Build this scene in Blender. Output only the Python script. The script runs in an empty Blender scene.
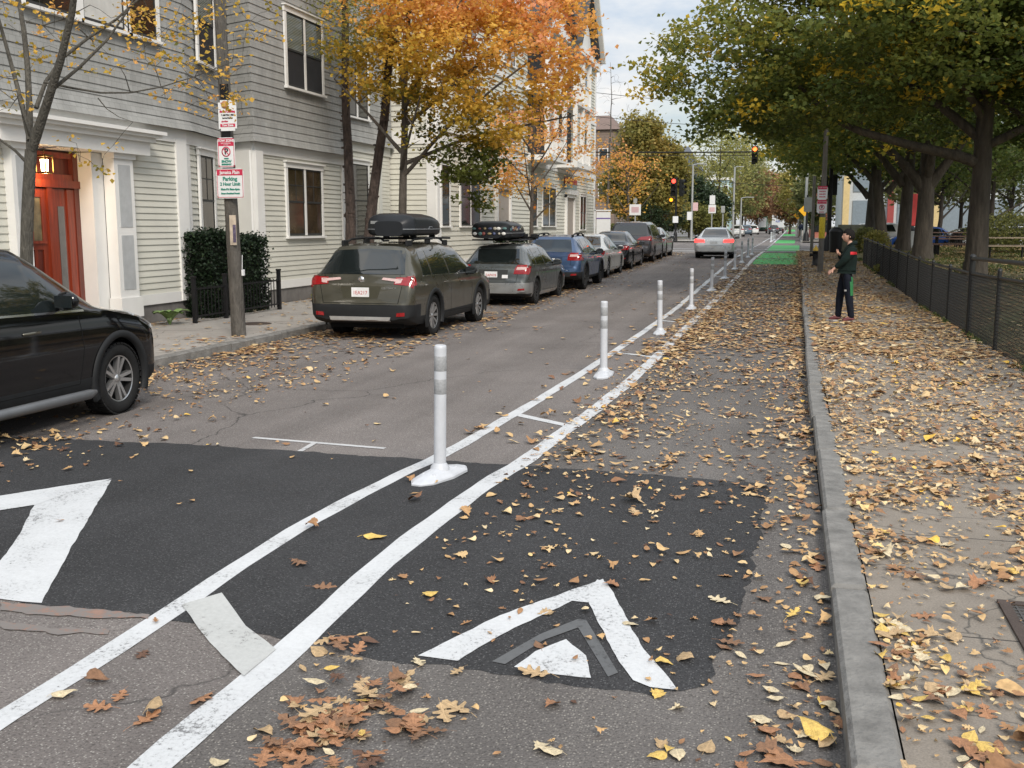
import bpy, bmesh, math, random
import numpy as np
from mathutils import Vector, Matrix
from mathutils.bvhtree import BVHTree
random.seed(7); RNG = np.random.default_rng(7)
R = math.radians
scene = bpy.context.scene
col = scene.collection
H = 1.88; FPX = 1040.0
TH = math.atan(158/FPX); PS = math.atan(277*math.cos(TH)/FPX)

# ------------------------------------------------------------------ layout
def gz(Y):
    return .38*min(1, max(0, (Y-24)/26.0))
def hump(Y):
    t = (Y-5.9)/1.95
    return .05*(1-t*t) if abs(t) < 1 else 0.0
def zr(x, y):
    return gz(y) + hump(y)
def ray(px, py):
    x = (px-512)/FPX; y = (384-py)/FPX
    fw = (-math.sin(PS)*math.cos(TH), math.cos(PS)*math.cos(TH), -math.sin(TH))
    r = (math.cos(PS), math.sin(PS), 0)
    u = (-math.sin(PS)*math.sin(TH), math.cos(PS)*math.sin(TH), math.cos(TH))
    return [fw[i]+x*r[i]+y*u[i] for i in range(3)]
def G(px, py, dz=0):
    d = ray(px, py); s = .5
    while s < 3000:
        if H+d[2]*s < gz(d[1]*s)+dz: break
        s *= 1.002
    return (d[0]*s, d[1]*s)
def PX(px, py, X):
    d = ray(px, py); t = X/d[0]; return (d[1]*t, H+d[2]*t)
def PY(px, py, Y):
    d = ray(px, py); t = Y/d[1]; return (d[0]*t, H+d[2]*t)

# ------------------------------------------------------------------ objects
def tag(o, label=None, cat=None, group=None, kind=None):
    if label: o['label'] = label
    if cat: o['category'] = cat
    if group: o['group'] = group
    if kind: o['kind'] = kind
    return o
def empty(name, loc=(0, 0, 0), rz=0, label=None, cat=None, group=None):
    o = bpy.data.objects.new(name, None); col.objects.link(o)
    o.location = loc; o.rotation_euler = (0, 0, rz)
    o.empty_display_size = .2
    return tag(o, label, cat, group)
def link(name, me, parent=None, mats=None):
    o = bpy.data.objects.new(name, me); col.objects.link(o)
    if mats:
        for m in (mats if isinstance(mats, (list, tuple)) else [mats]):
            me.materials.append(m)
    if parent: o.parent = parent
    return o
class MB:
    def __init__(s): s.v = []; s.f = []; s.m = []; s.sm = []
    def add(s, vs, fs, mi=0, smooth=False):
        b = len(s.v); s.v += [tuple(p) for p in vs]
        for f in fs:
            s.f.append([i+b for i in f]); s.m.append(mi); s.sm.append(smooth)
    def box(s, c, d, rz=0, mi=0, bev=0):
        x, y, z = [k/2 for k in d]; cs, sn = math.cos(rz), math.sin(rz)
        if bev:
            bm = bmesh.new(); bmesh.ops.create_cube(bm, size=1)
            for v in bm.verts: v.co = Vector((v.co.x*d[0], v.co.y*d[1], v.co.z*d[2]))
            bmesh.ops.bevel(bm, geom=list(bm.edges), offset=bev, segments=2, affect='EDGES', profile=.6)
            vs = [(c[0]+v.co.x*cs-v.co.y*sn, c[1]+v.co.x*sn+v.co.y*cs, c[2]+v.co.z) for v in bm.verts]
            bm.verts.index_update(); fs = [[v.index for v in f.verts] for f in bm.faces]
            bm.free(); s.add(vs, fs, mi, False); return s
        vs = []
        for dz in (-z, z):
            for dx, dy in ((-x, -y), (x, -y), (x, y), (-x, y)):
                vs.append((c[0]+dx*cs-dy*sn, c[1]+dx*sn+dy*cs, c[2]+dz))
        s.add(vs, [(3, 2, 1, 0), (4, 5, 6, 7), (0, 1, 5, 4), (1, 2, 6, 5), (2, 3, 7, 6), (3, 0, 4, 7)], mi); return s
    def b2(s, x0, x1, y0, y1, z0, z1, mi=0, bev=0):
        return s.box(((x0+x1)/2, (y0+y1)/2, (z0+z1)/2), (abs(x1-x0), abs(y1-y0), abs(z1-z0)), 0, mi, bev)
    def tube(s, pts, rad, n=8, mi=0, caps=True, smooth=True, closed=False):
        pts = [Vector(p) for p in pts]
        if not isinstance(rad, (list, tuple)): rad = [rad]*len(pts)
        vs = []; fs = []
        up = Vector((0, 0, 1)); k = len(pts); prev = None
        for i, p in enumerate(pts):
            a = pts[max(i-1, 0)] if not closed else pts[(i-1) % k]
            b = pts[min(i+1, k-1)] if not closed else pts[(i+1) % k]
            t = (b-a)
            if t.length < 1e-9: t = Vector((0, 0, 1))
            t.normalize()
            if prev is None:
                x = t.cross(up if abs(t.z) < .9 else Vector((1, 0, 0))).normalized()
            else:
                x = prev - t*prev.dot(t)
                if x.length < 1e-6: x = t.orthogonal()
                x.normalize()
            prev = x; y = t.cross(x)
            for j in range(n):
                an = 2*math.pi*j/n
                vs.append(p + (x*math.cos(an)+y*math.sin(an))*rad[i])
        for i in range(k if closed else k-1):
            for j in range(n):
                i2 = (i+1) % k
                fs.append((i*n+j, i*n+(j+1) % n, i2*n+(j+1) % n, i2*n+j))
        s.add(vs, fs, mi, smooth)
        if caps and not closed:
            s.add(vs[:n], [list(range(n))[::-1]], mi); s.add(vs[-n:], [list(range(n))], mi)
        return s
    def cyl(s, p0, p1, r0, r1=None, n=16, mi=0, smooth=True):
        return s.tube([p0, p1], [r0, r0 if r1 is None else r1], n, mi, True, smooth)
    def lathe(s, prof, c=(0, 0, 0), axis='z', n=24, mi=0, smooth=True):
        vs = []; fs = []
        for r, h in prof:
            for j in range(n):
                a = 2*math.pi*j/n; u, w = r*math.cos(a), r*math.sin(a)
                q = {'z': (u, w, h), 'x': (h, u, w), 'y': (w, h, u)}[axis]
                vs.append((c[0]+q[0], c[1]+q[1], c[2]+q[2]))
        k = len(prof)
        for i in range(k-1):
            for j in range(n):
                fs.append((i*n+j, i*n+(j+1) % n, (i+1)*n+(j+1) % n, (i+1)*n+j))
        s.add(vs, fs, mi, smooth); return s
    def prism(s, poly, origin, ux, uy, depth, mi=0):
        o = Vector(origin); ux = Vector(ux); uy = Vector(uy); nn = ux.cross(uy).normalized()
        n = len(poly)
        a = [o+ux*p[0]+uy*p[1] for p in poly]; b = [p+nn*depth for p in a]
        s.add(a+b, [list(range(n))[::-1], list(range(n, 2*n))]+[(i, (i+1) % n, n+(i+1) % n, n+i) for i in range(n)], mi)
        return s
    def build(s, name, mats, parent=None):
        me = bpy.data.meshes.new(name); me.from_pydata(s.v, [], s.f)
        me.polygons.foreach_set('material_index', s.m); me.polygons.foreach_set('use_smooth', s.sm)
        me.update()
        return link(name, me, parent, mats)
def smooth_angle(o, ang=40):
    me = o.data
    me.polygons.foreach_set('use_smooth', [True]*len(me.polygons))
    try: me.set_sharp_from_angle(angle=R(ang))
    except Exception: pass
def np_mesh(name, V, F, mat, parent=None, attr=None, smooth=False):
    """V (n,3), F (m,k) constant-size faces"""
    me = bpy.data.meshes.new(name); n, k = F.shape
    me.vertices.add(len(V)); me.vertices.foreach_set('co', np.asarray(V, dtype=np.float32).ravel())
    me.loops.add(n*k); me.loops.foreach_set('vertex_index', np.asarray(F, dtype=np.int32).ravel())
    me.polygons.add(n); me.polygons.foreach_set('loop_start', np.arange(0, n*k, k, dtype=np.int32))
    me.update(calc_edges=True)
    if attr is not None:
        a = me.attributes.new('tint', 'FLOAT', 'FACE'); a.data.foreach_set('value', np.asarray(attr, dtype=np.float32))
    if smooth: me.polygons.foreach_set('use_smooth', [True]*n)
    return link(name, me, parent, mat)
def copy_tree(o, parent=None):
    c = o.copy(); col.objects.link(c)
    if parent: c.parent = parent
    for ch in list(o.children): copy_tree(ch, c)
    return c
def text(s, size, loc, rot, mat, parent, name='lettering', align='CENTER', sx=1.0, ext=.0012, bold=0):
    cu = bpy.data.curves.new(name, 'FONT'); cu.body = s; cu.size = size; cu.align_x = align; cu.align_y = 'CENTER'
    cu.extrude = ext; cu.offset = bold; cu.resolution_u = 3
    o = bpy.data.objects.new(name, cu); col.objects.link(o); o.location = loc; o.rotation_euler = rot
    o.scale = (sx, 1, 1); bpy.context.view_layer.update()
    me = bpy.data.meshes.new_from_object(o.evaluated_get(bpy.context.evaluated_depsgraph_get())); bpy.data.objects.remove(o, do_unlink=True)
    me.name = name; me.materials.clear(); q = link(name, me, parent, mat); q.location = loc; q.rotation_euler = rot; q.scale = (sx, 1, 1)
    return q

# ------------------------------------------------------------------ materials
def newmat(name):
    m = bpy.data.materials.new(name); m.use_nodes = True
    nt = m.node_tree; b = nt.nodes['Principled BSDF']
    return m, nt, b
def nd(nt, t, **k):
    n = nt.nodes.new(t)
    for a, v in k.items():
        if a.startswith('i_'): n.inputs[a[2:].replace('_', ' ')].default_value = v
        else: setattr(n, a, v)
    return n
def ramp(nt, stops, interp='LINEAR'):
    r = nt.nodes.new('ShaderNodeValToRGB'); r.color_ramp.interpolation = interp
    e = r.color_ramp.elements
    while len(e) < len(stops): e.new(.5)
    for i, (p, c) in enumerate(stops):
        e[i].position = p; e[i].color = (*c, 1) if len(c) == 3 else c
    return r
def coords(nt, scale=(1, 1, 1), kind='Object'):
    t = nt.nodes.new('ShaderNodeTexCoord'); mp = nt.nodes.new('ShaderNodeMapping'); mp.inputs['Scale'].default_value = scale
    nt.links.new(t.outputs[kind], mp.inputs[0]); return mp.outputs[0]
def mul(c, k): return tuple(min(1, x*k) for x in c)
MATS = {}
def simple(name, c, rough=.6, metal=0, var=.12, scale=6, bump=.0, bscale=60, stretch=(1, 1, 1), coat=0, spec=None):
    if name in MATS: return MATS[name]
    m, nt, b = newmat(name); L = nt.links.new
    co = coords(nt, stretch)
    n = nd(nt, 'ShaderNodeTexNoise', i_Scale=scale, i_Detail=6, i_Roughness=.6); L(co, n.inputs['Vector'])
    r = ramp(nt, [(.25, mul(c, 1-var)), (.75, mul(c, 1+var))]); L(n.outputs['Fac'], r.inputs[0])
    L(r.outputs[0], b.inputs['Base Color'])
    b.inputs['Roughness'].default_value = rough; b.inputs['Metallic'].default_value = metal
    if coat: b.inputs['Coat Weight'].default_value = coat; b.inputs['Coat Roughness'].default_value = .04
    if spec is None and max(c) < .06 and not coat and not metal: spec = .22
    if spec is not None: b.inputs['Specular IOR Level'].default_value = spec
    if bump:
        n2 = nd(nt, 'ShaderNodeTexNoise', i_Scale=bscale, i_Detail=4); L(co, n2.inputs['Vector'])
        bp = nd(nt, 'ShaderNodeBump', i_Strength=bump, i_Distance=.01); L(n2.outputs['Fac'], bp.inputs['Height']); L(bp.outputs[0], b.inputs['Normal'])
    MATS[name] = m; return m
def emit(name, c, s):
    if name in MATS: return MATS[name]
    m, nt, b = newmat(name); b.inputs['Base Color'].default_value = (*c, 1)
    b.inputs['Emission Color'].default_value = (*c, 1); b.inputs['Emission Strength'].default_value = s
    MATS[name] = m; return m
def asphalt(name, dark, light, speck, crack=.5, patchvar=.18, tintcol=None):
    m, nt, b = newmat(name); L = nt.links.new
    co = coords(nt)
    big = nd(nt, 'ShaderNodeTexNoise', i_Scale=.45, i_Detail=8, i_Roughness=.65); L(co, big.inputs['Vector'])
    fine = nd(nt, 'ShaderNodeTexNoise', i_Scale=75, i_Detail=3, i_Roughness=.7); L(co, fine.inputs['Vector'])
    vor = nd(nt, 'ShaderNodeTexVoronoi', i_Scale=95); L(co, vor.inputs['Vector'])
    r1 = ramp(nt, [(.3, dark), (.7, light)]); L(big.outputs['Fac'], r1.inputs[0])
    r2 = ramp(nt, [(.34, (.32, .32, .32)), (.48, (.85, .85, .85)), (.7, (1.0, 1.0, 1.0))]); L(fine.outputs['Fac'], r2.inputs[0])
    mx = nd(nt, 'ShaderNodeMixRGB', blend_type='MULTIPLY'); mx.inputs[0].default_value = .8
    L(r1.outputs[0], mx.inputs[1]); L(r2.outputs[0], mx.inputs[2])
    # pale stone chips
    sep = nd(nt, 'ShaderNodeSeparateColor'); L(vor.outputs['Color'], sep.inputs[0])
    r3 = ramp(nt, [(.62, (0, 0, 0)), (.85, (1, 1, 1))]); L(sep.outputs[0], r3.inputs[0])
    d3 = ramp(nt, [(.25, (1, 1, 1)), (.5, (0, 0, 0))]); L(vor.outputs['Distance'], d3.inputs[0])
    mm = nd(nt, 'ShaderNodeMath', operation='MULTIPLY'); L(r3.outputs[0], mm.inputs[0]); L(d3.outputs[0], mm.inputs[1])
    mm2 = nd(nt, 'ShaderNodeMath', operation='MULTIPLY'); mm2.inputs[1].default_value = .85; L(mm.outputs[0], mm2.inputs[0])
    mx2 = nd(nt, 'ShaderNodeMixRGB'); L(mm2.outputs[0], mx2.inputs[0]); L(mx.outputs[0], mx2.inputs[1]); mx2.inputs[2].default_value = (*speck, 1)
    out = mx2.outputs[0]
    if crack:
        wn = nd(nt, 'ShaderNodeTexNoise', i_Scale=1.6, i_Detail=5); L(co, wn.inputs['Vector'])
        ad = nd(nt, 'ShaderNodeMixRGB', blend_type='ADD'); ad.inputs[0].default_value = .55; L(co, ad.inputs[1]); L(wn.outputs['Color'], ad.inputs[2])
        cv = nd(nt, 'ShaderNodeTexVoronoi', feature='DISTANCE_TO_EDGE', i_Scale=.34); L(ad.outputs[0], cv.inputs['Vector'])
        cr = ramp(nt, [(.0, (1, 1, 1)), (.0045, (0, 0, 0))]); L(cv.outputs['Distance'], cr.inputs[0])
        mk = nd(nt, 'ShaderNodeTexNoise', i_Scale=.3, i_Detail=2); L(co, mk.inputs['Vector'])
        mr = ramp(nt, [(.48, (0, 0, 0)), (.56, (crack, crack, crack))]); L(mk.outputs['Fac'], mr.inputs[0])
        cm = nd(nt, 'ShaderNodeMath', operation='MULTIPLY'); L(cr.outputs[0], cm.inputs[0]); L(mr.outputs[0], cm.inputs[1])
        mx3 = nd(nt, 'ShaderNodeMixRGB'); L(cm.outputs[0], mx3.inputs[0]); L(out, mx3.inputs[1]); mx3.inputs[2].default_value = (.02, .02, .02, 1)
        out = mx3.outputs[0]
    # long tyre-worn streaks along the road
    sc = coords(nt, (1.1, .05, 1)); st = nd(nt, 'ShaderNodeTexNoise', i_Scale=1.4, i_Detail=4); L(sc, st.inputs['Vector'])
    sr = ramp(nt, [(.3, (1-patchvar,)*3), (.7, (1+patchvar,)*3)]); L(st.outputs['Fac'], sr.inputs[0])
    mx4 = nd(nt, 'ShaderNodeMixRGB', blend_type='MULTIPLY'); mx4.inputs[0].default_value = 1; L(out, mx4.inputs[1]); L(sr.outputs[0], mx4.inputs[2])
    L(mx4.outputs[0], b.inputs['Base Color'])
    b.inputs['Roughness'].default_value = .9; b.inputs['Specular IOR Level'].default_value = .25
    bp = nd(nt, 'ShaderNodeBump', i_Strength=.7, i_Distance=.006); L(vor.outputs['Distance'], bp.inputs['Height']); L(bp.outputs[0], b.inputs['Normal'])
    return m
def paint(name, c, wear=.45, under=(.1, .1, .1), scale=26):
    m, nt, b = newmat(name); L = nt.links.new; co = coords(nt)
    n = nd(nt, 'ShaderNodeTexNoise', i_Scale=scale, i_Detail=8, i_Roughness=.8); L(co, n.inputs['Vector'])
    n2 = nd(nt, 'ShaderNodeTexNoise', i_Scale=2.5, i_Detail=4); L(co, n2.inputs['Vector'])
    mt = nd(nt, 'ShaderNodeMath', operation='ADD'); L(n.outputs['Fac'], mt.inputs[0])
    m3 = nd(nt, 'ShaderNodeMath', operation='MULTIPLY'); m3.inputs[1].default_value = .6; L(n2.outputs['Fac'], m3.inputs[0]); L(m3.outputs[0], mt.inputs[1])
    r = ramp(nt, [(wear, under), (wear+.07, mul(c, .86)), (wear+.3, c)]); L(mt.outputs[0], r.inputs[0])
    L(r.outputs[0], b.inputs['Base Color']); b.inputs['Roughness'].default_value = .75
    bp = nd(nt, 'ShaderNodeBump', i_Strength=.35, i_Distance=.004); L(n.outputs['Fac'], bp.inputs['Height']); L(bp.outputs[0], b.inputs['Normal'])
    return m
def leafmat(name, stops, transl=.35, rough=.55, objrand=False):
    m, nt, b = newmat(name); L = nt.links.new
    if objrand:
        a = nd(nt, 'ShaderNodeObjectInfo'); fac = a.outputs['Random']
    else:
        a = nd(nt, 'ShaderNodeAttribute', attribute_name='tint'); fac = a.outputs['Fac']
    r = ramp(nt, stops); L(fac, r.inputs[0])
    co = coords(nt); n = nd(nt, 'ShaderNodeTexNoise', i_Scale=40, i_Detail=3); L(co, n.inputs['Vector'])
    v = ramp(nt, [(.3, (.75, .75, .75)), (.7, (1.2, 1.2, 1.2))]); L(n.outputs['Fac'], v.inputs[0])
    mx = nd(nt, 'ShaderNodeMixRGB', blend_type='MULTIPLY'); mx.inputs[0].default_value = 1; L(r.outputs[0], mx.inputs[1]); L(v.outputs[0], mx.inputs[2])
    L(mx.outputs[0], b.inputs['Base Color']); b.inputs['Roughness'].default_value = rough; b.inputs['Specular IOR Level'].default_value = .3
    if transl:
        t = nd(nt, 'ShaderNodeBsdfTranslucent'); L(mx.outputs[0], t.inputs['Color'])
        ms = nd(nt, 'ShaderNodeMixShader'); ms.inputs[0].default_value = transl
        L(b.outputs[0], ms.inputs[1]); L(t.outputs[0], ms.inputs[2])
        L(ms.outputs[0], nt.nodes['Material Output'].inputs['Surface'])
    return m
def bark(name, a, c, scale=9):
    m, nt, b = newmat(name); L = nt.links.new; co = coords(nt, (1, 1, .22))
    n = nd(nt, 'ShaderNodeTexNoise', i_Scale=scale, i_Detail=8, i_Roughness=.7); L(co, n.inputs['Vector'])
    v = nd(nt, 'ShaderNodeTexVoronoi', feature='DISTANCE_TO_EDGE', i_Scale=scale*2.2); L(co, v.inputs['Vector'])
    r = ramp(nt, [(.3, a), (.7, c)]); L(n.outputs['Fac'], r.inputs[0]); L(r.outputs[0], b.inputs['Base Color'])
    ad = nd(nt, 'ShaderNodeMath', operation='ADD'); L(n.outputs['Fac'], ad.inputs[0]); L(v.outputs['Distance'], ad.inputs[1])
    bp = nd(nt, 'ShaderNodeBump', i_Strength=1, i_Distance=.03); L(ad.outputs[0], bp.inputs['Height']); L(bp.outputs[0], b.inputs['Normal'])
    b.inputs['Roughness'].default_value = .9; return m
def concrete(name, a, c, joints=None):
    m, nt, b = newmat(name); L = nt.links.new; co = coords(nt)
    n = nd(nt, 'ShaderNodeTexNoise', i_Scale=1.3, i_Detail=9, i_Roughness=.7); L(co, n.inputs['Vector'])
    f = nd(nt, 'ShaderNodeTexNoise', i_Scale=120, i_Detail=2); L(co, f.inputs['Vector'])
    r = ramp(nt, [(.3, a), (.7, c)]); L(n.outputs['Fac'], r.inputs[0])
    fr = ramp(nt, [(.3, (.8, .8, .8)), (.7, (1.1, 1.1, 1.1))]); L(f.outputs['Fac'], fr.inputs[0])
    mx = nd(nt, 'ShaderNodeMixRGB', blend_type='MULTIPLY'); mx.inputs[0].default_value = 1; L(r.outputs[0], mx.inputs[1]); L(fr.outputs[0], mx.inputs[2])
    out = mx.outputs[0]
    if joints:
        # transverse joints and a few wandering cracks
        sx = nd(nt, 'ShaderNodeSeparateXYZ'); L(co, sx.inputs[0])
        dv = nd(nt, 'ShaderNodeMath', operation='DIVIDE'); dv.inputs[1].default_value = joints; L(sx.outputs['Y'], dv.inputs[0])
        fc = nd(nt, 'ShaderNodeMath', operation='FRACT'); L(dv.outputs[0], fc.inputs[0])
        jr = ramp(nt, [(0, (1, 1, 1)), (.008/joints*1.5, (0, 0, 0))], 'CONSTANT'); L(fc.outputs[0], jr.inputs[0])
        mx2 = nd(nt, 'ShaderNodeMixRGB'); L(jr.outputs[0], mx2.inputs[0]); L(out, mx2.inputs[1]); mx2.inputs[2].default_value = (.04, .035, .03, 1)
        wn = nd(nt, 'ShaderNodeTexNoise', i_Scale=2.5, i_Detail=5); L(co, wn.inputs['Vector'])
        ad = nd(nt, 'ShaderNodeMixRGB', blend_type='ADD'); ad.inputs[0].default_value = .4; L(co, ad.inputs[1]); L(wn.outputs['Color'], ad.inputs[2])
        cv = nd(nt, 'ShaderNodeTexVoronoi', feature='DISTANCE_TO_EDGE', i_Scale=.7); L(ad.outputs[0], cv.inputs['Vector'])
        cr = ramp(nt, [(.0, (.8, .8, .8)), (.006, (0, 0, 0))]); L(cv.outputs['Distance'], cr.inputs[0])
        mx3 = nd(nt, 'ShaderNodeMixRGB'); L(cr.outputs[0], mx3.inputs[0]); L(mx2.outputs[0], mx3.inputs[1]); mx3.inputs[2].default_value = (.03, .03, .028, 1)
        out = mx3.outputs[0]
    L(out, b.inputs['Base Color']); b.inputs['Roughness'].default_value = .88
    bp = nd(nt, 'ShaderNodeBump', i_Strength=.4, i_Distance=.006); L(f.outputs['Fac'], bp.inputs['Height']); L(bp.outputs[0], b.inputs['Normal'])
    return m

M_road = asphalt('road_asphalt', (.146, .129, .120), (.216, .193, .181), (.34, .32, .29), .8)
M_bike = asphalt('bike_lane_asphalt', (.105, .096, .09), (.163, .15, .14), (.28, .26, .23), .22)
M_hump = asphalt('fresh_asphalt', (.030, .030, .031), (.052, .052, .054), (.11, .11, .11), 0, .15)
M_rwalk = concrete('worn_sidewalk', (.175, .15, .122), (.26, .225, .185), 1.55)
M_lwalk = concrete('pale_sidewalk', (.27, .25, .225), (.38, .355, .32), 1.6)
M_white = paint('white_road_paint', (.56, .57, .575), .645, (.16, .16, .16), 46)
M_oldwhite = paint('worn_road_paint', (.5, .5, .5), .62, (.13, .125, .12))
M_greyseal = paint('grey_sealed_paint', (.45, .455, .44), .63, (.13, .125, .12), 36)
M_green = paint('green_road_paint', (.05, .36, .08), .62, (.08, .14, .06))
M_orange = paint('orange_survey_paint', (.27, .165, .125), .84, (.175, .157, .145), 14)
M_curb = simple('granite_kerb', (.175, .168, .155), .85, 0, .42, 7, 1.0, 45)
M_dirt = simple('dirt', (.07, .055, .04), .95, 0, .3, 4, .5, 60)

# ------------------------------------------------------------------ sheets on the ground
def cut_poly(poly, sp, sx=None):
    """2D polygon -> bmesh cut by a grid"""
    bm = bmesh.new(); vs = [bm.verts.new((p[0], p[1], 0)) for p in poly]; bm.faces.new(vs)
    x0, x1 = min(p[0] for p in poly), max(p[0] for p in poly); y0, y1 = min(p[1] for p in poly), max(p[1] for p in poly)
    def cuts(a, b, s, ax):
        k = math.ceil(a/s+1e-6)
        while k*s < b-1e-6:
            no = (1, 0, 0) if ax == 0 else (0, 1, 0); co = (k*s, 0, 0) if ax == 0 else (0, k*s, 0)
            bmesh.ops.bisect_plane(bm, geom=bm.verts[:]+bm.edges[:]+bm.faces[:], plane_co=co, plane_no=no, dist=1e-6)
            k += 1
    cuts(y0, y1, sp, 1)
    if sx: cuts(x0, x1, sx, 0)
    return bm
def rough_poly(poly, step=.06, amp=.012, seed=1):
    rnd = random.Random(seed); out = []
    for a, b in zip(poly, poly[1:]+poly[:1]):
        L = math.hypot(b[0]-a[0], b[1]-a[1]); k = max(1, int(L/step)); nx, ny = (b[1]-a[1])/(L+1e-9), -(b[0]-a[0])/(L+1e-9); w = 0
        for i in range(k):
            w = .7*w+rnd.uniform(-1, 1)*amp; q = w*min(1, i, (k-i))
            out.append((a[0]+(b[0]-a[0])*i/k+nx*q, a[1]+(b[1]-a[1])*i/k+ny*q))
    return out
def sheet(name, poly, off, mat, sp=.35, parent=None, kind='structure', zf=zr, rough=None):
    if rough: poly = rough_poly(poly, *rough)
    bm = cut_poly(poly, sp)
    for v in bm.verts: v.co.z = zf(v.co.x, v.co.y)+off
    bmesh.ops.recalc_face_normals(bm, faces=bm.faces)
    for f in bm.faces:
        if f.normal.z < 0: f.normal_flip()
    me = bpy.data.meshes.new(name); bm.to_mesh(me); bm.free()
    o = link(name, me, parent, mat)
    if kind: o['kind'] = kind
    return o
def interp(tab, y):
    if y <= tab[0][0]: return tab[0][1]
    for (a, b), (c, d) in zip(tab, tab[1:]):
        if y <= c: return b+(d-b)*(y-a)/(c-a)
    return tab[-1][1]
def ywalk(y0, y1):
    ys = [y0]
    while ys[-1] < y1:
        y = ys[-1]; ys.append(min(y1, y+(.22 if y < 12 else .6 if y < 30 else 2 if y < 120 else 20)))
    return ys
def strip(name, fa, fb, y0, y1, off, mat, kind='structure', zf=zr, parent=None, n=1):
    mb = MB(); ys = ywalk(y0, y1); vs = []
    for y in ys:
        a, b = fa(y), fb(y)
        for i in range(n+1):
            x = a+(b-a)*i/n; vs.append((x, y, zf(x, y)+off))
    w = n+1
    mb.add(vs, [(i*w+j, i*w+j+1, (i+1)*w+j+1, (i+1)*w+j) for i in range(len(ys)-1) for j in range(n)])
    o = mb.build(name, mat, parent)
    if kind: o['kind'] = kind
    return o
CURB = [(-5, .27), (13, .28), (25, .37), (79, .9), (126, 1.28), (400, 3)]
def cx(y): return interp(CURB, y)
LCX = -8.1
gflat = lambda x, y: gz(y)
mb = MB(); ys = [-30, 0, 24, 50, 100, 300, 3000]; xs = [-2500, -100, -30, 30, 100, 2500]
mb.add([(x, y, gz(y)-.06) for y in ys for x in xs], [(i*6+j, i*6+j+1, (i+1)*6+j+1, (i+1)*6+j) for i in range(6) for j in range(5)])
tag(mb.build('ground', simple('ground_soil', (.09, .085, .05), .95, 0, .3, .6, .5, 20)), kind='structure')
YI0, YI1 = 63.0, 98.0
RLB = lambda y: interp([(-5, -2.09), (5.4, -2.1), (8.6, -1.97), (11, -1.84), (22, -1.78), (71, -1.36), (400, -.7)], y)
strip('road', lambda y: LCX, RLB, -6, 420, 0, M_road, n=3)
strip('bike_lane', RLB, cx, -6, 420, .0, M_bike, n=2)
strip('side_street', lambda y: -90, lambda y: -8.1, YI0, YI1, 0, M_road)
strip('side_street', cx, lambda y: 90, YI0, YI1, 0, M_road)
# kerbs: granite blocks of uneven length, one run either side
def kerb(fx, w, y0, y1, name, side):
    mb = MB(); y = y0; rnd = random.Random(3)
    while y < y1:
        ln = rnd.uniform(1.2, 2.1) if y < 40 else 6
        ye = min(y1, y+ln); j = rnd.uniform(-.008, .008); hz = .13+rnd.uniform(-.010, .010)
        for (a, b) in ((y+.016, ye-.016),):
            x0, x1 = fx(a)+j, fx(b)+j+rnd.uniform(-.006, .006)
            za, zb = gz(a), gz(b); o = .018
            vs = [(x0, a, za-.2), (x0+w, a, za-.2), (x1+w, b, zb-.2), (x1, b, zb-.2),
                  (x0, a, za+hz-o), (x0+w, a, za+hz-o), (x1+w, b, zb+hz-o), (x1, b, zb+hz-o),
                  (x0+o, a+o, za+hz), (x0+w-o, a+o, za+hz), (x1+w-o, b-o, zb+hz), (x1+o, b-o, zb+hz)]
            mb.add(vs, [(0, 1, 5, 4), (1, 2, 6, 5), (2, 3, 7, 6), (3, 0, 4, 7), (4, 5, 9, 8), (5, 6, 10, 9), (6, 7, 11, 10), (7, 4, 8, 11), (8, 9, 10, 11)])
        y = ye
    return tag(mb.build(name, M_curb), kind='structure')
M_joint = simple('kerb_joint_grit', (.035, .03, .025), .95)
strip('kerb_bed', lambda y: cx(y)+.012, lambda y: cx(y)+.165, -5, YI0-2, .112, M_joint, zf=lambda x, y: gz(y))
strip('kerb_bed', lambda y: LCX-.165, lambda y: LCX-.012, -5, YI0-1, .112, M_joint, zf=lambda x, y: gz(y))
kerb(lambda y: cx(y), .17, -5, YI0-2, 'kerb', 1)
kerb(lambda y: cx(y), .17, YI1, 400, 'kerb', 1)
kerb(lambda y: LCX-.17, .17, -5, YI0-1, 'kerb', -1)
kerb(lambda y: LCX-.17, .17, YI1, 400, 'kerb', -1)
strip('sidewalk', lambda y: cx(y)+.17, lambda y: 3.0, -5, YI0-2, .118, M_rwalk, zf=gflat, n=4)
strip('sidewalk', lambda y: cx(y)+.17, lambda y: 6.5, YI1, 400, .118, M_rwalk, zf=gflat)
strip('sidewalk', lambda y: -11.25, lambda y: LCX-.17, -5, YI0-1, .118, M_lwalk, zf=gflat, n=4)
strip('sidewalk', lambda y: -12, lambda y: LCX-.17, YI1, 400, .118, M_lwalk, zf=gflat)
strip('planting_bed', lambda y: -14.5, lambda y: -11.25, -5, YI0-1, .10, M_dirt, zf=gflat)
sheet('sidewalk_corner', [(cx(60)+.17, YI0-2.6), (3.2, YI0-2.6), (3.2, YI0-1), (cx(60)+.17, YI0-1)], .124, simple('pale_ramp', (.45, .45, .43)), 5, zf=gflat)

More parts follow.
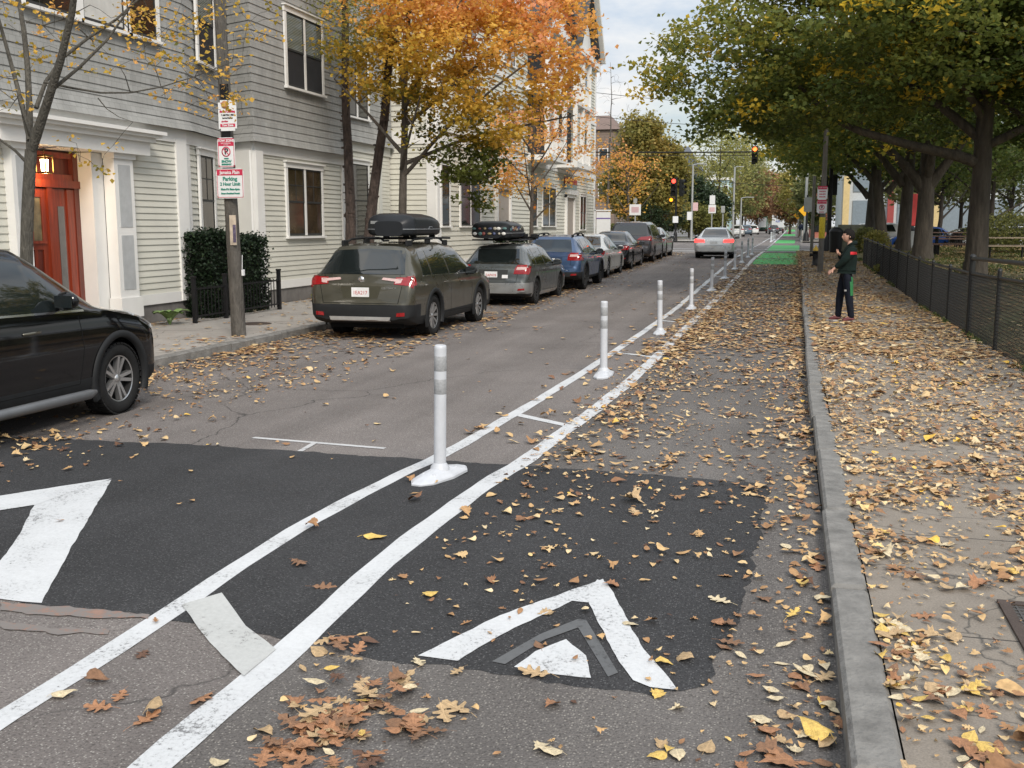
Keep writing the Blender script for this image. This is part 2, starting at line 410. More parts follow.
# painted lines
rl = [(-5, -2.1), (3, -2.09), (5.4, -2.1), (6.7, -2.06), (8.6, -1.97), (11, -1.84), (14, -1.79), (22, -1.78), (30, -1.68), (71, -1.36), (150, -1.1), (400, -.7)]
ll = [(-5, -2.87), (5.6, -2.85), (7.1, -2.76), (8.4, -2.68), (10.6, -2.58), (13.5, -2.5), (19, -2.45), (37, -2.42), (60, -2.4), (150, -2.2), (400, -2)]
def jitline(name, tab, w, y0, y1, mat, seed):
    T0 = tab; tab = [(k*.25-6, sum(interp(T0, k*.25-6+j*.35) for j in range(-4, 5))/9) for k in range(160)]+[p for p in T0 if p[0] > 36]
    rnd = random.Random(seed); ph = [rnd.uniform(0, 6) for _ in range(6)]
    e = lambda y, k: .006*math.sin(y*3.1+ph[k])+.004*math.sin(y*7.7+ph[k+1])
    return strip(name, lambda y: interp(tab, y)-w/2+e(y, 0), lambda y: interp(tab, y)+w/2+e(y, 3), y0, y1, .004, mat)
jitline('lane_line', rl, .155, -3, YI0-.5, M_white, 1)
jitline('lane_line', ll, .125, -3, YI0-.5, M_white, 2)
jitline('lane_line', rl, .15, YI1+1, 400, M_white, 3)
jitline('lane_line', ll, .12, YI1+1, 400, M_white, 4)
for y0 in range(int(YI0)+1, int(YI1), 5):
    strip('lane_dash', lambda y: interp(rl, y)-.08, lambda y: interp(rl, y)+.08, y0, y0+1.6, .004, M_white)
    strip('lane_dash', lambda y: interp(ll, y)-.08, lambda y: interp(ll, y)+.08, y0, y0+1.6, .004, M_white)
for y0 in (9.95, 15.4, 20.9, 26.6, 31.6, 36.2, 40.8):
    a, b = interp(ll, y0)+.06, interp(rl, y0-.35)-.07
    sheet('buffer_bar', [(a, y0-.06), (b, y0-.46), (b, y0-.33), (a, y0+.08)], .0045, M_white)
for p0, p1, q0, q1, w, zo in ((253, 438, 385, 449, .03, .004), (300, 452, 316, 442.6, .025, .0055)):
    a, b = Vector(G(p0, p1)), Vector(G(q0, q1)); n = Vector((-(b-a).y, (b-a).x)).normalized()*w
    sheet('survey_mark', [tuple(a-n), tuple(b-n), tuple(b+n), tuple(a+n)], zo, M_oldwhite)
# speed hump of fresh asphalt and its arrow markings
sheet('speed_hump', [(-7.6, 4.28), (-4.6, 4.2), (-2.9, 4.22), (-2.2, 4.12), (-1.5, 4.02), (-.9, 3.98), (-.45, 3.97), (-.25, 4.12), (-.2, 4.5), (-.14, 5.2), (-.1, 6.4), (-.06, 7.3), (-.12, 7.66), (-1.2, 7.76), (-2.5, 7.82), (-5.2, 7.86), (-7.6, 7.6)], .0022, M_hump, .2, rough=(.05, .02))
W = lambda pts: [G(*p) for p in pts]
sheet('arrow_marking', W([(418, 659), (500, 622), (586, 594), (603, 588), (610, 612), (572, 609), (500, 641), (458, 664)]), .0062, M_white, .3, rough=(.05, .004))
sheet('arrow_marking', W([(585, 606), (597, 589), (607, 592), (640, 650), (677, 693), (650, 690), (633, 684), (612, 655)]), .0075, M_white, .3, rough=(.05, .004))
sheet('arrow_marking', W([(514, 670), (535, 656), (566, 645), (586, 660), (591, 681), (555, 677)]), .0062, M_white, .3, rough=(.05, .004))
M_seal = paint('grey_seal_line', (.105, .108, .11), .66, (.05, .05, .052))
sheet('seal_mark', W([(492, 665), (540, 640), (578, 626), (586, 627), (618, 676), (608, 680), (578, 634), (545, 645), (505, 667)]), .0060, M_seal, .3)
sheet('arrow_marking', W([(112, 487), (74, 496), (35, 513), (18, 545), (-25, 600), (42, 607)]), .0062, M_white, .3, rough=(.05, .004))
sheet('arrow_marking', W([(112, 486), (-60, 514), (-60, 528), (36, 513)]), .0075, M_white, .3, rough=(.05, .004))
sheet('cross_strip', W([(182, 610), (222, 599), (246, 630), (276, 652), (244, 678), (210, 645)]), .0085, M_greyseal, .3, rough=(.08, .003))
for q in ([(0, 605), (90, 613), (150, 618), (148, 622), (70, 618), (0, 613)], [(0, 622), (60, 630), (110, 632), (108, 636), (50, 635), (0, 628)]):
    sheet('survey_mark', W(q), .0065, M_orange, .3, rough=(.04, .015))
# green boxes of the cycle lane and the crosswalk
for (y0, y1, xr) in ((264.6, 253.4, .95), (251, 245.6, .97), (243.3, 240, .8), (236, 234.3, .8), (231.5, 229.6, .8)):
    a, b = G(790, y0)[1], G(790, y1)[1]
    f = lambda y: interp(rl, y)+.12; g = lambda y: f(y)+(cx(y)-f(y))*xr-.05
    strip('green_lane_box', f, g, a, b, .004, M_green)
for ya in (64.6, 69.5):
    sheet('crosswalk_line', [(-8.1, ya), (-3, ya), (-3, ya+.8), (-8.1, ya+.8)], .005, M_white, 5)
    sheet('crosswalk_line', [(-2.2, ya), (cx(65)+.8, ya), (cx(65)+.8, ya+.5), (-2.2, ya+.5)], .0055, M_white, 5)
sheet('stop_line', [(-8, 61.3), (-2.9, 61.3), (-2.9, 61.9), (-8, 61.9)], .005, M_white, 5)
# the park behind the fence
def lz(x, y): return gz(y)+.12+.33*min(1, max(0, (x-3.0)/1.3))
mb = MB(); ys = ywalk(-5, YI0-3); xs = [3.0, 3.3, 3.7, 4.2, 5, 8, 14, 40]
mb.add([(x, y, lz(x, y)) for y in ys for x in xs], [(i*8+j, i*8+j+1, (i+1)*8+j+1, (i+1)*8+j) for i in range(len(ys)-1) for j in range(7)], 0, True)
def lawnmat():
    m, nt, b = newmat('lawn'); L = nt.links.new; co = coords(nt)
    n = nd(nt, 'ShaderNodeTexNoise', i_Scale=1.2, i_Detail=8, i_Roughness=.7); L(co, n.inputs['Vector'])
    r = ramp(nt, [(.32, (.20, .15, .08)), (.5, (.15, .14, .06)), (.68, (.08, .12, .035))]); L(n.outputs['Fac'], r.inputs[0])
    L(r.outputs[0], b.inputs['Base Color']); b.inputs['Roughness'].default_value = .95; return m
tag(mb.build('lawn', lawnmat()), kind='structure')

def veinmat(name, c):
    """dry leaf with midrib, side veins and blotches, in the leaf's own coordinates (x along the midrib)"""
    m = simple(name, c, .62, 0, .38, 7, .6, 30); nt = m.node_tree; L = nt.links.new; b = nt.nodes['Principled BSDF']
    src = b.inputs['Base Color'].links[0].from_socket; co = coords(nt); sp = nd(nt, 'ShaderNodeSeparateXYZ'); L(co, sp.inputs[0])
    ab = nd(nt, 'ShaderNodeMath', operation='ABSOLUTE'); L(sp.outputs['Y'], ab.inputs[0])
    mr = ramp(nt, [(.010, (1, 1, 1)), (.022, (0, 0, 0))]); L(ab.outputs[0], mr.inputs[0])
    k = nd(nt, 'ShaderNodeMath', operation='MULTIPLY_ADD'); k.inputs[1].default_value = -.9; L(ab.outputs[0], k.inputs[0]); L(sp.outputs['X'], k.inputs[2])
    f = nd(nt, 'ShaderNodeMath', operation='MULTIPLY'); f.inputs[1].default_value = 8.5; L(k.outputs[0], f.inputs[0])
    fr = nd(nt, 'ShaderNodeMath', operation='FRACT'); L(f.outputs[0], fr.inputs[0]); vr = ramp(nt, [(.07, (.65, .65, .65)), (.14, (0, 0, 0))]); L(fr.outputs[0], vr.inputs[0])
    mx = nd(nt, 'ShaderNodeMath', operation='MAXIMUM'); L(mr.outputs[0], mx.inputs[0]); L(vr.outputs[0], mx.inputs[1])
    mm = nd(nt, 'ShaderNodeMath', operation='MULTIPLY'); mm.inputs[1].default_value = .55; L(mx.outputs[0], mm.inputs[0])
    mix = nd(nt, 'ShaderNodeMixRGB'); L(mm.outputs[0], mix.inputs[0]); L(src, mix.inputs[1]); mix.inputs[2].default_value = (*mul(c, 1.45), 1)
    L(mix.outputs[0], b.inputs['Base Color']); return m
# ================================================================== buildings
def shingle_mat(name, a, c, row=.18, wd=.15, seam=.75):
    m, nt, b = newmat(name); L = nt.links.new
    t = nt.nodes.new('ShaderNodeTexCoord'); s = nt.nodes.new('ShaderNodeSeparateXYZ'); L(t.outputs['Object'], s.inputs[0])
    cm = nt.nodes.new('ShaderNodeCombineXYZ'); L(s.outputs['Y'], cm.inputs[0]); L(s.outputs['Z'], cm.inputs[1])
    br = nd(nt, 'ShaderNodeTexBrick', i_Scale=1.0); br.inputs['Mortar Size'].default_value = .004
    br.inputs['Brick Width'].default_value = wd; br.inputs['Row Height'].default_value = row
    br.inputs['Color1'].default_value = (*a, 1); br.inputs['Color2'].default_value = (*c, 1); br.inputs['Mortar'].default_value = (*mul(a, seam), 1)
    br.offset = .37; br.squash_frequency = 3; L(cm.outputs[0], br.inputs['Vector'])
    n = nd(nt, 'ShaderNodeTexNoise', i_Scale=3, i_Detail=8); co = coords(nt, (1, 1, .35)); L(co, n.inputs['Vector'])
    r = ramp(nt, [(.3, (.86,)*3), (.7, (1.1,)*3)]); L(n.outputs['Fac'], r.inputs[0])
    mx = nd(nt, 'ShaderNodeMixRGB', blend_type='MULTIPLY'); mx.inputs[0].default_value = 1; L(br.outputs[0], mx.inputs[1]); L(r.outputs[0], mx.inputs[2])
    L(mx.outputs[0], b.inputs['Base Color']); b.inputs['Roughness'].default_value = .85
    return m
M_shing = shingle_mat('grey_wood_shingle', (.285, .285, .27), (.325, .325, .31))
M_clap = simple('cream_clapboard', (.565, .555, .485), .7, 0, .07, 1.5)
M_clap3 = simple('pale_clapboard', (.56, .55, .48), .7, 0, .07, 1.5)
M_trim = simple('white_trim', (.74, .73, .70), .55, 0, .05, 2)
M_trimc = simple('cream_trim', (.60, .60, .55), .6, 0, .05, 2)
M_found = simple('foundation', (.16, .15, .14), .9, 0, .25, 5, .4)
M_sash = simple('dark_sash', (.035, .036, .035), .5)
M_glass = simple('dark_glass', (.012, .014, .014), .06, 0, .3, 2, spec=.7)
M_glasswarm = simple('dim_room_glass', (.05, .035, .02), .08, 0, .8, 3, spec=.7)
M_screen_shade = simple('screen_and_porch_shade', (.028, .028, .03), .6)  # window insect screens; also the painted shade inside the porches
M_maho = simple('mahogany', (.23, .034, .013), .35, 0, .4, 3, 0, 60, (6, 6, .5), coat=.3)
M_mahod = simple('dark_mahogany', (.13, .022, .012), .4, 0, .4, 3, 0, 60, (6, 6, .5), coat=.3)
M_grey = simple('grey_panel', (.42, .43, .43), .6)
M_roof = simple('roof_shingle', (.06, .062, .065), .9, 0, .25, 3)
M_black = simple('black_metal', (.012, .012, .013), .45)
M_galv = simple('galvanised_steel', (.30, .31, .31), .5, .6, .12, 5)
def blindmat():
    m, nt, b = newmat('blind_behind_glass'); L = nt.links.new; co = coords(nt)
    w = nd(nt, 'ShaderNodeTexWave', wave_type='BANDS', bands_direction='Z', i_Scale=9.0); L(co, w.inputs['Vector'])
    r = ramp(nt, [(.3, (.05, .055, .045)), (.7, (.22, .23, .19))]); L(w.outputs['Fac'], r.inputs[0]); L(r.outputs[0], b.inputs['Base Color'])
    b.inputs['Roughness'].default_value = .12; return m
M_blind = blindmat()
def siding(mb, p0, p1, z0, z1, ex=.12, t=.018, flare=0, mi=0):
    p0, p1 = Vector(p0), Vector(p1); d = (p1-p0).normalized(); n = Vector((d.y, -d.x))
    k = 0; z = z0
    fl = lambda zz: flare*max(0, 1-(zz-z0)/.55)**2
    while z < z1-1e-4:
        zt = min(z1, z+ex); a = n*(t+fl(z)); b = n*(t*.25+fl(zt)); l = n*(fl(z))
        vs = [(*(p0+a), z), (*(p1+a), z), (*(p1+b), zt), (*(p0+b), zt), (*(p0+l), z), (*(p1+l), z)]
        mb.add(vs, [(0, 1, 2, 3), (4, 5, 1, 0)], mi); z = zt
    return mb
def board(mb, p0, p1, z0, z1, t, mi=0, ext=0, back=.0):
    p0, p1 = Vector(p0), Vector(p1); d = (p1-p0).normalized(); n = Vector((d.y, -d.x))
    p0 = p0-d*ext; p1 = p1+d*ext
    q = [p0-n*back, p1-n*back, p1+n*t, p0+n*t]
    mb.add([(*v, z0) for v in q]+[(*v, z1) for v in q], [(3, 2, 1, 0), (4, 5, 6, 7), (0, 1, 5, 4), (1, 2, 6, 5), (2, 3, 7, 6), (3, 0, 4, 7)], mi)
# note: walls are laid out so that the outward side is to the right of p0 -> p1
def window(parent, loc, rz, w, h, cols=2, trim=.10, blind=False, mats=None, grid=False, glass=None, proud=.045, screen=True):
    """local x along the wall, +y outward, z up from sill; loc = centre of opening bottom on the wall plane"""
    tm = mats or M_trim; f = MB(); a = w/2
    f.b2(-a-trim, -a, 0, proud, -.02, h); f.b2(a, a+trim, 0, proud, -.02, h)
    f.b2(-a-trim-.02, a+trim+.02, 0, proud+.012, h, h+trim+.02); f.b2(-a-trim-.05, a+trim+.05, 0, proud+.06, h+trim+.02, h+trim+.05)
    f.b2(-a-trim-.03, a+trim+.03, 0, proud+.05, -.07, -.02)
    cw = w/cols; mull = .05
    for i in range(1, cols): f.b2(-a+i*cw-mull, -a+i*cw+mull, 0, proud-.006, 0, h)
    o = f.build('window', tm, parent); o.location = loc; o.rotation_euler = (0, 0, rz)
    for i in range(cols):
        x0 = -a+i*cw+(mull if i else 0); x1 = -a+(i+1)*cw-(mull if i < cols-1 else 0)
        s = MB(); e = .035
        for (za, zb, y) in ((0, h*.5+.02, .026), (h*.5-.02, h, .034)):
            s.b2(x0, x0+e, .004, y, za, zb); s.b2(x1-e, x1, .004, y, za, zb)
            s.b2(x0+e, x1-e, .004, y, za, za+e+.01); s.b2(x0+e, x1-e, .004, y, zb-e, zb)
        if grid:
            xm = (x0+x1)/2; s.b2(xm-.01, xm+.01, .006, .03, h*.5, h-e); s.b2(x0+e, x1-e, .006, .029, h*.74, h*.74+.02)
        s.build('sash', M_sash, o)
        g = MB(); g.b2(x0+e, x1-e, .003, .021, h*.5+e-.02, h-e, 0)
        g.build('pane', M_blind if blind else (glass or M_glass), o)
        g = MB(); g.b2(x0+e, x1-e, .003, .017, e, h*.5-e+.02, 0)
        g.build('pane', M_screen_shade if screen and blind else (glass or M_glass), o)
    return o
RXP = -math.pi/2      # facing +X
def ang_out(p0, p1):
    d = (Vector(p1)-Vector(p0)).normalized(); n = Vector((d.y, -d.x)); return math.atan2(n.y, n.x)-math.pi/2

# ---------------------------------------------------- shingled corner house (near)
house = empty('shingled_house', (-11.3, 18, .12), 0, 'grey-shingled house with cream clapboard ground floor and a red-brown entrance, nearest on the left', 'house')
hp = lambda: house
def local(o, root):
    o.matrix_parent_inverse = Matrix.Identity(4); o.parent = root
    o.location = Vector(o.location)-Vector(root.location); return o
LOW = [(-11.3, 25.65), (-11.3, 20.85), (-12.0, 21.15), (-11.3, 18.15), (-11.3, 16.25)]
z0, z1 = .62, 3.44
low = MB()
def walls(mb, pts, z0, z1, ex, t, flare=0):
    P = [Vector(p) for p in pts]; ns = []
    for a, b in zip(P, P[1:]): d = (b-a).normalized(); ns.append(Vector((d.y, -d.x)))
    M = []
    for i in range(len(P)):
        if i in (0, len(P)-1): M.append(ns[0] if i == 0 else ns[-1]); continue
        a, b = ns[i-1], ns[i]; M.append((a+b)/(1+max(-.6, a.dot(b))))
    fl = lambda zz: flare*max(0, 1-(zz-z0)/.55)**2
    z = z0
    while z < z1-1e-4:
        zt = min(z1, z+ex)
        for i in range(len(P)-1):
            q = [(*(P[i]+M[i]*(t+fl(z))), z), (*(P[i+1]+M[i+1]*(t+fl(z))), z), (*(P[i+1]+M[i+1]*(t*.25+fl(zt))), zt), (*(P[i]+M[i]*(t*.25+fl(zt))), zt), (*(P[i]+M[i]*fl(z)), z), (*(P[i+1]+M[i+1]*fl(z)), z)]
            mb.add(q, [(0, 1, 2, 3), (4, 5, 1, 0)])
        z = zt
# order so that outward (right of direction) is +X: going from small y to large y has right = +X
LOWR = [(-11.3, 16.2), (-11.3, 18.15), (-12.0, 21.15), (-11.3, 20.85), (-11.3, 25.65), (-17, 25.65)]
walls(low, LOWR, z0, z1, .115, .026); walls(low, [(-11.3, 5), (-11.3, 13.3)], z0, z1, .115, .026)
local(low.build('clapboard_wall', M_clap, None), house)
UP = [(-11.24, 5), (-11.24, 18.18), (-11.93, 21.08), (-11.24, 20.78), (-11.24, 25.72), (-17, 25.72)]
up = MB(); walls(up, UP, 3.68, 9.5, .18, .022, .12)
local(up.build('shingle_wall', M_shing, None), house)
tr = MB()
for a, b in zip(LOWR, LOWR[1:]):
    board(tr, a, b, 3.44, 3.70, .05, ext=.01); board(tr, a, b, .45, .64, .035, ext=.0)
board(tr, (-11.3, 5), (-11.3, 13.3), 3.44, 3.70, .05); board(tr, (-11.3, 12.8), (-11.3, 16.9), 3.54, 3.699, .055)
for y in (18.0,): board(tr, (-11.3, y-.2), (-11.3, y+.15), .46, 3.5, .06)
board(tr, (-11.32, 18.16), (-11.37, 18.38), .46, 3.5, .05)
board(tr, (-11.99, 21.14), (-11.3, 20.85), .2, 3.5, .10)       # white return of the bay
board(tr, (-11.3, 20.80), (-11.3, 21.12), .2, 3.5, .102); board(tr, (-11.3, 25.42), (-11.3, 25.66), .3, 3.5, .06)
local(tr.build('trim', M_trim, None), house)
fo = MB()
for a, b in zip(LOWR, LOWR[1:]): board(fo, a, b, -.1, .45, .0, back=.2)
board(fo, (-11.3, 5), (-11.3, 13.3), -.1, .45, .0, back=.2)
local(fo.build('foundation', M_found, None), house)
core = MB(); core.b2(-17, -12.05, 5, 25.6, 0, 9.4); core.b2(-12.05, -11.95, 5, 13.3, 0, 9.4); core.b2(-12.04, -11.33, 16.3, 18.1, .3, 9.39); core.b2(-12.03, -11.33, 21.2, 25.62, .3, 9.38)
core.b2(-12.06, -11.33, 5, 18.1, 3.6, 9.37)
local(core.build('inner_wall', M_found, None), house)
rf = MB(); rf.prism([(-17.5, 9.4), (-10.7, 9.4), (-10.7, 9.65), (-14, 12.2), (-17.5, 10)], (0, 4.5, 0), (1, 0, 0), (0, 0, 1), -21.7)
local(rf.build('roof', M_roof, None), house)
def hw(Y0, Y1, za, zb, X, **k):
    o = window(None, (X, (Y0+Y1)/2, za), RXP, Y1-Y0, zb-za, **k); return local(o, house)
hw(22.38, 24.22, 5.06, 6.68, -11.21, cols=2, blind=True)
hw(22.35, 24.15, 1.66, 3.22, -11.28, cols=2, glass=M_glasswarm, grid=True)
a = ang_out((-11.3, 18.15), (-12.0, 21.15))
o = window(None, (-11.53, 19.28, 1.5), a, .82, 1.78, cols=1, glass=M_glasswarm, grid=True); local(o, house)
o = window(None, (-11.46, 19.35, 5.1), a, 1.0, 1.6, cols=1, blind=True); local(o, house)
hw(13.85, 15.0, 5.2, 6.9, -11.21, cols=1, glass=M_glass)
hw(15.2, 16.3, 5.2, 6.9, -11.21, cols=1, glass=simple('white_curtain', (.55, .55, .52), .3))
hw(16.46, 17.25, 5.2, 6.9, -11.21, cols=1, glass=M_glass)
hw(8, 10, 5.2, 6.9, -11.21, cols=2); hw(8.2, 9.8, 1.6, 3.2, -11.28, cols=2)
# entrance: recessed mahogany door between panelled pilasters
pt = MB()
def pilaster(mb, y0, y1, zb=.3, zt=3.12, x=-11.3, d=.16):
    mb.b2(x-.05, x+d, y0, y1, zb, zt, 0); mb.b2(x-.04, x+d+.04, y0-.04, y1+.04, zb-.01, zb+.34, 0)
    mb.b2(x-.04, x+d+.04, y0-.04, y1+.04, zt-.1, zt+.01, 0)
pilaster(pt, 13.28, 13.62); pilaster(pt, 15.72, 16.26)
pt.b2(-12.0, -11.36, 15.42, 15.72, .3, 3.1); pt.b2(-12.0, -11.36, 13.3, 13.55, .3, 3.1)
pt.b2(-12.0, -11.02, 12.95, 16.62, 3.11, 3.34); pt.b2(-12.0, -10.94, 12.87, 16.70, 3.34, 3.42)
pt.b2(-12.0, -10.86, 12.79, 16.78, 3.42, 3.47); pt.b2(-12.0, -10.80, 12.73, 16.84, 3.47, 3.53)
local(pt.build('porch_surround', M_trim, None), house)
for (y0, y1) in ((13.36, 13.54), (15.82, 16.16)):
    for za, zb in ((.78, 1.72), (1.86, 2.92)):
        pg = MB(); pg.b2(-11.141, -11.132, y0, y1, za, zb); local(pg.build('pilaster_panel', M_grey, None), house)
st = MB(); st.b2(-12, -10.85, 13.4, 15.9, -.05, .22); st.b2(-12, -11.2, 13.4, 15.9, .2, .36); local(st.build('door_step', M_lwalk, None), house)
D = MB(); X = -11.72
D.b2(X-.06, X, 13.55, 15.42, .36, 3.1, 1)                       # backing in dark mahogany
D.b2(X, X+.09, 13.55, 13.66, .36, 3.08, 1); D.b2(X, X+.09, 15.3, 15.42, .36, 3.08, 1); D.b2(X, X+.12, 13.55, 15.42, 2.5, 2.62, 0)
D.b2(X, X+.10, 14.62, 14.74, .36, 2.5, 0); D.b2(X, X+.07, 13.66, 15.3, 2.62, 2.72, 0); D.b2(X, X+.07, 13.66, 15.3, 2.98, 3.07, 0)
local(D.build('door_frame', [M_maho, M_mahod], None), house)
D = MB(); y0, y1 = 13.66, 14.62
D.b2(X, X+.045, y0, y1, .38, 2.48, 1)
for (a, b, c, d) in ((y0, y0+.13, .38, 2.48), (y1-.13, y1, .38, 2.48), (y0+.13, y1-.13, .38, .6), (y0+.13, y1-.13, 1.5, 1.62), (y0+.13, y1-.13, 2.34, 2.48)):
    D.b2(X+.045, X+.066, a, b, c, d, 0)
D.b2(X+.066, X+.1, y0+.08, y1-.08, 1.60, 1.645, 0)
for k in range(1, 4): yy = y0+.13+(y1-y0-.26)*k/4; D.b2(X+.045, X+.064, yy-.035, yy+.035, .6, 1.5, 0)
for k in (1, 2): yy = y0+.13+(y1-y0-.26)*k/3; D.b2(X+.045, X+.064, yy-.025, yy+.025, 1.62, 2.34, 0)
door = local(D.build('door', [M_maho, M_mahod], None), house)
g = MB()
for k in range(3):
    a = y0+.13+(y1-y0-.26)*k/3+(.025 if k else 0); b = y0+.13+(y1-y0-.26)*(k+1)/3-(.025 if k < 2 else 0)
    g.b2(X+.045, X+.052, a, b, 1.645, 2.34)
M_vest = simple('vestibule_glass', (.16, .13, .07), .1, 0, .7, 5); gl = g.build('glazing', M_vest, door)
text('131', .15, (X+.068, 14.14, 1.44), (R(90), 0, R(90)), simple('bronze_numeral', (.16, .10, .05), .35, .7), door, 'house_number')
sl = MB(); sl.b2(X, X+.05, 14.74, 15.3, .38, 2.48, 0); sl.b2(X+.05, X+.075, 14.74, 14.86, .38, 2.48, 0); sl.b2(X+.05, X+.075, 15.12, 15.3, .38, 2.48, 0)
slo = local(sl.build('sidelight', [M_maho], None), house)
g = MB(); g.b2(X+.05, X+.06, 14.9, 15.05, .55, 2.2); g.build('pane', simple('frosted_pane', (.17, .16, .15), .2), slo)
# lantern hanging in the recess
ln = MB(); lx, ly, lz_ = -11.42, 14.34, 2.72
ln.b2(lx-.10, lx+.10, ly-.10, ly+.10, lz_+.24, lz_+.27); ln.b2(lx-.08, lx+.08, ly-.08, ly+.08, lz_-.02, lz_)
for sx in (-1, 1):
    for sy in (-1, 1): ln.b2(lx+sx*.09-.008, lx+sx*.09+.008, ly+sy*.09-.008, ly+sy*.09+.008, lz_, lz_+.24)
ln.cyl((lx, ly, lz_+.27), (lx, ly, 3.11), .008, n=6)
lan = local(ln.build('lantern', simple('brass', (.25, .16, .06), .3, .8), None), house)
g = MB(); g.cyl((lx, ly, lz_+.02), (lx, ly, lz_+.2), .05, .06, 12); g.build('lamp_glass', emit('lantern_glow', (1, .72, .35), 14), lan)
lt = bpy.data.lights.new('lantern_light', 'POINT'); lt.energy = 10; lt.color = (1, .68, .36); lt.shadow_soft_size = .06
lo = bpy.data.objects.new('lantern_light', lt); col.objects.link(lo); lo.location = (lx+.02, ly, lz_-.08)

# ---------------------------------------------------- set-back grey house
h2 = empty('setback_house', (-13, 29, .3), 0, 'grey-shingled house set back behind the two rough-barked trunks', 'house')
m = MB(); siding(m, (-12.9, 25.9), (-12.9, 33), .5, 4.15, .12, .018); local(m.build('clapboard_wall', M_clap, None), h2)
m = MB(); siding(m, (-12.82, 25.9), (-12.82, 33), 4.4, 10, .18, .02, .1); local(m.build('shingle_wall', M_shing, None), h2)
m = MB(); board(m, (-12.9, 25.9), (-12.9, 33), 4.13, 4.45, .05); board(m, (-12.9, 31.9), (-12.9, 32.2), .3, 4.2, .06); board(m, (-12.9, 25.9), (-12.9, 33), .35, .5, .04); local(m.build('trim', M_trimc, None), h2)
m = MB(); m.b2(-18, -12.93, 25.9, 33, -.1, 10); local(m.build('inner_wall', M_found, None), h2)
m = MB(); m.prism([(-18.5, 10), (-12.4, 10), (-12.4, 10.3), (-15.5, 12.8)], (0, 25.8, 0), (1, 0, 0), (0, 0, 1), -7.3); local(m.build('roof', M_roof, None), h2)
local(window(None, (-12.88, 28.7, 1.55), RXP, 1.1, 2.2, cols=1), h2); local(window(None, (-12.88, 30.35, 1.55), RXP, 1.35, 2.2, cols=1), h2)
local(window(None, (-12.80, 29.7, 5.15), RXP, 2.5, 1.8, cols=3), h2)

# ---------------------------------------------------- long pale building with stacked porches
h3 = empty('porch_building', (-11.3, 46, .4), 0, 'long pale clapboard building with gables and stacked porches behind the maples', 'building')
x3 = -11.3; ya, yb = 33.1, 62.2
m = MB(); siding(m, (-13.2, ya), (x3, ya), .7, 11, .17, .04); siding(m, (x3, ya), (x3, yb), .7, 11, .17, .04); siding(m, (x3, yb), (-20, yb), .7, 11, .17, .04)
local(m.build('clapboard_wall', M_clap3, None), h3)
m = MB(); m.b2(-20, x3-.03, ya+.03, yb-.03, 0, 11.4); local(m.build('foundation', M_found, None), h3)
m = MB()
board(m, (x3, ya-.02), (x3, ya+.35), .4, 11, .05); board(m, (-11.62, ya), (x3, ya), .4, 11, .05); board(m, (x3, yb-.4), (x3, yb), .4, 11, .05)
board(m, (x3, ya), (x3, yb), 4.55, 4.95, .07); board(m, (x3, ya), (x3, yb), 7.7, 7.95, .07); board(m, (x3, ya), (x3, yb), 10.8, 11.3, .25, ext=.2); board(m, (-13.2, ya), (x3, ya), 4.55, 4.95, .07)
board(m, (x3, ya), (x3, yb), .4, .72, .05); board(m, (x3, ya), (x3, yb), 5.0, 5.06, .16)
local(m.build('trim', M_trim, None), h3)
for (y0, y1, za, zb, c) in ((33.5, 34.3, 1.9, 3.9, 1), (35.6, 38.0, 1.9, 3.9, 2), (46.0, 47.2, 1.9, 3.7, 1), (48.4, 51.2, 1.9, 3.7, 2), (57.6, 59.2, 1.7, 3.5, 2),
                            (35.8, 37.6, 5.5, 7.2, 2), (41.5, 43.4, 5.3, 7.1, 2), (58.6, 60.2, 5.4, 7.2, 2), (36, 37.6, 8.4, 10, 2), (41.5, 43.2, 8.4, 10, 2), (58.6, 60.0, 8.3, 10.1, 1)):
    local(window(None, (x3+.03, (y0+y1)/2, za), RXP, y1-y0, zb-za, cols=c, trim=.12), h3)
M_taupe = simple('taupe_door', (.33, .29, .25), .6)
for y in (41.2, 54.6):
    m = MB(); X = x3+.02
    m.b2(X, X+.05, y-.95, y+.95, .55, 3.35, 0); m.b2(X, X+.14, y-1.1, y-.95, .5, 3.5, 1); m.b2(X, X+.14, y+.95, y+1.1, .5, 3.5, 1); m.b2(X, X+.3, y-1.2, y+1.2, 3.5, 3.75, 1); m.b2(X, X+.2, y-1.1, y+1.1, 3.35, 3.5, 1)
    m.b2(X+.05, X+.08, y-.5, y+.5, .6, 3.0, 0)
    local(m.build('entrance_door', [M_taupe, M_trim], None), h3)
